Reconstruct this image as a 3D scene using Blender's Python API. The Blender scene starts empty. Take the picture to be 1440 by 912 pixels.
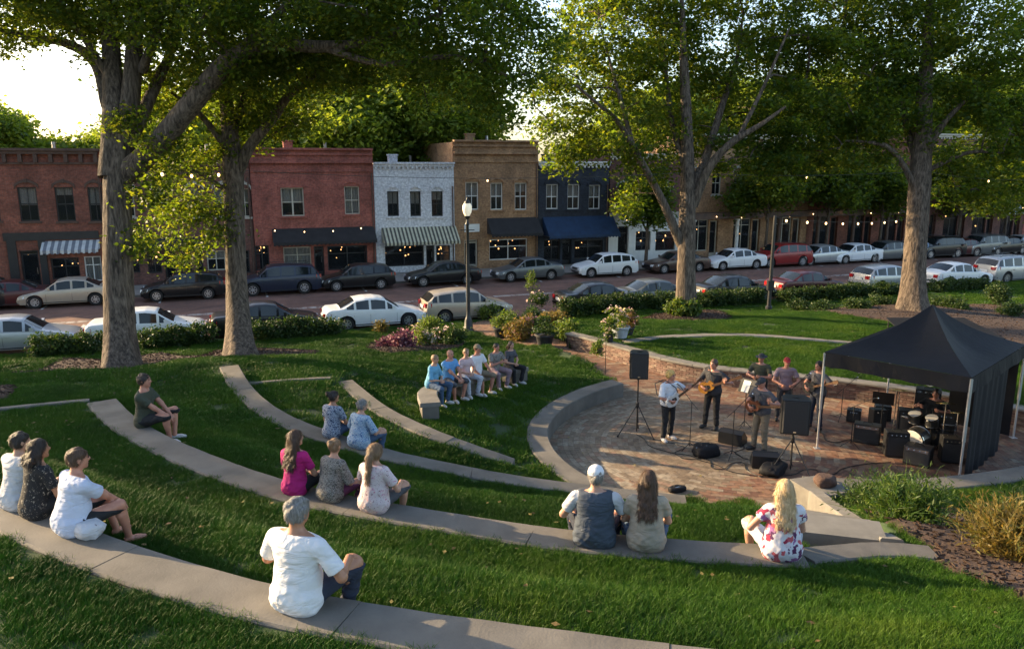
import bpy, bmesh, math, random
import numpy as np
from mathutils import Vector, Matrix
random.seed(7); RNG = np.random.default_rng(7)
S = bpy.context.scene; COL = S.collection
R = math.radians
# ---------------------------------------------------------------- camera, sky, sun, exposure
FPX = 1080.0; PITCH = math.atan(226/1080.0); CH = 6.8
CT, ST = math.cos(PITCH), math.sin(PITCH)
cam = bpy.data.objects.new('camera', bpy.data.cameras.new('camera')); COL.objects.link(cam)
cam.data.lens = 27.0; cam.data.sensor_width = 36; cam.data.clip_start = .1; cam.data.clip_end = 3000
cam.location = (0, 0, CH); cam.rotation_euler = (R(90)-PITCH, 0, 0); S.camera = cam
SUN_EL = R(17.5); SUN_AZ = R(-68)         # azimuth from +Y towards +X (negative: to the left)
w = bpy.data.worlds.new('World'); S.world = w; w.use_nodes = True
nt = w.node_tree; bg = nt.nodes['Background']
sky = nt.nodes.new('ShaderNodeTexSky'); sky.sky_type = 'NISHITA'; sky.sun_disc = False
sky.sun_elevation = SUN_EL; sky.sun_rotation = SUN_AZ; sky.dust_density = 1.8; sky.air_density = .9; sky.ozone_density = .5
nt.links.new(sky.outputs[0], bg.inputs[0]); bg.inputs[1].default_value = .15
sd = Vector((math.sin(SUN_AZ)*math.cos(SUN_EL), math.cos(SUN_AZ)*math.cos(SUN_EL), math.sin(SUN_EL)))
sl = bpy.data.lights.new('sun', 'SUN'); sl.energy = 5.0; sl.angle = R(.6); sl.color = (1, .74, .42)
so = bpy.data.objects.new('sun', sl); COL.objects.link(so); so.rotation_euler = sd.to_track_quat('Z', 'Y').to_euler()
S.view_settings.view_transform = 'Standard'; S.view_settings.look = 'None'
S.view_settings.exposure = 1.45; S.view_settings.gamma = 1
S.render.engine = 'CYCLES'; S.cycles.max_bounces = 6; S.cycles.transparent_max_bounces = 12

# ---------------------------------------------------------------- pixel of the photo -> point of the place
def at(u, v, z):
    a = (u-720)/FPX; b = -(v-456)/FPX
    d = np.array([a, CT+b*ST, -ST+b*CT]); t = (z-CH)/d[2]
    return np.array([d[0]*t, d[1]*t, z])
def atD(u, v, D):
    a = (u-720)/FPX; b = -(v-456)/FPX
    return np.array([a*D, (CT+b*ST)*D, CH+(-ST+b*CT)*D])
AS = R(20); SDIR = np.array([math.cos(AS), math.sin(AS)]); NDIR = np.array([-math.sin(AS), math.cos(AS)])
ROADZ = -.6
def sn(s, n, z=0.0): return (s*SDIR[0]+n*NDIR[0], s*SDIR[1]+n*NDIR[1], z)
def s_at(u, n, z=0.0):
    k = (u-720)/FPX        # x = k*D, D = y*CT+(CH-z)*ST
    return (k*(n*NDIR[1]*CT+(CH-z)*ST) - n*NDIR[0])/(SDIR[0]-k*SDIR[1]*CT)
def z_at(u, v, n):
    s = s_at(u, n, 4); x, y, _ = sn(s, n); b = -(v-456)/FPX; t = y/(CT+b*ST)
    return CH+(-ST+b*CT)*t
# ---------------------------------------------------------------- objects
def tag(o, label=None, cat=None, group=None, kind=None):
    if label: o['label'] = label
    if cat: o['category'] = cat
    if group: o['group'] = group
    if kind: o['kind'] = kind
    return o
def empty(name, loc=(0, 0, 0), rz=0, label=None, cat=None, group=None):
    o = bpy.data.objects.new(name, None); COL.objects.link(o); o.location = loc; o.rotation_euler = (0, 0, rz)
    o.empty_display_size = .1
    return tag(o, label, cat, group)
def link(name, me, parent=None):
    o = bpy.data.objects.new(name, me); COL.objects.link(o)
    if parent: o.parent = parent
    return o
def copy_tree(o, parent=None):
    c = o.copy(); COL.objects.link(c); c.parent = parent
    for ch in list(o.children): copy_tree(ch, c)
    return c
def npmesh(name, V, F, m=None, smooth=False):
    V = np.asarray(V, dtype=np.float32); F = np.asarray(F, dtype=np.int32)
    me = bpy.data.meshes.new(name); k = F.shape[1]
    me.vertices.add(len(V)); me.vertices.foreach_set('co', V.ravel())
    me.loops.add(F.size); me.loops.foreach_set('vertex_index', F.ravel())
    me.polygons.add(len(F)); me.polygons.foreach_set('loop_start', np.arange(0, F.size, k, dtype=np.int32))
    me.polygons.foreach_set('loop_total', np.full(len(F), k, dtype=np.int32))
    me.polygons.foreach_set('use_smooth', np.full(len(F), bool(smooth)))
    me.update(calc_edges=True); me.validate()
    if m: me.materials.append(m)
    return me
class MB:
    def __init__(s): s.v = []; s.f = []; s.m = []; s.cm = 0
    def add(s, vs, fs):
        b = len(s.v); s.v += [tuple(map(float, v)) for v in vs]; s.f += [tuple(i+b for i in f) for f in fs]; s.m += [s.cm]*len(fs); return s
    def hexa(s, p):      # 8 corners: bottom 4 ccw, top 4 ccw
        return s.add(p, [(3,2,1,0), (4,5,6,7), (0,1,5,4), (1,2,6,5), (2,3,7,6), (3,0,4,7)])
    def box(s, x0, x1, y0, y1, z0, z1):
        return s.hexa([(x0,y0,z0),(x1,y0,z0),(x1,y1,z0),(x0,y1,z0),(x0,y0,z1),(x1,y0,z1),(x1,y1,z1),(x0,y1,z1)])
    def tube(s, pts, rad, n=8, cap=True, up=None):
        pts = [Vector(p) for p in pts]; N = len(pts)
        if not hasattr(rad, '__len__'): rad = [rad]*N
        t0 = (pts[1]-pts[0]).normalized(); a = t0.orthogonal().normalized(); rings = []
        for i in range(N):
            t = (pts[min(i+1, N-1)]-pts[max(i-1, 0)]).normalized()
            a = (a-t*a.dot(t)).normalized(); b = t.cross(a)
            rings.append([pts[i]+(a*math.cos(2*math.pi*k/n)+b*math.sin(2*math.pi*k/n))*rad[i] for k in range(n)])
        vs = [v for r_ in rings for v in r_]
        fs = [(i*n+k, i*n+(k+1) % n, (i+1)*n+(k+1) % n, (i+1)*n+k) for i in range(N-1) for k in range(n)]
        if cap: fs += [tuple(range(n-1, -1, -1)), tuple(range((N-1)*n, N*n))]
        return s.add(vs, fs)
    def lathe(s, prof, n=16, c=(0, 0, 0)):   # prof: (r,z)
        N = len(prof)
        vs = [(c[0]+r_*math.cos(2*math.pi*k/n), c[1]+r_*math.sin(2*math.pi*k/n), c[2]+z) for r_, z in prof for k in range(n)]
        fs = [(i*n+k, i*n+(k+1) % n, (i+1)*n+(k+1) % n, (i+1)*n+k) for i in range(N-1) for k in range(n)]
        fs += [tuple(range(n-1, -1, -1)), tuple(range((N-1)*n, N*n))]
        return s.add(vs, fs)
    def prism(s, poly, a, b, ax='y'):   # poly in 2 axes, extruded from a to b along ax
        n = len(poly)
        def P(p, t): return {'y': (p[0], t, p[1]), 'x': (t, p[0], p[1]), 'z': (p[0], p[1], t)}[ax]
        vs = [P(p, a) for p in poly]+[P(p, b) for p in poly]
        return s.add(vs, [tuple(range(n-1, -1, -1)), tuple(range(n, 2*n))]+[(i, (i+1) % n, n+(i+1) % n, n+i) for i in range(n)])
    def ball(s, c, r, n=10, m=6):
        if not hasattr(r, '__len__'): r = (r, r, r)
        vs = [(c[0], c[1], c[2]-r[2])]; fs = []
        for j in range(1, m):
            ph = -math.pi/2+math.pi*j/m
            for k in range(n): vs.append((c[0]+r[0]*math.cos(ph)*math.cos(2*math.pi*k/n), c[1]+r[1]*math.cos(ph)*math.sin(2*math.pi*k/n), c[2]+r[2]*math.sin(ph)))
        vs.append((c[0], c[1], c[2]+r[2])); L = len(vs)-1
        for k in range(n):
            fs.append((0, 1+(k+1) % n, 1+k)); fs.append((L, L-n+k, L-n+(k+1) % n))
            for j in range(m-2): a = 1+j*n; fs.append((a+k, a+(k+1) % n, a+n+(k+1) % n, a+n+k))
        return s.add(vs, fs)
    def mesh(s, name, m, smooth=False):
        me = bpy.data.meshes.new(name); me.from_pydata(s.v, [], s.f)
        ms = m if isinstance(m, (list, tuple)) else [m]
        for q in ms: me.materials.append(q)
        bm = bmesh.new(); bm.from_mesh(me)
        for i, f in enumerate(bm.faces): f.material_index = s.m[i]
        bmesh.ops.recalc_face_normals(bm, faces=bm.faces); 
        bm.to_mesh(me); bm.free()
        if smooth:
            me.polygons.foreach_set('use_smooth', [True]*len(me.polygons))
            try: me.set_sharp_from_angle(angle=R(40))
            except Exception: pass
        return me
    def obj(s, name, m, parent=None, smooth=False): return link(name, s.mesh(name, m, smooth), parent)
# ---------------------------------------------------------------- materials
MATS = {}
def nodes(name):
    m = bpy.data.materials.new(name); m.use_nodes = True; n = m.node_tree
    return m, n, n.nodes['Principled BSDF'], n.nodes.new, n.links.new
def ramp(n, fac, stops, inter='LINEAR'):
    r_ = n.nodes.new('ShaderNodeValToRGB'); r_.color_ramp.interpolation = inter; e = r_.color_ramp.elements
    while len(e) < len(stops): e.new(.5)
    for i, (p, c) in enumerate(stops): e[i].position = p; e[i].color = (*c, 1)
    n.links.new(fac, r_.inputs[0]); return r_.outputs[0]
def noise(n, scale, detail=4, coord='Object', rough=.6, vec=None, dist=0):
    t = n.nodes.new('ShaderNodeTexNoise'); t.inputs['Scale'].default_value = scale; t.inputs['Detail'].default_value = detail
    t.inputs['Roughness'].default_value = rough; t.inputs['Distortion'].default_value = dist
    if vec is None:
        tc = n.nodes.new('ShaderNodeTexCoord'); vec = tc.outputs[coord]
    n.links.new(vec, t.inputs['Vector']); return t
def bump(n, b, h, strength, dist=.01):
    bp = n.nodes.new('ShaderNodeBump'); bp.inputs['Strength'].default_value = strength; bp.inputs['Distance'].default_value = dist
    n.links.new(h, bp.inputs['Height']); n.links.new(bp.outputs[0], b.inputs['Normal'])
def mixc(n, fac, a, b, mode='MIX'):
    m = n.nodes.new('ShaderNodeMix'); m.data_type = 'RGBA'; m.blend_type = mode
    for s_, v in ((0, fac), (6, a), (7, b)):
        if hasattr(v, 'links') or isinstance(v, bpy.types.NodeSocket): n.links.new(v, m.inputs[s_])
        elif s_ == 0: m.inputs[0].default_value = v
        else: m.inputs[s_].default_value = (*v, 1)
    return m.outputs[2]
def mat(name, c, rough=.7, var=.2, scale=4, bs=0, bscale=60, metal=0, coord='Object', spec=.5, coat=0, c2=None, bd=.01):
    if name in MATS: return MATS[name]
    m, n, b, N, Lk = nodes(name)
    t = noise(n, scale, 5, coord)
    lo = tuple(x*(1-var) for x in c); hi = tuple(min(1, x*(1+var)) for x in c) if c2 is None else c2
    Lk(ramp(n, t.outputs[0], [(.3, lo), (.7, hi)]), b.inputs['Base Color'])
    b.inputs['Roughness'].default_value = rough; b.inputs['Metallic'].default_value = metal
    b.inputs['Specular IOR Level'].default_value = spec; b.inputs['Coat Weight'].default_value = coat
    if bs: bump(n, b, noise(n, bscale, 6, coord).outputs[0], bs, bd)
    MATS[name] = m; return m
def emit(name, c, st):
    if name in MATS: return MATS[name]
    m, n, b, N, Lk = nodes(name); b.inputs['Base Color'].default_value = (*c, 1)
    b.inputs['Emission Color'].default_value = (*c, 1); b.inputs['Emission Strength'].default_value = st
    MATS[name] = m; return m
def island(name, stops, rough=.8, bs=.3, bscale=50, scale=8, amt=.35):
    m, n, b, N, Lk = nodes(name); g = N('ShaderNodeNewGeometry')
    c = ramp(n, g.outputs['Random Per Island'], stops, 'CONSTANT')
    t = noise(n, scale, 5, 'Object'); c2 = ramp(n, t.outputs[0], [(.3, (.55,)*3), (.7, (1.2,)*3)])
    t2 = noise(n, .35, 3, 'Object'); c3 = ramp(n, t2.outputs[0], [(.35, (.75, .72, .7)), (.65, (1.1, 1.1, 1.1))])
    Lk(mixc(n, 1, mixc(n, 1, c, c2, 'MULTIPLY'), c3, 'MULTIPLY'), b.inputs['Base Color']); b.inputs['Roughness'].default_value = rough
    bump(n, b, noise(n, bscale, 5).outputs[0], bs*.4); return m
def objrand(name, stops, rough=.8, bs=.3, bscale=50, scale=8):
    m, n, b, N, Lk = nodes(name); g = N('ShaderNodeObjectInfo')
    c = ramp(n, g.outputs['Random'], stops, 'CONSTANT')
    tc = N('ShaderNodeNewGeometry')
    t = noise(n, scale, 5, vec=tc.outputs['Position']); c2 = ramp(n, t.outputs[0], [(.3, (.55,)*3), (.7, (1.2,)*3)])
    t2 = noise(n, .35, 3, vec=tc.outputs['Position']); c3 = ramp(n, t2.outputs[0], [(.35, (.75, .72, .7)), (.65, (1.1, 1.1, 1.1))])
    Lk(mixc(n, 1, mixc(n, 1, c, c2, 'MULTIPLY'), c3, 'MULTIPLY'), b.inputs['Base Color']); b.inputs['Roughness'].default_value = rough
    bump(n, b, noise(n, bscale, 5, vec=tc.outputs['Position']).outputs[0], bs*.4); return m
def brick_mat(name, c1, c2, mortar, sc=1.0, paint=0, bw=.22, bh=.075, worn=.42):
    m, n, b, N, Lk = nodes(name); tc = N('ShaderNodeTexCoord'); mp = N('ShaderNodeMapping')
    sx = N('ShaderNodeSeparateXYZ'); cx = N('ShaderNodeCombineXYZ'); Lk(tc.outputs['Object'], sx.inputs[0])
    ad = N('ShaderNodeMath'); ad.operation = 'ADD'; Lk(sx.outputs[0], ad.inputs[0]); Lk(sx.outputs[1], ad.inputs[1])
    Lk(ad.outputs[0], cx.inputs[0]); Lk(sx.outputs[2], cx.inputs[1])
    br = N('ShaderNodeTexBrick'); Lk(cx.outputs[0], br.inputs['Vector'])
    br.inputs['Scale'].default_value = 1; br.inputs['Brick Width'].default_value = bw; br.inputs['Row Height'].default_value = bh
    br.inputs['Mortar Size'].default_value = .009; br.inputs['Mortar Smooth'].default_value = .3; br.inputs['Bias'].default_value = -.1
    br.inputs['Color1'].default_value = (*c1, 1); br.inputs['Color2'].default_value = (*c2, 1); br.inputs['Mortar'].default_value = (*mortar, 1)
    t = noise(n, .9, 5); v = ramp(n, t.outputs[0], [(.3, (1-worn,)*3), (.7, (1+worn*.7,)*3)])
    t3 = noise(n, 7, 4); v3 = ramp(n, t3.outputs[0], [(.35, (.7, .68, .68)), (.65, (1.22, 1.2, 1.18))])
    Lk(mixc(n, 1, mixc(n, 1, br.outputs[0], v, 'MULTIPLY'), v3, 'MULTIPLY'), b.inputs['Base Color']); b.inputs['Roughness'].default_value = .85
    bump(n, b, br.outputs['Fac'], -.5, .01); return m
# ---------------------------------------------------------------- plan curves (photo pixel + height -> world)
def curve(pts, step=.35, smooth=3):
    P = np.array([at(*p) for p in pts]); return resample(P, step, smooth)
def resample(P, step=.35, smooth=3):
    for _ in range(smooth):      # Chaikin
        Q = [P[0]]
        for i in range(len(P)-1): Q += [P[i]*.75+P[i+1]*.25, P[i]*.25+P[i+1]*.75]
        Q.append(P[-1]); P = np.array(Q)
    d = np.r_[0, np.cumsum(np.linalg.norm(np.diff(P[:, :2], axis=0), axis=1))]
    n = max(2, int(round(d[-1]/step))+1); t = np.linspace(0, d[-1], n)
    return np.stack([np.interp(t, d, P[:, k]) for k in range(P.shape[1])], 1)
def normals(P):
    T = np.gradient(P[:, :2], axis=0); T /= np.linalg.norm(T, axis=1)[:, None]+1e-9
    return np.stack([-T[:, 1], T[:, 0]], 1)       # left of travel
L1 = curve([(-190, 640, 3.4), (-95, 672, 3.4), (0, 715, 3.4), (89, 756, 3.4), (200, 797, 3.4), (340, 838, 3.4), (443, 860, 3.4), (600, 887, 3.4), (760, 908, 3.4), (940, 932, 3.4), (1120, 955, 3.4), (1320, 975, 3.4)])
L2 = curve([(143, 563, 2.4), (165, 588, 2.4), (212, 618, 2.4), (300, 655, 2.4), (365, 678, 2.4), (430, 696, 2.4), (500, 711, 2.4), (660, 738, 2.4), (780, 756, 2.4), (945, 771, 2.4), (1040, 777, 2.4), (1130, 780, 2.4)])
L3 = curve([(322, 514, 1.5), (338, 545, 1.5), (370, 574, 1.5), (411, 596, 1.5), (480, 620, 1.4), (548, 640, 1.3), (603, 651, 1.15), (660, 663, 1.0), (735, 676, .8), (800, 684, .62), (863, 692, .5), (965, 703, .42)])
L4 = curve([(485, 535, 1.2), (530, 573, 1.15), (570, 593, 1.1), (612, 611, 1.05), (665, 630, .85), (722, 649, .6)])
RIM = curve([(868, 536, .42), (843, 542, .42), (815, 552, .42), (779, 570, .42), (758, 593, .42), (754, 613, .42), (766, 638, .42), (795, 663, .42), (828, 681, .42)])
WALL = curve([(796, 468, .55), (838, 478, .55), (880, 490, .55), (935, 505, .55), (1000, 517, .55), (1080, 525, .55), (1160, 532, .55), (1240, 541, .55), (1320, 553, .55), (1440, 575, .55), (1560, 600, .55)])
RRIM = curve([(1132, 676, .5), (1165, 678, .5), (1225, 680, .5), (1290, 681, .5), (1370, 674, .5), (1440, 664, .5), (1560, 640, .5)])
C2B = curve([(-120, 585, 2.4), (0, 573, 2.4), (70, 566, 2.4), (126, 561, 2.4)])
C3B = curve([(350, 538, 1.3), (400, 533, 1.3), (465, 530, 1.3)])
BENCH = curve([(606, 592, .8), (600, 574, .85), (604, 562, .9), (628, 548, .9), (662, 534, .9), (700, 520, .9), (735, 511, .9)])
PATHC = curve([(880, 480, .5), (905, 476, .5), (960, 471, .48), (1060, 470, .45), (1140, 477, .45), (1250, 486, .45)])
if __name__ == '__main__' and False: pass
def left_is_down(P, c):  # is the left normal pointing toward c ?
    N = normals(P); return N if np.mean(((c-P[:, :2])*N).sum(1)) > 0 else -N
PC = np.array([5.3, 17.9])
LEDGES = [(L1, .5), (L2, .52), (L3, .5), (L4, .44)]
samp = []   # x,y,nx,ny,zup,zdown
for P, wd in LEDGES:
    N = left_is_down(P, PC)
    if P is L1: drop = .42
    for i in range(len(P)):
        drop = .27 if P is L1 else .30
        if P is L3: drop = min(.30, P[i, 2]-.12)
        if P is L4: drop = .27 if i < len(P)-5 else .2
        samp.append((*P[i, :2], *N[i], P[i, 2]-.03, P[i, 2]-drop))
for P, dz in ((RIM, -.04), (C2B, -.05), (C3B, -.05), (WALL, -.03), (RRIM, -.05), (PATHC, -.03)):
    for p in P: samp.append((p[0], p[1], 0, 0, p[2]+dz, p[2]+dz))
NLED = len(samp)
for u, v, z in [(170, 525, .55), (338, 503, .45), (965, 440, .25), (1283, 435, .3), (900, 455, .4), (1100, 455, .35), (1100, 500, .5), (1000, 440, .2), (1200, 445, .25),
                (900, 432, .0), (50, 540, 1.5), (40, 515, .6), (250, 500, .25), (480, 480, .0), (560, 500, .3), (700, 500, .25), (640, 520, .45), (800, 520, .35), (700, 560, .45), (690, 600, .5), (250, 550, 1.3),
                (0, 850, 3.5), (300, 912, 3.5), (700, 940, 3.5), (1200, 985, 3.4), (1000, 860, 2.85), (1100, 830, 2.6), (1200, 800, 2.3), (1300, 800, 2.2), (1440, 850, 2.6), (1440, 912, 3.0), (1600, 850, 2.6), (1600, 950, 3.2),
                (1250, 730, 1.3), (1330, 720, 1.0), (1440, 710, .75), (1400, 690, .6), (1320, 770, 1.9), (1440, 770, 1.6), (1600, 720, 1.0), (1240, 772, 2.05), (1310, 775, 2.0),
                (1350, 460, .3), (1440, 470, .3), (1440, 500, .4), (1600, 480, .4), (1180, 700, .6), (1450, 440, .1), (-200, 560, 2.0), (-200, 600, 2.6), (-300, 700, 3.4), (-200, 530, .6), (-300, 900, 3.6)]:
    p = at(u, v, z); samp.append((p[0], p[1], 0, 0, z, z))
for s in np.arange(-40, 60, 1.5):           # street side edge of the park
    x, y, _ = sn(s, 33.6); samp.append((x, y, 0, 0, -.46, -.46)); x, y, _ = sn(s, 31.8); samp.append((x, y, 0, 0, -.34, -.34))
for x in range(-14, 16, 2): samp.append((x, 1.0, 0, 0, 3.5, 3.5))
samp.append((-12, 5, 0, 0, 3.4, 3.4)); samp.append((12, 5, 0, 0, 3.2, 3.2)); samp.append((14, 9, 0, 0, 2.0, 2.0)); samp.append((15, 13, 0, 0, .9, .9))
# brick walkway from the plaza up to the street: flat strip
WALKL = curve([(873, 540, .0), (830, 515, .02), (775, 494, .0), (715, 482, -.1), (668, 468, -.3), (648, 455, -.42)])
WALKR = curve([(797, 480, .05), (775, 474, -.05), (745, 463, -.25), (722, 452, -.4), (708, 447, -.44)])
for P in (WALKL, WALKR):
    for p in P: samp.append((p[0], p[1], 0, 0, p[2], p[2]))
SAMP = np.array(samp); EPS = np.where(np.arange(len(samp)) < NLED, .03, .9)
def H(x, y):
    x = np.atleast_1d(np.asarray(x, float)); y = np.atleast_1d(np.asarray(y, float)); out = np.empty(len(x))
    for i in range(0, len(x), 20000):
        dx = x[i:i+20000, None]-SAMP[None, :, 0]; dy = y[i:i+20000, None]-SAMP[None, :, 1]
        d2 = dx*dx+dy*dy; d = np.sqrt(d2)+1e-6
        s = np.clip((dx*SAMP[:, 2]+dy*SAMP[:, 3])/d*1.8, -1, 1)
        z = SAMP[:, 4]+(SAMP[:, 5]-SAMP[:, 4])*(.5+.5*s)*(SAMP[:, 2]**2+SAMP[:, 3]**2 > .1)
        wt = 1/(d2+EPS)**2
        out[i:i+20000] = (wt*z).sum(1)/wt.sum(1)
    return out
def h1(x, y): return float(H([x], [y])[0])
def polydist(x, y, P):
    A = P[:-1, :2]; B = P[1:, :2]; d = np.full(len(x), 1e9)
    for a, b in zip(A, B):
        ab = b-a; t = np.clip(((x-a[0])*ab[0]+(y-a[1])*ab[1])/(ab@ab+1e-9), 0, 1)
        d = np.minimum(d, np.hypot(x-a[0]-t*ab[0], y-a[1]-t*ab[1]))
    return d
def inpoly(x, y, poly):
    c = np.zeros(len(x), bool); n = len(poly)
    for i in range(n):
        x0, y0 = poly[i][:2]; x1, y1 = poly[(i+1) % n][:2]
        if y0 == y1: continue
        k = ((y0 > y) != (y1 > y)) & (x < (x1-x0)*(y-y0)/(y1-y0)+x0); c ^= k
    return c
# plaza outline: rim, then ledge 3's end, front edge, right rim, far wall
L3E = L3[L3[:, 0] > RIM[-1, 0]]
FRONT = np.array([at(965, 703, 0)[:2], at(1000, 722, 0)[:2], at(1060, 728, 0)[:2], at(1100, 722, 0)[:2]])
PLAZA = np.vstack([RIM[:, :2], L3E[:, :2], FRONT, RRIM[:, :2], [at(1700, 620, 0)[:2]], WALL[::-1, :2]])
WALK = np.vstack([WALKL[:, :2], WALKR[::-1, :2], [WALL[0, :2]], ])
# ---------------------------------------------------------------- materials of the ground
m_conc = mat('concrete', (.135, .122, .103), .85, .3, 1.6, .35, 45)
m_conc2 = mat('pale_concrete', (.18, .165, .142), .85, .25, 2.5, .35, 45)
m_soil = mat('lawn_soil', (.03, .055, .014), .95, .35, 1.3, .6, 30)
m_mulch = mat('mulch', (.062, .036, .025), .95, .5, 14, 1, 38, bd=.03)
m_chip = island('mulch_chip', [(0, (.1, .055, .035)), (.35, (.06, .034, .022)), (.7, (.14, .085, .055))], .95)
m_walkg = mat('sidewalk', (.27, .24, .21), .85, .2, 1.5, .3, 40)
m_far = mat('ground', (.07, .07, .045), .95, .3, .2)
PAVR = [(0, (.21, .10, .06)), (.2, (.25, .135, .08)), (.45, (.16, .08, .05)), (.65, (.26, .165, .105)), (.85, (.20, .125, .085))]
PAVG = [(0, (.25, .185, .12)), (.25, (.29, .225, .155)), (.5, (.2, .145, .095)), (.72, (.27, .17, .11)), (.88, (.32, .26, .185))]
m_pr = island('red_pavers', PAVR); m_pg = island('tan_pavers', PAVG)
m_pro = objrand('red_paver', PAVR); m_pgo = objrand('tan_paver', PAVG)
m_mort = mat('paver_sand', (.13, .09, .07), .95, .3, 6)
WBR = [(0, (.19, .11, .085)), (.3, (.24, .16, .12)), (.55, (.15, .085, .065)), (.8, (.26, .19, .145))]
m_wb = island('wall_bricks', WBR); m_wbo = objrand('wall_brick', WBR)
# road: worn red brick paving with painted lines
m_road, n, b, N, Lk = nodes('brick_road'); tc = N('ShaderNodeTexCoord'); br = N('ShaderNodeTexBrick'); Lk(tc.outputs['Object'], br.inputs['Vector'])
br.inputs['Scale'].default_value = 1; br.inputs['Brick Width'].default_value = .3; br.inputs['Row Height'].default_value = .12; br.inputs['Mortar Size'].default_value = .01
br.inputs['Color1'].default_value = (.20, .098, .068, 1); br.inputs['Color2'].default_value = (.14, .07, .052, 1); br.inputs['Mortar'].default_value = (.10, .07, .06, 1)
t = noise(n, .35, 6, dist=1); v = ramp(n, t.outputs[0], [(.3, (.6, .6, .62)), (.5, (1, .97, .95)), (.7, (1.35, 1.3, 1.3))])
Lk(mixc(n, 1, br.outputs[0], v, 'MULTIPLY'), b.inputs['Base Color'])
Lk(ramp(n, noise(n, .6, 5).outputs[0], [(.35, (.65,)*3), (.65, (.95,)*3)]), b.inputs['Roughness']); bump(n, b, br.outputs['Fac'], -.3)
# worn white paint
m_paint, n, b, N, Lk = nodes('road_paint'); b.inputs['Base Color'].default_value = (.62, .6, .57, 1); b.inputs['Roughness'].default_value = .7
Lk(ramp(n, noise(n, 3, 6).outputs[0], [(.42, (.25,)*3), (.56, (1, 1, 1))]), b.inputs['Alpha'])

# ---------------------------------------------------------------- ground far and near
g = MB(); g.add([(-900, -300, -1.1), (1200, -300, -1.1), (1200, 1500, -1.1), (-900, 1500, -1.1)], [(0, 1, 2, 3)]); tag(g.obj('ground', m_far), kind='structure')
BEDS = []     # mulch beds (world polygons)
def ring_bed(u, v, z, rx, ry, ph=0):
    c = at(u, v, z); a = np.linspace(0, 2*math.pi, 40, endpoint=False)
    r = 1+.08*np.sin(3*a+ph)+.05*np.sin(7*a+ph*2); return np.stack([c[0]+rx*r*np.cos(a), c[1]+ry*r*np.sin(a)], 1)
def px_bed(pts): return resample(np.array([at(*p) for p in pts]+[at(*pts[0])]), .3, 2)[:, :2]
BEDS.append(ring_bed(170, 522, .5, 2.6, 3.4, 1)); BEDS.append(ring_bed(350, 504, .4, 2.2, 3.0, 2)); BEDS.append(ring_bed(962, 441, .2, 1.9, 2.2, 3))
BEDS.append(px_bed([(1186, 690, .5), (1196, 712, .8), (1232, 742, 1.5), (1262, 760, 1.9), (1325, 778, 2.0), (1300, 790, 2.15), (1370, 815, 2.3), (1440, 850, 2.6), (1600, 880, 2.7), (1600, 730, 1.1), (1440, 712, .75), (1350, 722, .95), (1310, 697, .6)]))
BEDS.append(px_bed([(1120, 428, .1), (1180, 424, 0), (1300, 420, 0), (1560, 424, 0), (1600, 500, .4), (1440, 492, .4), (1400, 478, .38), (1340, 465, .35), (1260, 452, .3), (1200, 446, .25), (1150, 438, .15)]))
BEDS.append(px_bed([(520, 492, .25), (545, 500, .28), (600, 494, .25), (660, 482, .1), (640, 466, -.1), (560, 472, 0), (510, 480, .1)]))
BEDS.append(px_bed([(-60, 570, 2.3), (0, 571, 2.32), (28, 563, 2.2), (20, 552, 2.0), (-60, 552, 2.0)]))
step = .14
gx = np.arange(-34, 42, step); gy = np.arange(.6, 46, step); nx, ny = len(gx), len(gy)
GX, GY = np.meshgrid(gx, gy); X = GX.ravel(); Y = GY.ravel()
keep = (-X*math.sin(AS)+Y*math.cos(AS)) < 34.1
Z = np.zeros(len(X)); Z[keep] = H(X[keep], Y[keep])
inP = inpoly(X, Y, PLAZA) | inpoly(X, Y, WALK)
F = []; idx = np.arange(nx*ny).reshape(ny, nx)
a, b_, c, d = idx[:-1, :-1].ravel(), idx[:-1, 1:].ravel(), idx[1:, 1:].ravel(), idx[1:, :-1].ravel()
ok = keep[a] & keep[b_] & keep[c] & keep[d] & ~(inP[a] & inP[b_] & inP[c] & inP[d])
# quads that reach into the plaza dip below its paving
Zl = Z.copy(); Zl[inP] = np.minimum(Z[inP], -.08)
for _P, _d in ((WALL, .27), (RRIM, .17), (RIM, .15)):
    nr = polydist(X, Y, _P) < _d; Zl[nr] = np.minimum(Zl[nr], -.08)
_s0 = np.array([5.45, 13.95]); _s1 = np.array([4.2, 9.2]); _t = np.clip(((X-_s0[0])*(_s1-_s0)[0]+(Y-_s0[1])*(_s1-_s0)[1])/((_s1-_s0)@(_s1-_s0)), 0, 1)
nr = polydist(X, Y, np.array([_s0+(_s0-_s1)*.06, _s1])) < .66; Zl[nr] = np.minimum(Zl[nr], 2.1*_t[nr]-.28)
wk = inpoly(X, Y, WALK); Zl[wk] = Z[wk]-.1
F = np.stack([a, b_, c, d], 1)[ok]
used = np.unique(F); mp_ = np.full(nx*ny, -1); mp_[used] = np.arange(len(used))
tag(link('lawn', npmesh('lawn', np.stack([X, Y, Zl], 1)[used], mp_[F], m_soil, True)), kind='structure')
ZG = Z.reshape(ny, nx)
def hq(x, y):     # quick bilinear height
    x = np.asarray(x, float); y = np.asarray(y, float)
    fx = np.clip((x-gx[0])/step, 0, nx-1.001); fy = np.clip((y-gy[0])/step, 0, ny-1.001); i = fx.astype(int); j = fy.astype(int); u = fx-i; v = fy-j
    return ZG[j, i]*(1-u)*(1-v)+ZG[j, i+1]*u*(1-v)+ZG[j+1, i]*(1-u)*v+ZG[j+1, i+1]*u*v
def hz(x, y): return float(hq(np.array([x]), np.array([y]))[0])
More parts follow.
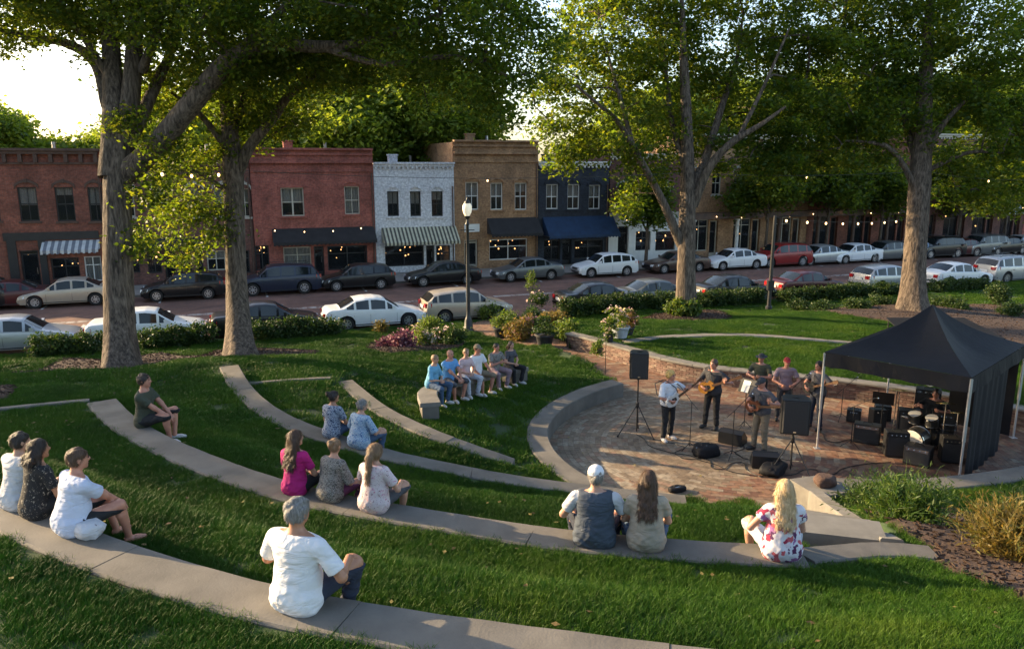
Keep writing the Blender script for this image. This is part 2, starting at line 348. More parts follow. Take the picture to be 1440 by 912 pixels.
# mulch beds
for k, bed in enumerate(BEDS):
    x0, y0 = bed.min(0); x1, y1 = bed.max(0); st = .1 if k != 4 else .2
    bx, by = np.arange(x0-st, x1+st, st), np.arange(y0-st, y1+st, st); BX, BY = np.meshgrid(bx, by); x, y = BX.ravel(), BY.ravel()
    ins = inpoly(x, y, bed); dd = polydist(x, y, np.vstack([bed, bed[:1]])); sdist = np.where(ins, dd, -dd)
    nse = .5*np.sin(x*31+y*17)*np.sin(y*23-x*11)
    z = hq(x, y)+np.clip(sdist*.6, -.05, .08)+nse*.012
    ii = np.arange(len(x)).reshape(BX.shape); q = np.stack([ii[:-1, :-1].ravel(), ii[:-1, 1:].ravel(), ii[1:, 1:].ravel(), ii[1:, :-1].ravel()], 1)
    q = q[(sdist[q] > -.12).any(1)]; u_ = np.unique(q); mm = np.full(len(x), -1); mm[u_] = np.arange(len(u_))
    tag(link('mulch_bed', npmesh('mulch_bed', np.stack([x, y, z], 1)[u_], mm[q], m_mulch, True)), kind='structure')
    nC = int(min(7000, 230*(x1-x0)*(y1-y0))); cx = RNG.uniform(x0, x1, nC); cy = RNG.uniform(y0, y1, nC); sel = inpoly(cx, cy, bed); cx, cy = cx[sel], cy[sel]; cz = hq(cx, cy)+.085
    V = []; Fq = []
    ang = RNG.uniform(0, math.pi, len(cx)); ln = RNG.uniform(.012, .04, len(cx)); wd = RNG.uniform(.005, .013, len(cx)); tl = RNG.uniform(-.35, .35, len(cx))
    ca, sa = np.cos(ang), np.sin(ang)
    for sx, sy in ((-1, -1), (1, -1), (1, 1), (-1, 1)):
        V.append(np.stack([cx+sx*ln*ca-sy*wd*sa, cy+sx*ln*sa+sy*wd*ca, cz+sx*ln*tl+.012*(sy)], 1))
    V = np.stack(V, 1).reshape(-1, 3); tag(link('mulch_chips', npmesh('mulch_chips', V, np.arange(len(V)).reshape(-1, 4), m_chip)), 'dark brown bark mulch chips scattered over the planting beds', 'mulch', kind='stuff')
# ---------------------------------------------------------------- swept slabs
def sweep(P, wd, zt=None, depth=.7, bev=.02):
    mb = MB(); N_ = normals(P); h = wd/2
    prof = [(-h, -depth), (-h, -bev), (-h+bev, 0), (h-bev, 0), (h, -bev), (h, -depth)]; k = len(prof)
    vs = []
    for i in range(len(P)):
        jz = .003*math.sin(i*2.3+P[i, 0]*3)
        for o_, dz in prof: vs.append((P[i, 0]+N_[i, 0]*o_, P[i, 1]+N_[i, 1]*o_, P[i, 2]+dz+(jz if dz > -.1 else 0)))
    fs = [(i*k+j, i*k+(j+1) % k, (i+1)*k+(j+1) % k, (i+1)*k+j) for i in range(len(P)-1) for j in range(k)]
    fs += [tuple(range(k)), tuple(range((len(P)-1)*k+k-1, (len(P)-1)*k-1, -1))]
    return mb.add(vs, fs)
def slabs(root, P, wd, per=7, depth=.7, m=None, name='slab', gap=.0035):
    i = 0; base = np.array(root.location)
    while i < len(P)-1:
        j = min(i+per, len(P)-1)
        if len(P)-1-j < 3: j = len(P)-1
        Q = P[i:j+1].copy(); t = (Q[1]-Q[0]); Q[0] += t/np.linalg.norm(t)*gap; t = (Q[-1]-Q[-2]); Q[-1] -= t/np.linalg.norm(t)*gap
        o = sweep(Q-base, wd, depth=depth).obj(name, m or m_conc, root); i = j
def ledge(P, wd, label, per=7, depth=.7, m=None, cat='seating ledge', name='seating_ledge'):
    c = P[len(P)//2]; r_ = empty(name, (c[0], c[1], c[2]-.42), 0, label, cat); slabs(r_, P, wd, per, depth, m); return r_
def ext(P, e0=0, e1=0):
    return P
ledge(L1, .5, 'nearest and longest curved concrete seating ledge sweeping across the bottom of the lawn')
ledge(L2, .52, 'second curved seating ledge from the front, running from the big trunk to the blonde woman', depth=.6)
ledge(L3, .5, 'curved concrete ledge starting by the second tree and running down to the plaza edge', depth=.6)
ledge(L4, .44, 'short curved concrete ledge ending on the grass behind the bench row', depth=.5)
ledge(RIM, .52, 'curved concrete rim wall around the left side of the brick plaza', depth=.6, cat='rim wall', name='plaza_rim')
ledge(RRIM, .55, 'concrete rim wall in front of the black tent and the bushes', depth=.75, cat='rim wall', name='plaza_rim')
ledge(C2B, .16, 'thin straight concrete edging at far left joining the second ledge', depth=.3, cat='edging', name='concrete_edging')
ledge(C3B, .16, 'thin concrete edging between the upper ends of two ledges', depth=.3, cat='edging', name='concrete_edging')
P = PATHC.copy(); P[:, 2] = hq(P[:, 0], P[:, 1])+.04
ledge(P, .45, 'pale curved concrete path strip crossing the far lawn', depth=.2, cat='path', name='path_strip', m=m_conc2)
FR = np.array([at(966, 704, .1), at(1000, 720, .1), at(1060, 727, .1)]); ledge(resample(FR, .3, 2), .22, 'low concrete edging where the grass meets the plaza bricks by the stairs', depth=.4, cat='edging', name='concrete_edging')
# curved bench on two legs walls
bc = BENCH[len(BENCH)//2]; BENCH[:, 2] = hq(BENCH[:, 0], BENCH[:, 1])+.44; BENCH[:, 2] = np.convolve(np.pad(BENCH[:, 2], 4, 'edge'), np.ones(9)/9, 'valid')
br_ = empty('curved_bench', (bc[0], bc[1], .4), 0, 'free standing curved concrete bench carrying a row of listeners on the grass', 'bench')
Bs = sweep(BENCH-np.array(br_.location), .5, depth=.11).obj('seat', m_conc2, br_)
for a0, a1 in ((0, 2), (len(BENCH)//2-1, len(BENCH)//2+1), (len(BENCH)-3, len(BENCH)-1)):
    Q = BENCH[a0:a1+1].copy()-np.array(br_.location); Q[:, 2] -= .112; sweep(Q, .4, depth=.6).obj('leg', m_conc, br_)
# ---------------------------------------------------------------- pavers
g = MB(); g.add([(x, y, -.004) for x, y in PLAZA], [tuple(range(len(PLAZA)))])
me = g.mesh('plaza', m_mort); bm = bmesh.new(); bm.from_mesh(me); bmesh.ops.triangulate(bm, faces=bm.faces); bm.to_mesh(me); bm.free()
plaza = tag(link('plaza', me), kind='structure')
pav = []     # corners list (8x3) & tan flag
BIGP = np.vstack([PLAZA])
for k in range(2, 150):
    r0 = k*.135; nseg = max(6, int(round(2*math.pi*(r0+.07)/.27))); off = (k % 2)*.5
    a0 = (np.arange(nseg)+off)/nseg*2*math.pi; r1 = r0+.135-.006; da = 2*math.pi/nseg; ga = .007/(r0+.07)
    cx = PC[0]+(r0+.06)*np.cos(a0+da/2); cy = PC[1]+(r0+.06)*np.sin(a0+da/2)
    sel = inpoly(cx, cy, PLAZA)
    for a in a0[sel]:
        q = [(r0, a), (r1, a), (r1, a+da-ga), (r0, a+da-ga)]; pav.append([(PC[0]+r*math.cos(t), PC[1]+r*math.sin(t)) for r, t in q])
pav = np.array(pav); pc = pav.mean(1)
ztop = RNG.uniform(-.001, .001, (len(pav), 1))+RNG.uniform(-.0004, .0004, (len(pav), 4))
tan = (np.hypot(pc[:, 0]-2.9, pc[:, 1]-18.6)+.5*np.sin(pc[:, 1]*1.3) < 4.0) | (RNG.random(len(pav)) < .12)
vis = (pc[:, 0] < 8.3) & (pc[:, 0] > .5) & (pc[:, 1] < 16.3)
order = np.argsort(np.where(vis, pc[:, 1], 99)); near = np.zeros(len(pav), bool); near[order[:300]] = True
def pboxes(Q, zt, zb):
    n_ = len(Q); V = np.zeros((n_, 8, 3)); V[:, :4, :2] = Q; V[:, 4:, :2] = Q; V[:, :4, 2] = zb; V[:, 4:, 2] = zt
    f = np.array([(4, 5, 6, 7), (0, 1, 5, 4), (1, 2, 6, 5), (2, 3, 7, 6), (3, 0, 4, 7)]); Fq = (np.arange(n_)[:, None, None]*8+f[None]).reshape(-1, 4)
    return V.reshape(-1, 3), Fq
for sel, m_, in ((tan & ~near, m_pg), (~tan & ~near, m_pr)):
    V, Fq = pboxes(pav[sel], ztop[sel], -.02); tag(link('paver_field', npmesh('paver_field', V, Fq, m_), plaza), kind='stuff')
def kits(Q, zt, zb, ms, name, root):    # each piece its own object
    for i in range(len(Q)):
        c = Q[i].mean(0); V, Fq = pboxes((Q[i]-c)[None], zt[i][None], zb); o = link(name, npmesh(name, V, Fq, ms[i]), root); o.location = (c[0], c[1], 0)
kits(pav[near], ztop[near], -.02, [m_pgo if t_ else m_pro for t_ in tan[near]], 'paver', plaza)
# walkway
n_ = min(len(WALKL), len(WALKR)); A = resample(np.array(WALKL), .12, 0); B = np.stack([np.interp(np.linspace(0, 1, len(A)), np.linspace(0, 1, len(WALKR)), WALKR[:, k]) for k in range(3)], 1)
nA = len(A); B[0] = B[0]
g = MB(); vs = []; 
for i in range(nA): vs += [(*A[i, :2], A[i, 2]-.02), (*B[i, :2], A[i, 2]-.02)]
g.add(vs, [(2*i, 2*i+1, 2*i+3, 2*i+2) for i in range(nA-1)]); walk = tag(g.obj('walkway', m_mort), kind='structure')
Q = []; zz = []
for i in range(nA-1):
    w_ = np.linalg.norm(A[i]-B[i]); k = max(4, int(w_/.25)); o_ = (i % 2)*.5
    for j in range(-1, k):
        t0, t1 = max(0, (j+o_)/k), min(1, (j+1+o_)/k-.008/w_*2)
        if t1-t0 < .02: continue
        p = [A[i]*(1-t0)+B[i]*t0, A[i]*(1-t1)+B[i]*t1, A[i+1]*(1-t1)+B[i+1]*t1, A[i+1]*(1-t0)+B[i+1]*t0]
        e = (p[3]-p[0])*.06; Q.append([p[0][:2], p[1][:2], (p[2]-e)[:2], (p[3]-e)[:2]]); zz.append([A[i, 2], A[i, 2], A[i+1, 2], A[i+1, 2]])
Q = np.array(Q); zz = np.array(zz); V, Fq = pboxes(Q, zz, zz-.03); tag(link('paver_field', npmesh('paver_field', V, Fq, m_pr), walk), kind='stuff')
# ---------------------------------------------------------------- brick retaining wall with cap stones
wr = empty('retaining_wall', (WALL[8, 0], WALL[8, 1], 0), 0, 'curved low brick retaining wall with pale cap stones behind the musicians', 'wall'); wb0 = np.array(wr.location)
Wd = resample(WALL, .05, 0); Nw = left_is_down(Wd, PC); 
bk = []; L_ = len(Wd)
for c in range(7):
    i = (c % 2)*2
    while i+5 < L_:
        bk.append((c, i, i+5)); i += 5
cores = MB(); vs = []
for i in range(0, L_, 5):
    for o_, z in ((.03, -.1), (.03, .49), (.36, .49), (.36, -.1)): vs.append((Wd[i, 0]-Nw[i, 0]*o_-wb0[0], Wd[i, 1]-Nw[i, 1]*o_-wb0[1], z))
kk = len(vs)//4; cores.add(vs, [(4*i+j, 4*i+(j+1) % 4, 4*i+4+(j+1) % 4, 4*i+4+j) for i in range(kk-1) for j in range(4)]).obj('core', m_mort, wr)
def brickverts(c, i, j):
    z0 = c*.07; z1 = z0+.06; out = RNG.uniform(0, .008); P0 = Wd[i, :2]; P1 = Wd[j, :2]; e = (P1-P0)*.03; P0 = P0+e; P1 = P1-e; n0 = Nw[i]; n1 = Nw[j]
    f0, f1, b0, b1 = P0+n0*out, P1+n1*out, P0-n0*.05, P1-n1*.05
    return np.array([(*f0, z0), (*f1, z0), (*b1, z0), (*b0, z0), (*f0, z1), (*f1, z1), (*b1, z1), (*b0, z1)])
cc = np.array([Wd[(i+j)//2, :2] for c, i, j in bk]); pxs = 720+FPX*cc[:, 0]/(cc[:, 1]*CT+6.5*ST); score = np.where((pxs > 790) & (pxs < 1240), np.abs(pxs-960), 1e5); order = np.argsort(score)
hexf = [(3, 2, 1, 0), (4, 5, 6, 7), (0, 1, 5, 4), (1, 2, 6, 5), (2, 3, 7, 6), (3, 0, 4, 7)]
rest = MB()
for r_, k in enumerate(order):
    v8 = brickverts(*bk[k])
    if r_ < 300:
        c0 = v8.mean(0); o = MB().add(v8-c0, hexf).obj('brick', m_wbo, wr); o.location = c0-wb0
    else: rest.add(v8-wb0, hexf)
tag(rest.obj('brick_courses', m_wb, wr), kind='stuff')
CAPW = resample(WALL, .3, 0).copy(); Nc = left_is_down(CAPW, PC); CAPW[:, :2] -= Nc*.17; CAPW[:, 2] = .555
slabs(wr, CAPW, .44, per=4, depth=.062, m=m_conc2, name='cap_stone')
# ---------------------------------------------------------------- stairs, cheek wall, landing
st0 = np.array([5.45, 13.95]); st1 = np.array([4.2, 9.2]); dr = (st1-st0); Ls = np.linalg.norm(dr); dr /= Ls; sx_ = np.array([-dr[1], dr[0]])*-1
stairs = empty('stairs', (*st0, 0), 0, 'concrete garden steps leading down to the plaza beside the blonde woman', 'stairs')
nst = 9
m_step = mat('step_concrete', (.17, .16, .14), .85, .2, 3, .35, 45)
for k in range(nst):
    a0 = k*Ls/nst+.012; z1 = 2.1*(k+1)/nst; p = []
    for zz_ in (z1-.45, z1):
        for a_, s_ in ((a0, -.62), (a0, .62), (a0+Ls/nst+.03, .62), (a0+Ls/nst+.03, -.62)): q = dr*a_+sx_*s_; p.append((q[0], q[1], zz_))
    MB().hexa(p).obj('step', m_step, stairs)
chk = np.array([at(1148, 690, .62), at(1190, 722, 1.2), at(1255, 757, 2.15)]); ck = resample(chk, .3, 2)
ledge(ck, .28, 'sloping concrete cheek wall along the right side of the steps', depth=.9, cat='wall', name='cheek_wall', m=m_conc2)
ld = resample(np.array([at(1128, 779, 2.38), at(1180, 775, 2.25), at(1245, 769, 2.15), at(1315, 776, 2.1)]), .3, 2)
ledge(ld, .38, 'flat concrete landing strip at the top of the steps reaching the mulch bed', depth=.3, cat='path', name='landing', m=m_conc)
pl = at(1160, 690, .5); plr = empty('end_pier', (pl[0], pl[1], 0), .3, 'pale concrete pier at the foot of the steps with a brown rock on it', 'pier'); MB().box(-.42, .3, -.35, .45, -.1, .56).obj('pier_block', m_conc2, plr); MB().box(-.46, .34, -.39, .49, .562, .61).obj('pier_cap', m_conc2, plr)
def rock(r, seed, name, m, sc=(1, 1, .7)):
    bm = bmesh.new(); bmesh.ops.create_icosphere(bm, subdivisions=3, radius=r); rr = np.random.default_rng(seed); ph = rr.uniform(0, 6, 9)
    for v in bm.verts:
        c = v.co/r; k = 1+.12*math.sin(c.x*3+ph[0])*math.sin(c.y*3.4+ph[1])+.08*math.sin(c.z*6+ph[2]+c.x*4)+.05*math.sin(c.y*9+ph[3])
        p = c*r*k; v.co = (max(-r*.85, min(r*.85, p.x))*sc[0], max(-r*.8, min(r*.8, p.y))*sc[1], max(-r*.6, min(r*.62, p.z))*sc[2])
    me = bpy.data.meshes.new(name); bm.to_mesh(me); bm.free(); me.materials.append(m); me.polygons.foreach_set('use_smooth', [True]*len(me.polygons)); return me
m_rock = mat('brown_rock', (.09, .05, .036), .9, .4, 5, .8, 18, bd=.03)
o = link('rock', rock(.24, 3, 'rock', m_rock, (.95, .8, .8))); o.location = (pl[0], pl[1]+.02, .61+.09); tag(o, 'reddish brown rock sitting on the pale pier at the foot of the steps', 'rock')
# ---------------------------------------------------------------- street
def strip(name, s0, s1, n0, n1, z, m, kind='structure', th=0):
    mb = MB(); L = s1-s0; c = sn(s0, n0, 0)
    if th: mb.box(0, L, 0, n1-n0, z-th, z)
    else: mb.add([(0, 0, z), (L, 0, z), (L, n1-n0, z), (0, n1-n0, z)], [(0, 1, 2, 3)])
    o = mb.obj(name, m); o.location = (c[0], c[1], 0); o.rotation_euler = (0, 0, AS); return tag(o, kind=kind) if kind else o
strip('road', -120, 260, 34.05, 47.5, ROADZ, m_road)
strip('kerb', -120, 260, 33.85, 34.05, ROADZ+.13, m_conc2, th=.4); strip('kerb', -120, 260, 47.5, 47.65, ROADZ+.13, m_conc2, th=.4)
strip('pavement', -120, 260, 47.65, 51.6, ROADZ+.125, m_walkg, th=.3)
for n_ in (40.7, 40.95): strip('road_marking', -110, 240, n_, n_+.11, ROADZ+.005, m_paint)
for s in np.arange(-60, 120, 5.6):
    strip('road_marking', s, s+.12, 45.1, 47.4, ROADZ+.005, m_paint)
    if s > -30: strip('road_marking', s+2, s+2.12, 34.1, 36.2, ROADZ+.005, m_paint)
s = s_at(250, 42, -.6)
for k in range(5): strip('road_marking', s-4+k*.95, s-3.5+k*.95, 37.6, 40.2, ROADZ+.005, m_paint)
# ---------------------------------------------------------------- grass
m_grass, n, b, N, Lk = nodes('grass_blade'); gn_ = N('ShaderNodeNewGeometry'); oi = N('ShaderNodeObjectInfo')
t1 = noise(n, .55, 4, vec=gn_.outputs['Position']); t2 = noise(n, 9, 3, vec=gn_.outputs['Position'])
c1 = ramp(n, t1.outputs[0], [(.3, (.034, .095, .009)), (.5, (.062, .145, .012)), (.7, (.11, .185, .018))])
c2 = ramp(n, t2.outputs[0], [(.25, (.75, .8, .75)), (.6, (1.1, 1.1, 1)), (.82, (1.35, 1.2, 1.0))])
col = mixc(n, 1, c1, c2, 'MULTIPLY'); Lk(col, b.inputs['Base Color']); b.inputs['Roughness'].default_value = .55; b.inputs['Specular IOR Level'].default_value = .25
tr = N('ShaderNodeBsdfTranslucent'); Lk(mixc(n, 1, col, (1.5, 1.5, .6), 'MULTIPLY'), tr.inputs[0]); mx = N('ShaderNodeMixShader'); mx.inputs[0].default_value = .4
Lk(b.outputs[0], mx.inputs[1]); Lk(tr.outputs[0], mx.inputs[2]); Lk(mx.outputs[0], n.nodes['Material Output'].inputs[0])
def grass_nodes(m, size, dens, hgt, rad):
    g = bpy.data.node_groups.new('grass_clumps', 'GeometryNodeTree'); g.interface.new_socket('Geometry', in_out='INPUT', socket_type='NodeSocketGeometry'); g.interface.new_socket('Geometry', in_out='OUTPUT', socket_type='NodeSocketGeometry')
    N = g.nodes.new; L = g.links.new; gi = N('NodeGroupInput'); go = N('NodeGroupOutput')
    gr = N('GeometryNodeMeshGrid'); gr.inputs[0].default_value = size; gr.inputs[1].default_value = size
    dp = N('GeometryNodeDistributePointsOnFaces'); dp.inputs['Density'].default_value = dens; L(gr.outputs[0], dp.inputs[0])
    cn = N('GeometryNodeMeshCone'); cn.inputs['Vertices'].default_value = 3; cn.inputs['Side Segments'].default_value = 2; cn.inputs['Radius Top'].default_value = rad*.1; cn.inputs['Radius Bottom'].default_value = rad; cn.inputs['Depth'].default_value = hgt
    cn.fill_type = 'NONE'
    def rnd(kind, lo, hi, seed):
        r_ = N('FunctionNodeRandomValue'); r_.data_type = kind
        if kind == 'FLOAT_VECTOR': r_.inputs[0].default_value = lo; r_.inputs[1].default_value = hi
        else: r_.inputs[2].default_value = lo; r_.inputs[3].default_value = hi
        r_.inputs['Seed'].default_value = seed; return r_.outputs[0 if kind == 'FLOAT_VECTOR' else 1]
    # bend
    sp = N('GeometryNodeSetPosition'); L(cn.outputs[0], sp.inputs[0]); ps = N('GeometryNodeInputPosition'); sx = N('ShaderNodeSeparateXYZ'); L(ps.outputs[0], sx.inputs[0])
    mu = N('ShaderNodeMath'); mu.operation = 'POWER'; L(sx.outputs[2], mu.inputs[0]); mu.inputs[1].default_value = 2; m2 = N('ShaderNodeMath'); m2.operation = 'MULTIPLY'; L(mu.outputs[0], m2.inputs[0]); m2.inputs[1].default_value = .5/hgt
    cx = N('ShaderNodeCombineXYZ'); L(m2.outputs[0], cx.inputs[0]); L(cx.outputs[0], sp.inputs['Offset'])
    ip = N('GeometryNodeInstanceOnPoints'); L(dp.outputs[0], ip.inputs['Points']); L(sp.outputs[0], ip.inputs['Instance'])
    L(rnd('FLOAT_VECTOR', (-.45, -.45, 0), (.45, .45, 6.3), 1), ip.inputs['Rotation']); L(rnd('FLOAT', .55, 1.25, 2), ip.inputs['Scale'])
    rz = N('GeometryNodeRealizeInstances'); L(ip.outputs[0], rz.inputs[0]); sm = N('GeometryNodeSetMaterial'); L(rz.outputs[0], sm.inputs[0]); sm.inputs['Material'].default_value = m
    i2 = N('GeometryNodeInstanceOnPoints'); L(gi.outputs[0], i2.inputs['Points']); L(sm.outputs[0], i2.inputs['Instance'])
    L(rnd('FLOAT_VECTOR', (-.08, -.08, 0), (.08, .08, 6.3), 5), i2.inputs['Rotation'])
    na = N('GeometryNodeInputNamedAttribute'); na.data_type = 'FLOAT'; na.inputs[0].default_value = 'size'; L(na.outputs[0], i2.inputs['Scale']); L(i2.outputs[0], go.inputs[0]); return g
def grass(name, x, y, z, size, grp, label):
    me = bpy.data.meshes.new(name); me.vertices.add(len(x)); me.vertices.foreach_set('co', np.stack([x, y, z], 1).astype(np.float32).ravel())
    at_ = me.attributes.new('size', 'FLOAT', 'POINT'); at_.data.foreach_set('value', size.astype(np.float32)); me.update()
    o = link(name, me); md = o.modifiers.new('grass', 'NODES'); md.node_group = grp; return tag(o, label, 'grass', kind='stuff')
def on_grass(x, y):
    ok = (-x*math.sin(AS)+y*math.cos(AS)) < 33.75
    ok &= ~inpoly(x, y, PLAZA) & ~inpoly(x, y, WALK)
    for P, wd in ((L1, .5), (L2, .52), (L3, .5), (L4, .44), (RIM, .52), (RRIM, .55), (C2B, .16), (C3B, .16), (PATHC, .45), (ck, .36), (ld, .5)): ok &= polydist(x, y, P) > wd/2+.055
    ok &= polydist(x, y, WALL) > .4
    ok &= polydist(x, y, np.array([st0, st1])) > .72
    for bd_ in BEDS: ok &= ~(inpoly(x, y, bd_) & (polydist(x, y, np.vstack([bd_, bd_[:1]])) > .1))
    return ok
gA = grass_nodes(m_grass, .24, 2600, .06, .0032); gB = grass_nodes(m_grass, .42, 620, .075, .008)
def scatter(n_, d0, d1):
    D = np.sqrt(RNG.uniform(d0*d0, d1*d1, n_)); k = RNG.uniform(-.74, .74, n_); x = k*D; y = D
    ok = on_grass(x, y); return x[ok], y[ok]
x, y = scatter(16000, 3.0, 15.5); grass('lawn_grass', x, y, hq(x, y), RNG.uniform(.8, 1.2, len(x)), gA, 'short green grass covering the near terraces of the amphitheatre')
x, y = scatter(9000, 37, 52); grass('lawn_grass', x, y, hq(x, y), RNG.uniform(.8, 1.3, len(x)), gB, 'short green grass strip beside the kerb at the far right')
x, y = scatter(20000, 15, 37); grass('lawn_grass', x, y, hq(x, y), RNG.uniform(.7, 1.15, len(x)), gB, 'short green grass covering the far lawns up to the hedge')

# fallen leaves
nl = 1500; D_ = np.sqrt(RNG.uniform(16, 900, nl)); x = RNG.uniform(-.72, .72, nl)*D_; y = D_; onp = inpoly(x, y, PLAZA); z = np.where(onp, .012, hq(x, y)+.045)
ok = on_grass(x, y) | onp; x, y, z = x[ok], y[ok], z[ok]; a = RNG.uniform(0, 6.28, len(x)); s_ = RNG.uniform(.02, .045, len(x)); V = []
for k in range(4): V.append(np.stack([x+np.cos(a+k*1.5708)*s_*(1 if k % 2 else .6), y+np.sin(a+k*1.5708)*s_*(1 if k % 2 else .6), z+RNG.uniform(0, .012, len(x))], 1))
V = np.stack(V, 1).reshape(-1, 3); m_fall = island('fallen_leaf', [(0, (.22, .14, .04)), (.4, (.12, .06, .025)), (.7, (.3, .24, .06))], .8)
tag(link('fallen_leaves', npmesh('fallen_leaves', V, np.arange(len(V)).reshape(-1, 4), m_fall)), 'small dry leaves scattered over the grass and the brick plaza', 'leaves', kind='stuff')
# ---------------------------------------------------------------- shop buildings along the far side
FN = 51.6; BZ = ROADZ+.125
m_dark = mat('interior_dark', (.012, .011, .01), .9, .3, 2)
m_white = mat('white_trim', (.72, .71, .68), .6, .08, 3); m_cream = mat('cream_trim', (.5, .46, .38), .7, .12, 3); m_black = mat('black_trim', (.018, .018, .02), .45, .3, 3)
m_stone = mat('sill_stone', (.42, .38, .33), .8, .15, 4, .2, 40); m_roof = mat('roof_felt', (.08, .08, .08), .9, .3, 1)
m_cur = mat('curtain', (.62, .6, .55), .8, .12, 9); m_brown = mat('brown_trim', (.09, .05, .035), .6, .3, 3)
m_metal = mat('grey_metal', (.3, .3, .31), .35, .15, 5, metal=.9)
m_gls, n, b, N, Lk = nodes('window_glass'); b.inputs['Base Color'].default_value = (.03, .035, .04, 1); b.inputs['Roughness'].default_value = .06; b.inputs['Alpha'].default_value = .3; b.inputs['Specular IOR Level'].default_value = .8
m_bulb = emit('bulb_glow', (1, .62, .28), 3); m_bulbs = emit('bulb_glow_soft', (1, .5, .18), 2.2); m_warm = emit('lamp_glow', (1, .78, .5), 3.0)
m_red1 = brick_mat('brick_redbrown', (.27, .082, .048), (.18, .058, .036), (.16, .11, .09)); m_red2 = brick_mat('brick_dark', (.18, .07, .05), (.12, .05, .04), (.12, .09, .08))
m_red3 = brick_mat('brick_red', (.40, .105, .07), (.28, .07, .05), (.24, .15, .13)); m_wh = brick_mat('brick_white', (.74, .75, .78), (.62, .64, .68), (.6, .61, .64), worn=.1)
m_tan = brick_mat('brick_tan', (.42, .235, .115), (.31, .165, .08), (.3, .21, .14)); m_blue = brick_mat('brick_navy', (.035, .043, .06), (.022, .028, .04), (.03, .034, .045))
def stripes(name, c1, c2, per, ang=0):
    m, n, b, N, Lk = nodes(name); tc = N('ShaderNodeTexCoord'); sx = N('ShaderNodeSeparateXYZ'); Lk(tc.outputs['Object'], sx.inputs[0])
    a = N('ShaderNodeMath'); a.operation = 'MULTIPLY'; a.inputs[1].default_value = 1/per; Lk(sx.outputs[0], a.inputs[0]); f = N('ShaderNodeMath'); f.operation = 'FRACT'; Lk(a.outputs[0], f.inputs[0])
    g = N('ShaderNodeMath'); g.operation = 'GREATER_THAN'; g.inputs[1].default_value = .5; Lk(f.outputs[0], g.inputs[0])
    t = ramp(n, noise(n, 3, 5).outputs[0], [(.3, (.75,)*3), (.7, (1.1,)*3)])
    Lk(mixc(n, 1, mixc(n, g.outputs[0], c1, c2), t, 'MULTIPLY'), b.inputs['Base Color']); b.inputs['Roughness'].default_value = .85; return m
m_awb = mat('awning_black', (.022, .02, .021), .8, .3, 2, .3, 12); m_awn = mat('awning_navy', (.012, .035, .085), .75, .25, 2, .3, 12)
m_aws = stripes('awning_stripe_yellow', (.55, .52, .38), (.09, .085, .07), .26); m_awg = stripes('awning_stripe_grey', (.6, .6, .6), (.2, .21, .24), .36)
def grid_wall(mb, x0, x1, z0, z1, ops, y0=0, y1=.3):
    xs = sorted({x0, x1, *[min(max(v, x0), x1) for o in ops for v in o[:2]]}); zs = sorted({z0, z1, *[min(max(v, z0), z1) for o in ops for v in o[2:4]]})
    def hole(i, j):
        if i < 0 or j < 0 or i >= len(xs)-1 or j >= len(zs)-1: return False
        cx, cz = (xs[i]+xs[i+1])/2, (zs[j]+zs[j+1])/2; return any(o[0] < cx < o[1] and o[2] < cz < o[3] for o in ops)
    for i in range(len(xs)-1):
        for j in range(len(zs)-1):
            a, b_, c, d = xs[i], xs[i+1], zs[j], zs[j+1]
            if hole(i, j): continue
            mb.add([(a, y0, c), (b_, y0, c), (b_, y0, d), (a, y0, d)], [(0, 1, 2, 3)])
            for (di, dj, q) in ((-1, 0, [(a, y0, c), (a, y0, d), (a, y1, d), (a, y1, c)]), (1, 0, [(b_, y0, c), (b_, y1, c), (b_, y1, d), (b_, y0, d)]), (0, -1, [(a, y0, c), (a, y1, c), (b_, y1, c), (b_, y0, c)]), (0, 1, [(a, y0, d), (b_, y0, d), (b_, y1, d), (a, y1, d)])):
                if hole(i+di, j+dj): mb.add(q, [(0, 1, 2, 3)])
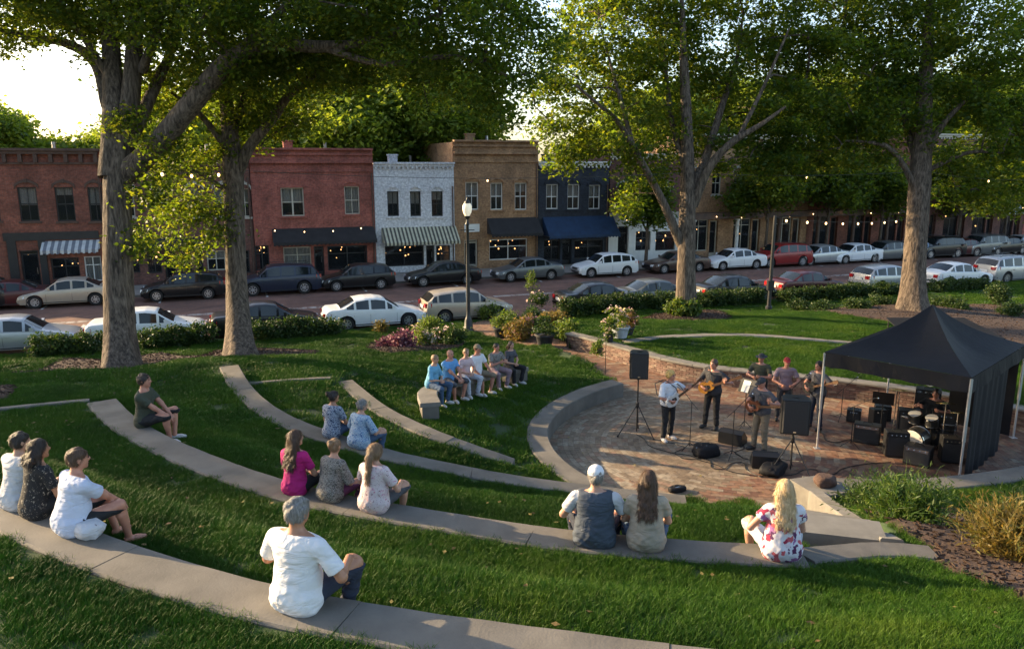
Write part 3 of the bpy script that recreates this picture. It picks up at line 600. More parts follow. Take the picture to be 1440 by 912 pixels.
def window(root, x0, x1, z0, z1, frame=m_white, kind='sash', hood='arch', hm=None, curtain=0, y=.12, sill=True):
    f = MB(); t = .07; f.box(x0, x0+t, y, y+.08, z0, z1); f.box(x1-t, x1, y, y+.08, z0, z1); f.box(x0+t, x1-t, y, y+.08, z0, z0+t); f.box(x0+t, x1-t, y, y+.08, z1-t, z1)
    zm = (z0+z1)/2; xm = (x0+x1)/2
    if kind in ('sash', 'double'): f.box(x0+t, x1-t, y+.01, y+.07, zm-.03, zm+.03)
    if kind in ('double', 'sash') and x1-x0 > .5: f.box(xm-.02-(.03 if kind == 'double' else 0), xm+.02+(.03 if kind == 'double' else 0), y+.015, y+.065, z0+t, z1-t)
    if kind == 'shop':
        k = max(2, int((x1-x0)/1.3)); 
        for i in range(1, k): xx = x0+(x1-x0)*i/k; f.box(xx-.03, xx+.03, y+.01, y+.07, z0+t, z1-t)
        f.box(x0+t, x1-t, y+.012, y+.068, z1-.55, z1-.5)
    w_ = f.obj('window', frame, root)
    MB().box(x0+t, x1-t, y+.035, y+.045, z0+t, z1-t).obj('pane', m_gls, w_)
    if sill: MB().box(x0-.1, x1+.1, -.09, y-.002, z0-.12, z0-.002).obj('sill', hm or m_stone, w_)
    if curtain:
        c = MB(); n_ = 24
        zc = z1-t-(z1-z0)*curtain
        vs = []
        for i in range(n_+1): xx = x0+t+(x1-x0-2*t)*i/n_; vs += [(xx, y+.14+.02*math.sin(i*1.9), zc), (xx, y+.14+.02*math.sin(i*1.9), z1-t)]
        c.add(vs, [(2*i, 2*i+2, 2*i+3, 2*i+1) for i in range(n_)]).obj('curtain', m_cur, w_)
    if hood == 'arch':
        h = MB(); n_ = 10; wdt = (x1-x0)/2+.12; xm = (x0+x1)/2; rise = .26; out = []; inn = []
        for i in range(n_+1):
            a = -1+2*i/n_; zz = z1+.02+rise*(1-a*a); out.append((xm+a*wdt, zz+.14)); inn.append((xm+a*(wdt-.0), zz-.02 if abs(a) < 1 else z1-.1))
        for i in range(n_): h.prism([inn[i], inn[i+1], out[i+1], out[i]], -.07, .0, 'y')
        h.box(xm-.08, xm+.08, -.1, .0, z1+rise-.02, z1+rise+.2)
        h.obj('hood', hm or m_stone, w_)
    elif hood == 'flat': MB().box(x0-.12, x1+.12, -.06, .0, z1+.002, z1+.18).obj('lintel', hm or m_stone, w_)
    return w_
def awning(root, x0, x1, z0, z1, out, m, scallop=True):
    a = MB(); a.prism([(0, z1), (-out, z0+.22), (-out, z0+.19), (0, z1-.03)], x0, x1, 'x')
    for xx in (x0, x1-.01): a.prism([(0, z1-.031), (-out, z0+.189), (0, z0+.19)], xx, xx+.01, 'x')
    aw = a.obj('awning', m, root)
    v = MB(); n_ = int((x1-x0)/.13); pts = []
    for i in range(n_): 
        xa = x0+(x1-x0)*i/n_; xb = x0+(x1-x0)*(i+1)/n_; d = .05 if (scallop and i % 2) else 0; v.box(xa, xb, -out-.012, -out-.002, z0+d, z0+.2)
    v.obj('valance', m, aw)
    r_ = MB(); 
    for xx in (x0+.05, x1-.05): r_.tube([(xx, 0, z0+.16), (xx, -out+.01, z0+.17)], .015, 6)
    r_.obj('bracket', m_metal, aw); return aw
def bulbs(root, x0, x1, y, z0, z1, k, m=m_bulbs, r=.045, seed=1):
    rr = random.Random(seed)
    for i in range(k):
        c = (rr.uniform(x0, x1), y+rr.uniform(-.2, .2), rr.uniform(z0, z1)); MB().ball(c, r*rr.uniform(.7, 1.3), 8, 5).obj('light', m, root)
def cornice(root, W, zt, m, kind=0):
    c = MB(); 
    if kind == 0:
        c.box(-.05, W+.05, -.42, .3, zt-.14, zt); c.box(0, W, -.3, .0, zt-.32, zt-.142); c.box(0, W, -.1, .0, zt-.9, zt-.8)
        k = int(W/.75)
        for i in range(k+1): xx = .05+(W-.3)*i/k; c.box(xx, xx+.2, -.26, .0, zt-.78, zt-.322)
    elif kind == 1:     # corbelled brick parapet
        c.box(0, W, -.2, .3, zt-.13, zt); c.box(0, W, -.12, .0, zt-.45, zt-.34); c.box(0, W, -.2, .0, zt-.95, zt-.8); c.box(0, W, -.08, .0, zt-1.5, zt-1.40)
        k = int(W/.35)
        for i in range(k): xx = W*(i+.25)/k; c.box(xx, xx+.16, -.05, .0, zt-1.06, zt-.952)
    else:
        c.box(-.02, W+.02, -.25, .3, zt-.12, zt); c.box(0, W, -.14, .0, zt-.3, zt-.122); k = int(W/.3)
        for i in range(k): xx = W*(i+.3)/k; c.box(xx, xx+.13, -.12, .0, zt-.44, zt-.302)
    return c.obj('cornice', m, root)
def building(u0, u1, vtop, mw, label, wins, shop, corn=(m_stone, 1), frame=m_white, depth=13, hm=None, hood='arch', base_m=None, base_z=3.7, name='shop_building', s_over=None, lights=8, zt=None):
    s0, s1 = (s_at(u0, FN, 4), s_at(u1, FN, 4)) if s_over is None else s_over
    um = (u0+u1)/2; zt = zt or z_at(um, vtop, FN)-BZ; W = s1-s0-.01
    root = empty(name, sn(s0, FN, BZ), AS, label, 'building')
    X = lambda u, z=4: s_at(u, FN, z)-s0
    ops = []; wl = []
    for wdef in wins:
        (a, b_, va, vb), kw = wdef; x0, x1 = X(a), X(b_); z0, z1 = z_at((a+b_)/2, vb, FN)-BZ, z_at((a+b_)/2, va, FN)-BZ; ops.append((x0, x1, z0, z1)); wl.append((x0, x1, z0, z1, kw))
    for sdef in shop:
        kind, a, b_, va, vb, kw = sdef; x0, x1 = X(a, 1.5), X(b_, 1.5); z1 = z_at((a+b_)/2, va, FN)-BZ; z0 = 0 if kind == 'door' else max(.35, z_at((a+b_)/2, vb, FN)-BZ)
        if kind in ('door', 'win'): ops.append((x0, x1, z0, z1))
        wl.append((kind, x0, x1, z0, z1, kw))
    mb = MB(); 
    if base_m: grid_wall(mb, 0, W, base_z, zt-.1, ops); grid = MB(); grid_wall(grid, 0, W, 0, base_z-.002, ops, -.02); grid.obj('ground_floor_wall', base_m, root); MB().box(0, W, -.12, 0, base_z-.15, base_z+.08).obj('band', m_stone if base_m is m_white else base_m, root)
    else: grid_wall(mb, 0, W, 0, zt-.1, ops)
    mb.box(0, .25, .301, depth, 0, zt-.15); mb.box(W-.25, W, .301, depth, 0, zt-.15); mb.box(.25, W-.25, depth-.3, depth, 0, zt-.9)
    mb.obj('wall', mw, root); MB().box(.25, W-.25, .3, depth-.3, zt-1.1, zt-.9).obj('roof', m_roof, root)
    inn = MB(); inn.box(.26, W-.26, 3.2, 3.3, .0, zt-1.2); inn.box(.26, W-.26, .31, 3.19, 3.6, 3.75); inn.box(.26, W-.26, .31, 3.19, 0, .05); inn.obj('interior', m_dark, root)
    cornice(root, W, zt, corn[0], corn[1])
    fl = MB(); fl.tube([(W*.7, 6, zt-1), (W*.7, 6, zt+.5)], .12, 8); fl.obj('vent_pipe', m_metal, root)
    ch = MB(); ch.box(W*.3, W*.3+.6, 3, 3.6, zt-1, zt+.45); ch.box(W*.3-.05, W*.3+.65, 2.95, 3.65, zt+.45, zt+.55); ch.obj('chimney', mw, root)
    dp = MB(); dp.tube([(W-.12, -.06, .1), (W-.12, -.06, zt-1.6)], .045, 8); dp.obj('downpipe', m_brown, root)
    for q in wl:
        if q[0] == 'win': window(root, q[1], q[2], q[3], q[4], frame=q[5].get('frame', m_black), kind='shop', hood=None, sill=False, y=.14, curtain=q[5].get('curtain', 0)); bulbs(root, q[1]+.2, q[2]-.2, 1.2, q[3]+.6, q[4]-.1, q[5].get('k', lights)//2+1, seed=int(q[1]*10))
        elif q[0] == 'door':
            x0, x1, z1 = q[1], q[2], q[4]; f = MB(); y = .22; t = .1
            f.box(x0, x0+t, y, y+.06, 0, z1); f.box(x1-t, x1, y, y+.06, 0, z1); f.box(x0+t, x1-t, y, y+.06, 0.002, .3); f.box(x0+t, x1-t, y, y+.06, z1-.1, z1); f.box(x0+t, x1-t, y, y+.06, min(2.1, z1-.25), min(2.18, z1-.17))
            d = f.obj('door', q[5].get('frame', m_black), root); MB().box(x0+t, x1-t, y+.02, y+.03, .3, z1-.1).obj('pane', m_gls, d); MB().tube([(x1-t-.06, y-.04, .9), (x1-t-.06, y-.04, 1.3)], .015, 6).obj('handle', m_metal, d)
            bulbs(root, x0+.1, x1-.1, 1.0, 2, z1-.1, 2, seed=int(q[1]*7))
        elif q[0] == 'awning': awning(root, q[1], q[2], z_at((u0+u1)/2, q[5]['vb'], FN)-BZ+.12, q[4]+.1, q[5].get('out', 1.1), q[5]['m'])
        elif q[0] == 'pil': MB().box(q[1], q[2], -.1, .0, 0, q[4]).obj('pilaster', q[5]['m'], root)
        elif q[0] == 'sign': MB().box(q[1], q[2], -.08, -.002, q[3], q[4]).obj('sign_board', q[5]['m'], root)
        else: window(root, *q[:4], frame=q[4].get('frame', frame), kind=q[4].get('kind', 'sash'), hood=q[4].get('hood', hood), hm=hm, curtain=q[4].get('curtain', .5))
    return root
W_ = lambda a, b_, va, vb, **k: ((a, b_, va, vb), k)
building(-170, 147, 208, m_red1, 'long red brown brick shop row at far left with dark cornice and grey striped awning',
    [W_(-75, -48, 263, 311), W_(-25, 0, 263, 311), W_(28, 55, 263, 311, curtain=.5), W_(80, 106, 263, 311, curtain=.2), W_(126, 146, 263, 311)],
    [('door', 28, 54, 352, 400, {}), ('win', 70, 110, 362, 392, {}), ('win', 117, 141, 360, 395, {'frame': m_white, 'curtain': .95}), ('awning', 62, 142, 340, 345, {'m': m_awg, 'vb': 361, 'out': .9}), ('pil', 12, 25, 335, 400, {'m': m_black}), ('pil', 56, 66, 335, 400, {'m': m_black}),
     ('win', -90, -15, 350, 392, {}), ('sign', 8, 142, 326, 337, {'m': m_black})], corn=(m_brown, 0), hm=m_brown, frame=m_black, lights=4)
building(148, 354, 211, m_red2, 'dark brick shop building behind the two left trunks with deep dark shop fronts',
    [W_(170, 190, 265, 305), W_(218, 237, 265, 305), W_(264, 286, 265, 305), W_(303, 325, 265, 305), W_(338, 352, 265, 305)],
    [('win', 206, 226, 352, 384, {}), ('door', 230, 246, 352, 400, {}), ('win', 252, 268, 352, 384, {}), ('door', 274, 284, 350, 400, {}), ('win', 290, 316, 352, 380, {'frame': m_cream, 'curtain': .4}), ('win', 326, 350, 352, 384, {}), ('win', 160, 195, 352, 384, {}),
     ('awning', 203, 290, 336, 340, {'m': m_awb, 'vb': 352, 'out': .7})], corn=(m_red2, 1), hm=m_stone, frame=m_cream, lights=4)
building(355, 526.5, 208, m_red3, 'bright red brick building with stepped parapet and wide black awning left of the white building',
    [W_(396, 428, 264, 304, kind='double', hood='flat', curtain=.5), W_(485, 506, 262, 301, curtain=.9)],
    [('win', 398, 437, 347, 378, {'curtain': .9, 'frame': m_cream}), ('door', 441, 455, 346, 395, {}), ('win', 460, 516, 345, 379, {}), ('awning', 384, 527, 322, 326, {'m': m_awb, 'vb': 345, 'out': 1.0}), ('win', 358, 378, 345, 380, {})], corn=(m_red3, 1), frame=m_cream, hm=m_red3)
building(527, 639, 228, m_wh, 'white painted brick building with yellow and dark striped awning',
    [W_(545, 561, 269, 304, curtain=.45), W_(577, 592, 269, 304, curtain=.45), W_(607, 623, 269, 304, curtain=.3)],
    [('win', 541, 596, 345, 374, {'k': 12}), ('door', 599, 611, 345, 392, {}), ('win', 613, 633, 345, 374, {}), ('awning', 537, 641, 321, 325, {'m': m_aws, 'vb': 345, 'out': 1.15})], corn=(m_wh, 2), hm=m_wh, frame=m_black)
building(639, 756.5, 197, m_tan, 'tall tan brick building with corbelled top and small black awning',
    [W_(655, 673, 256, 295, curtain=.5), W_(690, 707, 257, 295, curtain=.5), W_(724, 741, 257, 295, curtain=.3)],
    [('door', 653, 672, 337, 392, {'frame': m_cream}), ('win', 688, 742, 336, 365, {'frame': m_white, 'k': 12}), ('awning', 685, 756, 308, 313, {'m': m_awb, 'vb': 334, 'out': 1.1}), ('sign', 653, 674, 315, 326, {'m': m_white})], corn=(m_tan, 1), hm=m_tan)
building(757, 856, 227, m_blue, 'narrow navy painted brick building with royal blue awning and white window frames',
    [W_(768, 785, 259, 294, curtain=.5), W_(798, 815, 259, 294, curtain=.5), W_(828, 844, 260, 294, curtain=.5)],
    [('win', 765, 788, 337, 366, {'k': 8}), ('door', 791, 804, 337, 390, {}), ('win', 808, 848, 337, 366, {'k': 10}), ('awning', 763, 861, 306, 311, {'m': m_awn, 'vb': 335, 'out': 1.3})], corn=(m_white, 2), hm=m_blue)
building(857, 960, 216, m_red2, 'brick building with white ground floor and dark door right of the navy one',
    [W_(868, 882, 262, 292), W_(900, 914, 262, 292), W_(930, 944, 262, 292)], [('door', 869, 884, 318, 380, {}), ('win', 894, 915, 325, 352, {'k': 10}), ('win', 922, 950, 325, 352, {'k': 10})], corn=(m_cream, 2), base_m=m_white, base_z=3.6, hm=m_cream)
sx0 = s_at(960, FN, 4); k_ = 0
for wd, mw, zt, lab, bm_ in ((12, m_tan, 9.5, 'brown brick building with pale columns half hidden behind the middle tree', m_cream), (11, m_red1, 9.2, 'red brown brick building with lit shop windows behind the dark post', None), (14, m_red2, 9.8, 'long dark brick building with stone sills left of the right hand trunk', None),
                            (13, m_red3, 9.0, 'red brick building just right of the right hand trunk', m_black), (16, m_red2, 9.6, 'dark brick corner building near the right edge', None), (18, m_red1, 9.2, 'brick building farthest down the street on the right', None)):
    root = None; s0_ = sx0; X0 = lambda x: x
    rt = empty('shop_building', sn(sx0, FN, BZ), AS, lab, 'building'); W = wd-.05; ops = []; nW = int(wd/1.9)
    for i in range(nW): x = (i+.5)*W/nW; ops.append((x-.42, x+.42, 4.9, 6.7))
    bays = int(wd/3.2); sops = []
    for i in range(bays): x = (i+.5)*W/bays; sops.append((x-1.2, x+.45, .55, 3.0)); sops.append((x+.6, x+1.35, 0, 2.9))
    mb = MB(); grid_wall(mb, 0, W, 0, zt-.1, ops+sops); mb.box(0, .25, .301, 12, 0, zt-.15); mb.box(W-.25, W, .301, 12, 0, zt-.15); mb.obj('wall', mw, rt)
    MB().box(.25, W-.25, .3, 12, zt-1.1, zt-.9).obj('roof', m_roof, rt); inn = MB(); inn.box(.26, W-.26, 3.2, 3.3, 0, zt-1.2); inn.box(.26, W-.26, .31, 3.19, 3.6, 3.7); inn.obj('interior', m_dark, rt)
    cornice(rt, W, zt, m_cream if k_ % 2 == 0 else mw, k_ % 3)
    for o in ops: window(rt, *o, hood='flat' if k_ % 2 else 'arch', curtain=random.choice([0, .4, .6]), frame=m_white if k_ % 2 else m_cream)
    for j, o in enumerate(sops):
        if j % 2 == 0: window(rt, *o, kind='shop', hood=None, sill=False, frame=bm_ or m_black); bulbs(rt, o[0]+.1, o[1]-.1, 1, 1.6, 2.9, 2, seed=j+k_*9)
        else:
            d = MB(); d.box(o[0], o[0]+.1, .22, .28, 0, 2.9); d.box(o[1]-.1, o[1], .22, .28, 0, 2.9); d.box(o[0]+.1, o[1]-.1, .22, .28, .002, .35); d.box(o[0]+.1, o[1]-.1, .22, .28, 2.8, 2.9); d = d.obj('door', bm_ or m_brown, rt); MB().box(o[0]+.1, o[1]-.1, .24, .25, .35, 2.8).obj('pane', m_gls, d)
    for i in range(bays):
        x = (i+.5)*W/bays
        if k_ in (0, 1): MB().lathe([(.2, 0), (.2, .3), (.15, .35), (.14, 2.9), (.2, 2.95), (.2, 3.1)], 12, (x-1.5, -.9, 0)).obj('column', m_white if i < 2 and k_ == 0 else m_brown, rt)
        elif (i+k_) % 2: awning(rt, x-1.4, x+1.4, 2.75, 3.6, .9, [m_awb, m_awn, m_awg][(i+k_) % 3])
    if k_ in (0, 1): MB().box(0, W, -1.15, -.002, 3.1, 3.55).obj('porch_roof', m_brown, rt)
    sx0 += wd; k_ += 1
# ---------------------------------------------------------------- cars
m_tyre = mat('tyre', (.015, .015, .016), .85, .2, 10); m_rim = mat('rim', (.5, .5, .52), .3, .1, 5, metal=.8); m_trim = mat('car_trim', (.02, .02, .022), .4, .2, 5)
m_cgl, n, b, N, Lk = nodes('car_glass'); b.inputs['Base Color'].default_value = (.012, .016, .018, 1); b.inputs['Roughness'].default_value = .04; b.inputs['Specular IOR Level'].default_value = .45
m_head = mat('headlight', (.7, .72, .75), .12, .1, 20, metal=.2); m_tail = mat('taillight', (.35, .012, .012), .15, .2, 20); m_plate = mat('plate', (.7, .7, .68), .5, .1, 9); m_under = mat('underbody', (.01, .01, .01), .9, .2, 4)
def paint(name, c, metal=.25): 
    return mat('paint_'+name, c, .3, .06, 1.5, coat=.3, metal=metal, spec=.35)
PT = {'black': paint('black', (.012, .012, .014)), 'navy': paint('navy', (.018, .026, .05)), 'white': paint('white', (.72, .73, .74), 0), 'silver': paint('silver', (.42, .43, .44), .5), 'grey': paint('grey', (.13, .14, .145), .4), 'beige': paint('beige', (.42, .36, .29), .3), 'maroon': paint('maroon', (.07, .014, .016)), 'red': paint('red', (.25, .02, .02), .1), 'brown': paint('brown', (.08, .05, .04)), 'blue': paint('blue', (.12, .16, .22), .4)}
CARDEF = {
 'sedan': dict(L=4.65, W=.9, H=1, belt=[(0, .52), (.015, .62), (.06, .72), (.27, .90), (.5, .94), (.84, 1.0), (.97, .97), (.99, .8), (1, .6)], roof=[(.26, .90), (.41, 1.36), (.5, 1.43), (.6, 1.43), (.70, 1.37), (.855, 1.0)], glass=(.275, .40, .705, .84), pil=(.40, .56, .705)),
 'hatch': dict(L=4.35, W=.9, H=1, belt=[(0, .52), (.015, .64), (.06, .76), (.26, .94), (.5, .97), (.84, 1.03), (.975, 1.03), (.99, .8), (1, .55)], roof=[(.25, .94), (.40, 1.42), (.5, 1.5), (.65, 1.5), (.83, 1.43), (.90, 1.36), (.975, 1.03)], glass=(.265, .39, .905, .965), pil=(.39, .54, .70, .86)),
 'suv': dict(L=4.7, W=.94, H=1, belt=[(0, .6), (.015, .74), (.05, .9), (.25, 1.06), (.5, 1.09), (.84, 1.12), (.975, 1.12), (.99, .9), (1, .6)], roof=[(.24, 1.06), (.36, 1.56), (.45, 1.66), (.65, 1.67), (.88, 1.60), (.92, 1.52), (.98, 1.12)], glass=(.255, .355, .925, .975), pil=(.355, .52, .69, .86))}
def interp(t, P): return float(np.interp(t, [p[0] for p in P], [p[1] for p in P]))
def make_car(kind, pm):
    d = CARDEF[kind]; L, Wd = d['L'], d['W']; xf, xr = .185, .79; wr = .33 if kind != 'suv' else .37; ar = wr+.065
    xs = sorted(set([0, .008, .02, .04, .07, .1, .13] + [xf+k*ar/L*f for k in (-1, 1) for f in (1.02, 1, .93, .8, .6, .35, 0)] + [xr+k*ar/L*f for k in (-1, 1) for f in (1.02, 1, .93, .8, .6, .35, 0)] + list(np.linspace(.26, .98, 27)) + [p[0] for p in d['roof']] + [q+e for q in d['pil'] for e in (-.011, .011)] + [.985, .995, 1]))
    xs = [x for i, x in enumerate(xs) if i == 0 or x-xs[i-1] > .0015]
    secs = []
    for t in xs:
        e = min(t/.10, 1); e2 = min((1-t)/.08, 1); wf = Wd*(.80+.20*math.sqrt(max(0, 1-(1-e)**2)))*(.86+.14*math.sqrt(max(0, 1-(1-e2)**2)))
        zb = interp(t, d['belt']); zr = max(zb+.0, interp(t, d['roof'])) if d['roof'][0][0] <= t <= d['roof'][-1][0] else zb
        bot = .22 if .03 < t < .97 else .3
        for xw in (xf, xr):
            dx = (t-xw)*L
            if abs(dx) < ar: bot = max(bot, wr+math.sqrt(ar*ar-dx*dx))
        bot = min(bot, zb-.12); g = zr-zb; k = min(1, g/.35) if g > 0 else 0
        tw = wf-.19*k
        secs.append([(wf*.96, bot), (wf*1.0, max(bot+.01, .5)), (wf*1.0, max(bot+.03, zb-.2)), (wf*.965, zb-.03), (wf*.93, zb), (wf*.90*(1-k)+(tw+.02)*k, zb+max(g-.07, .01)), (wf*.75*(1-k)+(tw-.07)*k, zb+max(g-.015, .03)), (wf*.4*(1-k)+(tw*.5)*k, zb+g+.035-.015*k), (0, zb+g+.045-.015*k)])
    n_ = 9; body = MB(); glass = MB(); gl = d['glass']; V = []
    for t, s_ in zip(xs, secs):
        for y, z in s_: V.append((t*L, y, z))
    for side in (1, -1):
        VV = [(x, y*side, z) for x, y, z in V]; bf = []; gf = []
        for i in range(len(xs)-1):
            t = (xs[i]+xs[i+1])/2
            for j in range(n_-1):
                f = (i*n_+j, (i+1)*n_+j, (i+1)*n_+j+1, i*n_+j+1)
                isg = False
                if j == 4 and d['roof'][0][0]+.03 < t < d['roof'][-1][0]-.035 and secs[i][5][1]-secs[i][4][1] > .10 and secs[i+1][5][1]-secs[i+1][4][1] > .10: isg = not any(abs(t-p) < .0105 for p in d['pil'][1 if kind != 'sedan' else 1:]) and not (abs(t-d['pil'][0]) < .0105)
                if j in (6, 7) and (gl[0] < t < gl[1] or gl[2] < t < gl[3]): isg = True
                (gf if isg else bf).append(f)
        body.add(VV, bf); glass.add(VV, gf)
    # ends
    for t, s_ in ((0, secs[0]), (L, secs[-1])): body.add([(t, y, z) for y, z in s_]+[(t, -y, z) for y, z in s_[::-1]], [tuple(range(2*n_))])
    bm_mesh = body.mesh('body', pm, True); bm = bmesh.new(); bm.from_mesh(bm_mesh); bmesh.ops.remove_doubles(bm, verts=bm.verts, dist=.0008); bmesh.ops.recalc_face_normals(bm, faces=bm.faces); bm.to_mesh(bm_mesh); bm.free()
    try: bm_mesh.set_sharp_from_angle(angle=R(32))
    except Exception: pass
    root = empty('parked_car', (0, 0, 0)); link('body', bm_mesh, root); glass.obj('glass', m_cgl, root, True)
    un = MB(); un.box(.25, L-.25, -Wd*.8, Wd*.8, .2, .6); un.obj('underbody', m_under, root)
    for xw in (xf, xr):
        for sd_ in (1, -1):
            w_ = MB(); prof = [(wr*.62, -.1), (wr*.95, -.1), (wr, -.06), (wr, .06), (wr*.95, .1), (wr*.62, .1)]
            k = 22; vs = []
            for r_, o_ in prof: vs += [(xw*L+r_*math.cos(2*math.pi*a/k), sd_*(Wd-.12)+o_, wr+r_*math.sin(2*math.pi*a/k)) for a in range(k)]
            w_.add(vs, [(i*k+a, i*k+(a+1) % k, ((i+1) % 6)*k+(a+1) % k, ((i+1) % 6)*k+a) for i in range(6) for a in range(k)]); wh = w_.obj('wheel', m_tyre, root)
            r_ = MB(); yo = sd_*(Wd-.12)+sd_*.085; c = (xw*L, yo, wr)
            def ringp(ra, rb, y0, y1): r_.add([(c[0]+q*math.cos(2*math.pi*a/k), yy, c[2]+q*math.sin(2*math.pi*a/k)) for q, yy in ((ra, y0), (rb, y0), (rb, y1), (ra, y1)) for a in range(k)], [(i*k+a, i*k+(a+1) % k, ((i+1) % 4)*k+(a+1) % k, ((i+1) % 4)*k+a) for i in range(4) for a in range(k)])
            ringp(wr*.54, wr*.64, yo-sd_*.06, yo+sd_*.012); ringp(.001, .07, yo-sd_*.05, yo+sd_*.01)
            for sp in range(7):
                a = sp*2*math.pi/7; ca, sa = math.cos(a), math.sin(a); w2 = .028
                r_.hexa([(c[0]+q*ca-e*sa, yy, c[2]+q*sa+e*ca) for yy in (yo-sd_*.03, yo) for q, e in ((.05, -w2), (wr*.57, -w2*.8), (wr*.57, w2*.8), (.05, w2))])
            r_.obj('rim', m_rim, wh); 
    zb = interp(.05, d['belt'])
    def wat(t): return Wd*(.80+.20*math.sqrt(max(0, 1-(1-min(t/.10, 1))**2)))*(.86+.14*math.sqrt(max(0, 1-(1-min((1-t)/.08, 1))**2)))
    for sd_ in (1, -1):
        h = MB(); z1 = zb-.04
        h.hexa([(-.015, sd_*.42, z1-.17), (-.015, sd_*.70, z1-.16), (.36, sd_*(wat(.075)+.012), z1-.12), (.1, sd_*.42, z1-.17), (.02, sd_*.42, z1-.02), (.02, sd_*.69, z1-.01), (.42, sd_*(wat(.08)+.008), z1+.0), (.1, sd_*.42, z1-.02)]); h.obj('headlight', m_head, root)
        zt = interp(.975, d['belt']) if kind == 'sedan' else interp(.9, d['belt'])+.05
        t_ = MB(); t_.hexa([(L+.012, sd_*.48, zt-.28), (L+.012, sd_*.76, zt-.28), (L-.28, sd_*(wat(.95)+.014), zt-.26), (L-.1, sd_*.48, zt-.28), (L+.008, sd_*.48, zt-.1), (L+.006, sd_*.74, zt-.08), (L-.3, sd_*(wat(.95)+.004), zt-.07), (L-.1, sd_*.48, zt-.1)]); t_.obj('taillight', m_tail, root)
        xm = (d['roof'][0][0]+.06)*L; zm = interp(.33, d['belt'])+.05; m_ = MB(); m_.hexa([(xm, sd_*(Wd-.03), zm-.03), (xm, sd_*(Wd+.16), zm), (xm+.13, sd_*(Wd+.16), zm), (xm+.1, sd_*(Wd-.03), zm-.03), (xm+.02, sd_*(Wd-.02), zm+.1), (xm+.02, sd_*(Wd+.15), zm+.13), (xm+.13, sd_*(Wd+.15), zm+.13), (xm+.1, sd_*(Wd-.02), zm+.1)]); m_.obj('wing_mirror', pm, root)
        q = MB(); zb5 = interp(.5, d['belt'])
        for t in (.30, d['pil'][1], .745 if kind != 'sedan' else .72):
            q.box(t*L-.005, t*L+.005, sd_*(Wd-.001)-.004, sd_*(Wd-.001)+.004, .34 if t < .7 else .66, zb5-.2)
        q.box(.27*L, .73*L, sd_*Wd-.006, sd_*Wd+.006, .27, .31); q.obj('door_seam', m_trim, root)
        for t in (d['pil'][1]-.035, .70): 
            MB().box(t*L-.1, t*L+.08, sd_*(Wd-.0)-.012, sd_*(Wd-.0)+.014, zb5-.22, zb5-.185).obj('door_handle', pm if kind != 'suv' else m_trim, root)
    gr = MB(); gr.box(-.022, .05, -.4, .4, zb-.2, zb-.08); gr.box(-.02, .05, -.55, .55, .3, .42); gr.obj('grille', m_trim, root)
    MB().box(L-.01, L+.022, -.26, .26, .62 if kind == 'sedan' else .72, .76 if kind == 'sedan' else .86).obj('number_plate', m_plate, root)
    if kind == 'suv':
        rk = MB()
        for sd_ in (1, -1): rk.tube([(.40*L, sd_*.58, 1.71), (.45*L, sd_*.58, 1.745), (.84*L, sd_*.58, 1.73), (.88*L, sd_*.58, 1.66)], .018, 6)
        rk.obj('roof_rail', m_trim, root)
    return root
PROTO = {}
def place_car(kind, col_, s, n_, face, label, group, jit=0):
    key = (kind, col_)
    if key in PROTO: o = copy_tree(PROTO[key])
    else: o = make_car(kind, PT[col_]); PROTO[key] = o
    L = CARDEF[kind]['L']; a = AS+(0 if face < 0 else math.pi)+jit; sg = -L/2 if face < 0 else L/2
    # local x=0 is the nose; face<0: nose towards -s
    x, y, _ = sn(s+sg, n_); o.location = (x, y, ROADZ); o.rotation_euler = (0, 0, a); tag(o, label, 'car', group)
FARC = [(-60, 'suv', 'black', 'black four wheel drive car at the far left edge on the shop side'), (5, 'sedan', 'maroon', 'dark red car cut off by the left edge in front of the shops'), (97, 'sedan', 'beige', 'beige saloon parked in front of the grey striped awning, left of the big trunk'), (259, 'hatch', 'black', 'black hatchback parked between the two left trunks'), (392, 'suv', 'navy', 'dark blue estate parked just right of the second trunk by the red building'),
        (503, 'hatch', 'black', 'black car below the right end of the black awning on red brick'), (623, 'sedan', 'black', 'black saloon parked behind the street lamp'), (742, 'sedan', 'grey', 'charcoal grey saloon below the small black awning'), (850, 'hatch', 'white', 'white hatchback parked in front of the royal blue awning'), (951, 'sedan', 'brown', 'dark brown saloon behind the middle tree trunk'),
        (1031, 'sedan', 'white', 'white saloon parked just right of the middle trunk on the shop side'), (1097, 'suv', 'red', 'dark red car parked behind the dark post'), (1152, 'sedan', 'silver', 'silver saloon second to the right of the dark post'), (1199, 'sedan', 'white', 'white saloon halfway between dark post and right trunk'), (1243, 'hatch', 'grey', 'grey hatchback left of the right hand trunk on the shop side'),
        (1282, 'sedan', 'blue', 'blue grey car directly behind the right hand trunk'), (1318, 'suv', 'black', 'black tall car just right of the right hand trunk far side'), (1350, 'sedan', 'maroon', 'maroon saloon above the white car in the near row'), (1381, 'suv', 'grey', 'grey tall car on the far side near the right edge'), (1409, 'sedan', 'black', 'black saloon on the far side beside the right edge'), (1434, 'hatch', 'silver', 'silver hatchback at the right edge on the far side'), (1458, 'sedan', 'red', 'red saloon beyond the right edge of the far row')]
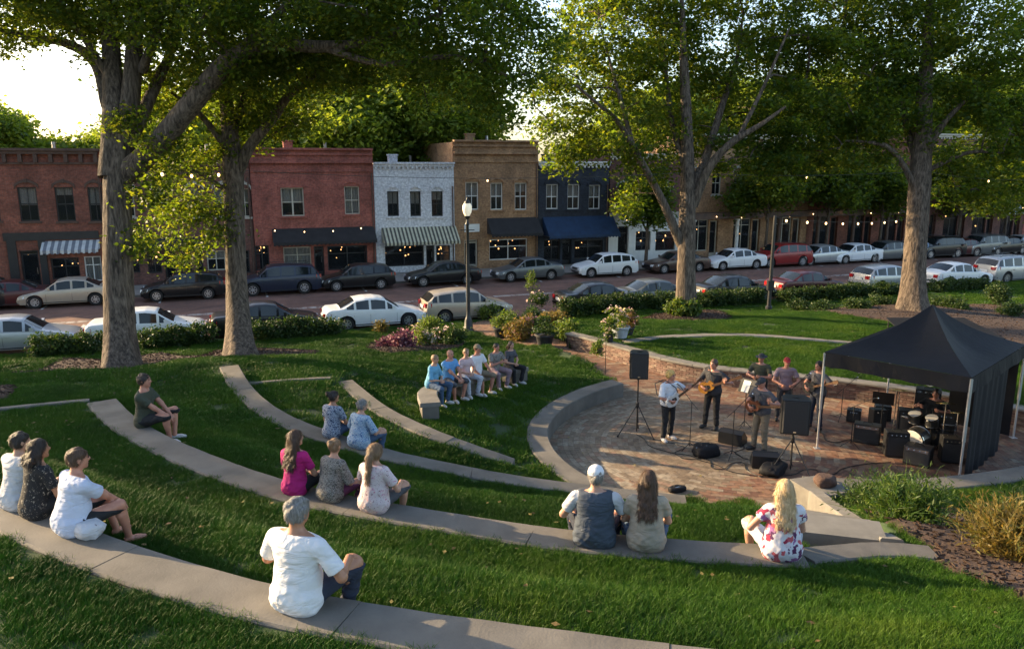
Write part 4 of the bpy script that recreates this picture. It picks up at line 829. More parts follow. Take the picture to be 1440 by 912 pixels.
NEARC = [(22, 'sedan', 'silver', 'silver car at far left in the near row behind the hedge'), (208, 'sedan', 'white', 'white low car behind the big trunk in the near row'), (374, 'sedan', 'black', 'black saloon in the near row behind the hedge, right of the second trunk'), (525, 'sedan', 'white', 'white saloon in the near row above the flower bed'), (656, 'hatch', 'beige', 'beige estate car in the near row behind the street lamp'),
         (845, 'sedan', 'black', 'black saloon in the near row left of the middle tree'), (924, 'sedan', 'grey', 'grey saloon in the near row directly behind the middle tree'), (1032, 'sedan', 'black', 'black saloon in the near row right of the middle tree'), (1136, 'sedan', 'maroon', 'maroon saloon in the near row behind the shrubs right of the dark post'), (1250, 'hatch', 'silver', 'silver hatchback in the near row left of the right hand trunk'),
         (1343, 'sedan', 'white', 'bright white saloon in the near row right of the right hand trunk'), (1422, 'suv', 'silver', 'silver tall car near the right edge in the near row'), (1500, 'sedan', 'black', 'black saloon beyond the right edge in the near row')]
for u, k, c, lab in FARC: place_car(k, c, s_at(u, 46.35, .1), 46.4+random.uniform(-.1, .1), -1, lab, 'cars parked along the shop side', random.uniform(-.02, .02))
for u, k, c, lab in NEARC: place_car(k, c, s_at(u, 35.1, .1), 35.15+random.uniform(-.1, .1), 1, lab, 'cars parked along the park side', random.uniform(-.02, .02))
# ---------------------------------------------------------------- trees
m_bark, n, b, N, Lk = nodes('bark'); tc = N('ShaderNodeTexCoord'); mp = N('ShaderNodeMapping'); mp.inputs['Scale'].default_value = (1, 1, .16); Lk(tc.outputs['Object'], mp.inputs[0])
t = noise(n, 13, 7, vec=mp.outputs[0], rough=.65); Lk(ramp(n, t.outputs[0], [(.34, (.022, .016, .012)), (.48, (.085, .063, .047)), (.66, (.185, .142, .108))]), b.inputs['Base Color']); b.inputs['Roughness'].default_value = .95; bump(n, b, t.outputs[0], 1, .05)
def leafmat(name, stops, tcol, tf=.45):
    m, n, b, N, Lk = nodes(name); g = N('ShaderNodeNewGeometry'); c = ramp(n, g.outputs['Random Per Island'], stops)
    t = noise(n, .45, 3, vec=g.outputs['Position']); v = ramp(n, t.outputs[0], [(.35, (.7, .75, .7)), (.65, (1.3, 1.2, 1.1))]); c = mixc(n, 1, c, v, 'MULTIPLY')
    Lk(c, b.inputs['Base Color']); b.inputs['Roughness'].default_value = .5; b.inputs['Specular IOR Level'].default_value = .3
    tr = N('ShaderNodeBsdfTranslucent'); Lk(mixc(n, 1, c, tcol, 'MULTIPLY'), tr.inputs[0]); mx = N('ShaderNodeMixShader'); mx.inputs[0].default_value = tf
    Lk(b.outputs[0], mx.inputs[1]); Lk(tr.outputs[0], mx.inputs[2]); Lk(mx.outputs[0], n.nodes['Material Output'].inputs[0]); return m
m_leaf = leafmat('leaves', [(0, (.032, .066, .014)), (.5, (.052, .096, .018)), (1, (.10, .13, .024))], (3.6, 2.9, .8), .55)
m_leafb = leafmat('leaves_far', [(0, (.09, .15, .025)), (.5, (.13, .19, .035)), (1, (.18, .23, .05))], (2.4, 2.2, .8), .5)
m_leafd = leafmat('leaves_hedge', [(0, (.02, .045, .014)), (.5, (.035, .07, .018)), (1, (.06, .09, .02))], (1.5, 1.5, .7), .3)
m_leafg = leafmat('leaves_bush', [(0, (.05, .09, .02)), (.5, (.08, .13, .03)), (1, (.15, .17, .04))], (2, 2, .8), .4)
m_leafm = leafmat('leaves_bush_dark', [(0, (.022, .055, .012)), (.5, (.04, .085, .018)), (1, (.085, .12, .028))], (1.8, 1.8, .8), .35)
m_leafy = leafmat('leaves_straw', [(0, (.14, .11, .03)), (.5, (.2, .15, .05)), (1, (.09, .11, .03))], (1.6, 1.4, .8), .4)
m_flpk = leafmat('petals_pink', [(0, (.45, .18, .24)), (.5, (.55, .38, .4)), (1, (.22, .06, .12))], (1.2, 1.1, 1.1), .4); m_flwh = leafmat('petals_pale', [(0, (.55, .5, .5)), (.6, (.6, .45, .48)), (1, (.65, .6, .3))], (1.2, 1.1, 1.1), .4)
m_flpu = leafmat('petals_purple', [(0, (.07, .02, .05)), (.6, (.1, .03, .06)), (1, (.3, .12, .16))], (1.2, 1.1, 1.1), .3)
def leaves(C, per, spread, size, flat=.6, seed=0, up=.5):
    rr = np.random.default_rng(seed); C = np.asarray(C); n_ = len(C)*per; c = np.repeat(C, per, 0)
    off = rr.normal(size=(n_, 3))*np.array([spread, spread, spread*flat]); p = c+off
    nrm = rr.normal(size=(n_, 3)); nrm[:, 2] = np.abs(nrm[:, 2])+up; nrm /= np.linalg.norm(nrm, axis=1)[:, None]
    a = rr.normal(size=(n_, 3)); a -= nrm*(a*nrm).sum(1)[:, None]; a /= np.linalg.norm(a, axis=1)[:, None]+1e-9; bb = np.cross(nrm, a)
    s = (size*rr.uniform(.5, 1.75, n_))[:, None]
    V = np.stack([p-a*s*.55, p+bb*s*.36+nrm*s*.08, p+a*s*.6, p-bb*s*.36+nrm*s*.08], 1).reshape(-1, 3)
    return V, np.arange(len(V)).reshape(-1, 4)
def catmull(P, k=6):
    P = [np.asarray(p, float) for p in P]; P = [2*P[0]-P[1]]+P+[2*P[-1]-P[-2]]; out = []
    for i in range(1, len(P)-2):
        for j in range(k):
            t = j/k; out.append(.5*((2*P[i])+(-P[i-1]+P[i+1])*t+(2*P[i-1]-5*P[i]+4*P[i+1]-P[i+2])*t*t+(-P[i-1]+3*P[i]-3*P[i+1]+P[i+2])*t**3))
    out.append(P[-2]); return np.array(out)
def trunk_mesh(P, rad, n=28, flare=0, seed=0, ridge=.035, k=8):
    rr = np.random.default_rng(seed); Q = catmull(P, k); N_ = len(Q); r = np.interp(np.linspace(0, 1, N_), np.linspace(0, 1, len(rad)), rad)
    ph = rr.uniform(0, 6.28, 6); V = []; a = None
    for i in range(N_):
        t = Q[min(i+1, N_-1)]-Q[max(i-1, 0)]; t /= np.linalg.norm(t)
        if a is None: a = np.cross(t, [0.13, 1, 0.2])
        a = a-t*(a@t); a /= np.linalg.norm(a); b = np.cross(t, a); h = Q[i][2]-Q[0][2]; th = np.arange(n)/n*2*math.pi
        rr_ = r[i]*(1+ridge*np.sin(7*th+ph[0]+h*.5)+ridge*.8*np.sin(11*th+ph[1]-h*.7)+ridge*.5*rr.normal(size=n)+.05*np.sin(2*th+ph[2]+h*.8))
        if flare: rr_ = rr_*(1+flare*np.exp(-max(h, 0)/.45)*(1+.5*np.sin(5*th+ph[3])))
        V.append(Q[i]+np.outer(np.cos(th)*rr_, a)+np.outer(np.sin(th)*rr_, b))
    V = np.concatenate(V); ii = np.arange(N_*n).reshape(N_, n); nx_ = np.roll(ii, -1, 1)
    F_ = np.stack([ii[:-1].ravel(), nx_[:-1].ravel(), nx_[1:].ravel(), ii[1:].ravel()], 1); return V, F_, Q
def blobpts(blobs, seed, dens=1.0):
    rr = np.random.default_rng(seed); out = []
    for (c, r) in blobs:
        c = np.array(c); r = np.array(r); k = int(dens*14*(r[0]*r[1]*r[2])**.72)+3
        d = rr.normal(size=(k, 3)); d /= np.linalg.norm(d, axis=1)[:, None]; q = rr.uniform(.25, 1, (k, 1))**.45
        p = c+d*q*r*(1+.18*np.sin(d[:, :1]*5+c[0])*np.sin(d[:, 1:2]*6+c[1])); out.append(p)
    return np.concatenate(out)
def tree(base, trunk, rad, limbs, blobs, label, seed, leaf=.15, per=55, spread=.42, dens=1.0, flare=.55, m=None, group='large shade trees on the lawn', twigs=True, name='shade_tree', tn=28, push=0):
    blobs = [(np.array(c)*(1+push/(c[1]+.01)), r) for c, r in blobs]
    base = np.array(base); root = empty(name, base, 0, label, 'tree', group)
    V, F_, Q = trunk_mesh([np.array(p)-base for p in trunk], rad, tn, flare, seed)
    tr_ = link('trunk', npmesh('trunk', V, F_, m_bark, True), root); QS = [Q[len(Q)//2:]+base]
    for k, (pts, r0, r1) in enumerate(limbs):
        V, F_, Q = trunk_mesh([np.array(p)-base for p in pts], [r0, (r0*1.3+r1)/2.3, r1], 14, 0, seed+k+1, .03); link('limb', npmesh('limb', V, F_, m_bark, True), root); QS.append(Q[2:]+base)
    C = blobpts(blobs, seed, dens); A = np.concatenate(QS)
    if twigs:
        mb = MB(); rr = random.Random(seed); sel = rr.sample(range(len(C)), min(len(C), 150)); sel.sort(key=lambda i: np.min(np.linalg.norm(A-C[i], axis=1)))
        nodesA = [tuple(p) for p in A]; AA = A.copy()
        for i in sel:
            d = np.linalg.norm(AA-C[i], axis=1)+np.maximum(0, AA[:, 2]-C[i][2])*1.2; j = int(np.argmin(d)); p0, p1 = AA[j], C[i]; L = np.linalg.norm(p1-p0)
            if L < .3 or L > 6: continue
            mid = (p0+p1)/2+np.array([rr.uniform(-.12, .12)*L, rr.uniform(-.12, .12)*L, .1*L]); q0 = p0*.6+mid*.4+np.array([0, 0, .05*L])
            r0 = min(.09, .02+.018*L); mb.tube([p0-base, q0-base, (mid*.5+p1*.5)-base, p1-base], [r0, r0*.75, r0*.45, .012], 6, cap=False)
            AA = np.vstack([AA, mid, (mid+p1)/2])
        tag(mb.obj('branches', m_bark, root, True), kind='stuff')
    V, F_ = leaves(C-base, per, spread, leaf, seed=seed); link('crown', npmesh('crown', V, F_, m or m_leaf), root)
    return root
D = atD
b1 = at(170, 522, .5)
tree(b1, [b1-[0, 0, .3], D(168, 440, 24.3), D(166, 330, 24), D(167, 240, 23.9), D(178, 190, 23.9), D(185, 120, 23.8), D(190, 40, 23.8), D(196, -80, 23.8)], [.52, .43, .39, .42, .33, .27, .22, .12],
     [([D(158, 250, 23.9), D(160, 170, 23.9), D(157, 80, 24.1), D(150, -30, 24.5), D(140, -120, 25)], .42, .12), ([D(152, 150, 23.9), D(135, 90, 24.2), D(95, 62, 24.6), D(40, 52, 25), D(-50, 30, 25)], .2, .06), ([D(178, 245, 23.9), D(220, 205, 23.4), D(270, 145, 22.8), D(320, 88, 22.3), D(380, 62, 22), D(450, 66, 21.7), D(520, 58, 21.4), D(620, 20, 21)], .38, .06),
      ([D(320, 90, 22.3), D(370, 40, 22), D(410, 0, 21.5), D(450, -60, 21)], .16, .06), ([D(182, 200, 23.8), D(215, 130, 24.5), D(245, 60, 25), D(270, -30, 25.5)], .22, .07), ([D(200, 100, 23.8), D(225, 30, 23), D(240, -60, 22.5)], .16, .06), ([D(160, 120, 24), D(110, 40, 23.5), D(70, -20, 23)], .13, .05), ([D(450, 66, 21.7), D(540, 90, 21.3), D(640, 80, 21), D(720, 110, 20.8)], .1, .04)],
     [(D(30, 25, 24.5), (3.6, 3, .95)), (D(130, 0, 24), (3, 3, 1.3)), (D(-90, 0, 24), (4, 4, 2)), (D(100, -120, 24), (5, 4, 2.6)), (D(230, 45, 24.5), (2.6, 3, 1.7)), (D(330, 30, 23), (3.0, 3.2, 1.6)), (D(440, 15, 22.4), (3.0, 3.5, 1.6)), (D(300, -120, 23), (6, 5, 2.6)), (D(550, 10, 21.8), (2.8, 3, 1.7)), (D(640, 30, 21.2), (2.3, 2.5, 1.8)), (D(715, 60, 21), (1.5, 2, 1.7)), (D(680, 120, 21), (.8, 1.2, .8)), (D(712, 165, 21), (.4, .5, .6)), (D(600, -100, 22), (4, 4, 2.4)),
      (D(225, 215, 23.4), (.9, 1, .5)), (D(212, 262, 23.4), (.5, .6, .7)), (D(185, 335, 23.6), (.4, .5, .5)), (D(340, 105, 23.4), (1.6, 1.6, .7)), (D(185, 170, 23.2), (.5, .5, .5)), (D(400, 95, 23), (1.6, 1.6, .6)), (D(490, 95, 23), (1.2, 1.4, .6))],
     'massive shade tree at left with a thick forked trunk and a low limb reaching right', 11, leaf=.10, per=92, spread=.28, dens=1.1)
b2 = at(338, 503, .45)
tree(b2, [b2-[0, 0, .3], D(334, 420, 27), D(330, 320, 27), D(327, 230, 27), D(322, 180, 27), D(315, 100, 27.3), D(312, 0, 27.5)], [.42, .37, .35, .33, .26, .18, .09],
     [([D(336, 240, 27), D(352, 205, 26.8), D(385, 165, 26.4), D(410, 130, 26), D(450, 100, 25.8), D(500, 70, 25.5), D(570, 50, 25)], .2, .05), ([D(325, 200, 27), D(345, 130, 27.5), D(365, 60, 28)], .17, .05), ([D(320, 210, 27), D(280, 160, 26.5), D(240, 130, 26)], .13, .04), ([D(322, 270, 27), D(270, 240, 26.7), D(230, 250, 26.3), D(205, 290, 26)], .08, .02)],
     [(D(390, 130, 27.5), (2.4, 2.4, 1.5)), (D(310, 140, 27.5), (2.6, 2.4, 1.5)), (D(240, 130, 27), (1.8, 2, 1.2)), (D(480, 70, 26.5), (2.6, 2.5, 1.3)), (D(570, 60, 26), (2.2, 2.2, 1.2)), (D(620, 110, 25.8), (1.2, 1.5, 1.0)), (D(380, 30, 28), (4.5, 4, 2)), (D(250, 245, 26.5), (1.2, 1.2, .8)), (D(235, 300, 26), (1.2, 1.1, .8)), (D(210, 345, 26), (.8, .9, .45)), (D(285, 330, 26.3), (.9, .8, .9)), (D(300, 285, 26.5), (.6, .8, .6)), (D(252, 365, 26.2), (.6, .6, .3)), (D(285, 210, 27), (1.2, 1.2, .7)), (D(345, 190, 27.6), (1.2, 1.2, .6)), (D(395, 175, 27.8), (.9, .9, .5))],
     'slimmer shade tree second from left with an arching right limb', 22, leaf=.105, per=76, spread=.29)
b3 = at(965, 441, .25)
tree(b3, [b3-[0, 0, .3], D(965, 380, 34), D(966, 320, 34), D(967, 250, 34), D(966, 180, 34), D(962, 90, 34), D(958, -20, 34)], [.46, .38, .36, .32, .25, .18, .08],
     [([D(958, 345, 34), D(935, 290, 33.6), D(912, 245, 33.2), D(890, 205, 32.8), D(868, 170, 32.4), D(845, 150, 32), D(810, 120, 31.5)], .2, .05), ([D(974, 290, 34), D(998, 235, 33.6), D(1030, 200, 33.2), D(1070, 175, 32.8), D(1105, 150, 32.5)], .22, .05), ([D(972, 270, 34), D(995, 215, 34.4), D(1015, 150, 34.8), D(1035, 90, 35.2), D(1045, 20, 35.5)], .22, .05), ([D(962, 230, 34), D(945, 170, 34.5), D(935, 90, 35), D(925, 0, 35)], .16, .05), ([D(890, 205, 32.8), D(870, 130, 33), D(850, 60, 33.4)], .12, .04), ([D(1040, 190, 33.1), D(1075, 120, 33), D(1110, 40, 33)], .1, .04)],
     [(D(870, 190, 33), (3.0, 2.6, 1.9)), (D(820, 110, 33), (2.6, 2.6, 2.2)), (D(870, 60, 33.5), (3.2, 3, 2.4)), (D(800, 200, 32.6), (1.4, 1.5, 1.4)), (D(930, 110, 34.5), (2.6, 2.8, 2.6)), (D(1010, 70, 34.5), (3.2, 3, 2.6)), (D(1060, 130, 34), (2.6, 2.4, 2.2)), (D(1110, 170, 33), (2.2, 2.0, 1.6)), (D(930, -40, 34), (6, 5, 2.4)), (D(1020, 220, 33.6), (2.0, 1.8, 1.2)), (D(905, 250, 32.8), (1.5, 1.4, 1.0)), (D(885, 300, 33), (.8, .8, .6)), (D(940, 200, 35), (2, 2, 1.4)), (D(1080, 240, 33.4), (1.5, 1.4, .9)), (D(790, 240, 32.4), (.6, .8, .5)), (D(765, 160, 32.6), (.9, 1, 1.4))],
     'spreading shade tree in the middle of the far lawn with limbs fanning both ways', 33, leaf=.135, per=66, spread=.30, dens=.9, push=1.6)
b4 = at(1283, 436, .3)
tree(b4, [b4-[0, 0, .3], D(1285, 380, 35), D(1291, 300, 35), D(1296, 220, 35), D(1300, 130, 35), D(1306, 40, 35), D(1310, -60, 35)], [.56, .50, .47, .42, .33, .22, .1],
     [([D(1286, 265, 35), D(1272, 235, 34.8), D(1250, 208, 34.5), D(1222, 200, 34.3), D(1190, 198, 34)], .16, .04), ([D(1300, 215, 35), D(1330, 170, 34.6), D(1370, 130, 34)], .18, .05), ([D(1296, 240, 35), D(1275, 180, 35.5), D(1262, 100, 36), D(1250, 20, 36)], .2, .05), ([D(1303, 240, 35), D(1360, 215, 34.5), D(1410, 215, 34)], .12, .04)],
     [(D(1190, 110, 35), (3.2, 3, 2.6)), (D(1250, 60, 35.5), (3.2, 3, 2.6)), (D(1350, 70, 35), (3.6, 3.4, 2.6)), (D(1430, 120, 34.5), (3, 3, 3)), (D(1150, 200, 34.6), (2.4, 2.2, 1.4)), (D(1210, 215, 34.6), (2.2, 2, 1.0)), (D(1100, 230, 34.4), (1.7, 1.6, .9)), (D(1370, 200, 34.4), (2.6, 2.4, 1.8)), (D(1440, 230, 34.2), (2, 2, 1.6)), (D(1290, 150, 34.2), (2.2, 2, 1.5)), (D(1300, -60, 35), (6, 5, 2.6)), (D(1130, 40, 35), (3, 3, 2.4)), (D(1355, 270, 34.6), (1.5, 1.4, .8)), (D(1420, 290, 34.4), (1.4, 1.3, .7)), (D(1200, 160, 34), (2, 2, 1.2))],
     'tall shade tree at right with a pale straight trunk and one low curling limb', 44, leaf=.14, per=68, spread=.31, dens=.9, push=.8)
# smaller street trees in front of the shops on the right, and the woods behind the roofs
def simple_tree(x, y, z0, h, rc, label, seed, group, m=None, leaf=.22, per=40, dens=1, tr_=.14, low=.35, nb=6, spr=None):
    rr = random.Random(seed); b = np.array([x, y, z0]); bl = []
    for i in range(nb):
        a = i*2*math.pi/nb+rr.uniform(-.4, .4); zz_ = z0+h*(low+(1-low)*rr.uniform(.15, .8)); q = rc*rr.uniform(.35, .62); bl.append(((x+q*math.cos(a), y+q*math.sin(a), zz_), (rc*.5, rc*.5, h*(1-low)*.26)))
    bl.append(((x, y, z0+h*.82), (rc*.55, rc*.55, h*.2)))
    lb = [([(x, y, z0+h*low*.9), (b_[0]*.5+x*.5, b_[1]*.5+y*.5, z0+h*low*1.3), b_], tr_*.45, .03) for b_, _ in bl[:3]]
    return tree(b, [b-[0, 0, .2], b+[.03*h*.3, 0, h*low*.8], b+[0, .1, h*.75]], [tr_, tr_*.8, tr_*.35], lb, bl, label, seed, leaf=leaf, per=per, spread=spr or rc*.13+.12, dens=dens, flare=.3, m=m, group=group, twigs=False, name='street_tree' if tr_ < .3 else 'background_tree', tn=12)
for k, (u, n_, h, rc, lab) in enumerate([(908, 49.3, 6.5, 2.0, 'small street tree on the pavement between navy building and middle trunk'), (1075, 49.3, 8, 3.0, 'leafy street tree before the shops right of the middle trunk'), (1160, 49.2, 8.5, 3.2, 'dark leafy street tree at the shops halfway between dark post and right trunk'), (1235, 49.2, 8, 3.1, 'street tree in front of the shops just left of the right hand trunk'), (1345, 49.2, 8.5, 3.4, 'street tree in front of the shops right of the right hand trunk'), (1410, 49.2, 9, 3.6, 'street tree in front of the shops near the right edge')]):
    x, y, _ = sn(s_at(u, n_), n_); simple_tree(x, y, ROADZ+.12, h, rc, lab, 60+k, 'street trees before the shops', leaf=.2, per=45, tr_=.13, dens=1.1, low=.42)
bgt = [(-30, 150, 62, 9, 4.5, 'dark round tree at the far left above the brick roof'), (95, 203, 66, 7, 4, 'pale green tree behind the roofs between left edge and big trunk'), (180, 172, 68, 9, 5, 'tree behind the roofs directly behind the big left trunk'), (275, 140, 64, 11, 6, 'tree behind the roofs between the two left trunks'), (380, 130, 62, 12, 7, 'tall tree behind the dark brick roof right of the second trunk'), (470, 105, 60, 13, 7, 'large sunlit tree behind the bright red building'), (560, 90, 62, 14, 8, 'largest tree behind the white building'), (618, 135, 66, 12.5, 5.0, 'tree behind the tan building left of the sky gap'),
       (885, 150, 70, 11, 5, 'tree behind the navy building roof'), (930, 130, 72, 13, 7, 'tree behind the roofs behind the middle tree'), (1030, 120, 76, 14, 8, 'wide tree behind the roofs right of the middle trunk'), (1140, 110, 80, 15, 9, 'tall tree far behind the roofs left of the right trunk'), (1250, 110, 84, 15, 9, 'tall tree far behind the roofs behind the right trunk'), (1360, 110, 88, 16, 10, 'tall tree far behind the roofs near the right edge'), (1450, 110, 92, 16, 10, 'tall tree far behind the roofs at the right edge')]
for k, (u, vt, Dp, h, rc, lab) in enumerate(bgt):
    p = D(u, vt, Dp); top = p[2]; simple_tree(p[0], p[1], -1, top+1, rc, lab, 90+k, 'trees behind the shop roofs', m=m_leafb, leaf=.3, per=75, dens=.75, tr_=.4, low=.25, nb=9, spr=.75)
# unseen trees added left of the frame to shade and dapple the lawn
for k, (x, y, h, rc) in enumerate([(-31, 11, 14, 4.6), (-37, 26, 15, 5.2)]):
    simple_tree(x, y, -.3, h, rc, ['nearest','second','third','fourth'][k]+' broad unseen tree added beyond the left edge to shade the lawn', 130+k, 'unseen trees added beyond the left edge for shade', m=m_leafb, leaf=.34, per=34, dens=.5, tr_=.4, low=.27, nb=8, spr=.42)
# ---------------------------------------------------------------- hedges, shrubs, bushes
def bush(name, blobs, label, cat, m, seed, leaf=.06, per=60, spread=.12, dens=60, group=None, stems=True, extra=None):
    c0 = np.array(blobs[0][0]); root = empty(name, (c0[0], c0[1], c0[2]-blobs[0][1][2]), 0, label, cat, group); base = np.array(root.location); rr = np.random.default_rng(seed); C = []
    for c, r in blobs:
        k = int(dens*(r[0]*r[1]*r[2])**.66)+4; d = rr.normal(size=(k, 3)); d /= np.linalg.norm(d, axis=1)[:, None]; C.append(np.array(c)+d*rr.uniform(.3, 1, (k, 1))**.4*np.array(r))
    C = np.concatenate(C); V, F_ = leaves(C-base, per, spread, leaf, .8, seed, .1); link('foliage', npmesh('foliage', V, F_, m), root)
    if stems:
        mb = MB()
        for i in range(0, min(len(C), 40), 2):
            p = C[i]-base; mb.tube([(p[0]*.2, p[1]*.2, -.05), (p[0]*.6, p[1]*.6, p[2]*.5), tuple(p)], [.012, .009, .004], 5, cap=False)
        mb.obj('stems', m_bark, root)
    if extra: V, F_ = leaves(C[:: 2]-base+[0, 0, .04], extra[1], spread, extra[2], .8, seed+1, .3); link('blossom', npmesh('blossom', V, F_, extra[0]), root)
    return root
def hedge(u0, u1, n_, h, label, seed, w=.55):
    s0, s1 = s_at(u0, n_), s_at(u1, n_); k = max(2, int((s1-s0)/.7)); bl = []; rr = random.Random(seed)
    for i in range(k): s = s0+(s1-s0)*(i+.5)/k; x, y, _ = sn(s, n_+rr.uniform(-.08, .08)); z = hz(x, y); bl.append(((x, y, z+h*.48), ((s1-s0)/k*.62, w, h*.52*rr.uniform(.9, 1.12))))
    return bush('hedge', bl, label, 'hedge', m_leafd, seed, leaf=.075, per=80, spread=.11, dens=110, group='hedges along the kerb')
hedge(48, 140, 32.9, .85, 'clipped dark hedge left of the big trunk', 200); hedge(196, 300, 32.9, .82, 'clipped dark hedge between the two left trunks', 201); hedge(345, 475, 32.9, .82, 'clipped dark hedge right of the second trunk', 202)
hedge(788, 950, 33.0, .85, 'clipped green hedge left of the middle tree', 203); hedge(985, 1072, 33.0, .85, 'clipped green hedge right of the middle trunk', 204); hedge(1098, 1262, 32.6, .7, 'dark hedge between dark post and right trunk', 205); hedge(1310, 1385, 32.6, .6, 'dark low hedge right of the right hand trunk', 206)
def shrub(u, v, z, r, h, label, m=None, seed=0, extra=None, name='shrub', cat='shrub', leaf=.07, per=50, group=None):
    p = at(u, v, z); zz_ = hz(p[0], p[1]) if not inpoly(np.array([p[0]]), np.array([p[1]]), WALK)[0] else z
    rr = random.Random(seed); bl = [((p[0], p[1], zz_+h*.5), (r*.8, r*.8, h*.5))]
    for i in range(3): a = rr.uniform(0, 6.3); bl.append(((p[0]+r*.5*math.cos(a), p[1]+r*.5*math.sin(a), zz_+h*.4), (r*.5, r*.5, h*.4)))
    return bush(name, bl, label, cat, m or m_leafd, seed, leaf=leaf, per=per, extra=extra, group=group)
shrub(548, 488, .1, .32, .5, 'dark purple leaved shrub at the left of the flower bed', m_flpu, 301, (m_flpk, 8, .07)); shrub(570, 492, .1, .36, .66, 'tall purple and pink flowering plant in the bed above the bench row', m_flpu, 302, (m_flpk, 12, .08)); shrub(590, 484, .05, .45, .72, 'pale pink flowering bush in the bed', m_leafg, 303, (m_flwh, 22, .08)); shrub(537, 462, -.2, .2, .5, 'small orange tinted plant before the white car', m_leafy, 304)
shrub(606, 468, -.1, .5, .85, 'rounded green shrub left of the street lamp', m_leafg, 305); shrub(622, 478, 0, .55, .6, 'bush with pale flower heads left of the street lamp', m_leafd, 306, (m_flwh, 14, .09)); shrub(640, 480, 0, .5, .75, 'dark green rounded shrub beside the lamp foot', m_leafd, 307)
for k, (u, v, z, r, h, lab, mm, ex) in enumerate([(690, 447, -.4, .5, .6, 'low green shrub just right of the lamp post', m_leafg, None), (712, 462, -.3, .55, .75, 'green shrub at the walkway edge', m_leafg, None), (728, 478, -.1, .5, .8, 'brownish flowering shrub at the front of the planter group', m_leafy, (m_flpk, 6, .06)), (745, 452, -.3, .5, .7, 'dark shrub behind the planter pots', m_leafd, None), (762, 470, 0, .5, .75, 'green bush over the first dark planter pot', m_leafd, None), (780, 458, -.2, .55, .8, 'reddish brown shrub right end of the planter group', m_leafy, None), (795, 476, .1, .55, .7, 'green shrub beside the end of the brick wall', m_leafg, None), (757, 437, -.4, .4, .5, 'shrub with one white bloom beside the hedge', m_leafd, (m_flwh, 6, .1)), (815, 440, -.2, .5, .4, 'low green shrub by the far hedge left of middle tree', m_leafg, None)]):
    shrub(u, v, z, r, h, lab, mm, 320+k, ex)
shrub(962, 442, .3, .75, .75, 'bright green clump of grass leaves at the foot of the middle tree', m_leafg, 340, leaf=.12)
for k, (u, v, lab) in enumerate([(1205, 436, 'low dark shrub in the mulch left of the right trunk'), (1240, 432, 'dark shrub nearest the left side of the right trunk'), (1320, 430, 'dark shrub just right of the right trunk'), (1345, 436, 'small bush in the mulch right of the trunk'), (1402, 428, 'upright dark evergreen near the right edge'), (1425, 445, 'spreading dark shrub at the right edge of the mulch'), (1160, 432, 'small green shrub at the left end of the mulch bed'), (1122, 424, 'low shrub beside the dark post')]):
    shrub(u, v, .1, .6, .55 if k != 4 else 1.2, lab, m_leafd, 350+k)
# big foreground bushes
def spiky(u, v, z, r, h, label, m, seed, nb=420, lw=.018, leaf=True, cat='bush'):
    p = at(u, v, z); z0 = hz(p[0], p[1]); root = empty('bush', (p[0], p[1], z0), 0, label, cat); rr = np.random.default_rng(seed); V = []; n3 = nb
    for i in range(n3):
        a = rr.uniform(0, 6.28); t = abs(rr.normal(0, .5)); L_ = h*rr.uniform(.55, 1.05); b0 = np.array([rr.normal(0, r*.22), rr.normal(0, r*.22), 0]); d = np.array([math.cos(a)*math.sin(t), math.sin(a)*math.sin(t), math.cos(t)]); p1 = b0+d*L_*.6; p2 = p1+(d+np.array([d[0]*.6, d[1]*.6, -.35]))*L_*.4
        sd_ = np.cross(d, [rr.normal(), rr.normal(), rr.normal()]); sd_ /= np.linalg.norm(sd_); w2 = lw*rr.uniform(.6, 1.2)
        V += [b0-sd_*w2*.5, b0+sd_*w2*.5, p1+sd_*w2, p1-sd_*w2, p1-sd_*w2, p1+sd_*w2, p2+sd_*w2*.1, p2-sd_*w2*.1]
        if leaf:
            for q in range(10):
                t2 = .3+.7*q/10; c = b0*(1-t2)+p2*t2+rr.normal(0, .012, 3); e = rr.normal(size=3)+d*.8; e /= np.linalg.norm(e); f = np.cross(e, rr.normal(size=3)); f /= np.linalg.norm(f); s_ = rr.uniform(.03, .06)
                V += [c, c+e*s_+f*s_*.22, c+e*s_*2, c+e*s_-f*s_*.22]
    V = np.array(V); link('foliage', npmesh('foliage', V, np.arange(len(V)).reshape(-1, 4), m), root); return root
spiky(1275, 738, 1.5, .8, 1.05, 'large leafy green bush in the mulch bed in front of the tent', m_leafm, 401, 520, .007); spiky(1218, 712, .9, .5, .68, 'smaller dark green bush beside the large leafy one', m_leafd, 402, 300, .008)
spiky(1262, 690, .8, .6, .7, 'upright green shrub behind the large leafy bush', m_leafm, 405, 260, .007)
spiky(1425, 790, 1.9, .8, .95, 'straw coloured ornamental grass bush at the right edge', m_leafy, 403, 420, .009); spiky(1462, 740, 1.3, .8, 1.0, 'dark bush behind the straw coloured one', m_leafd, 404, 260, .01)
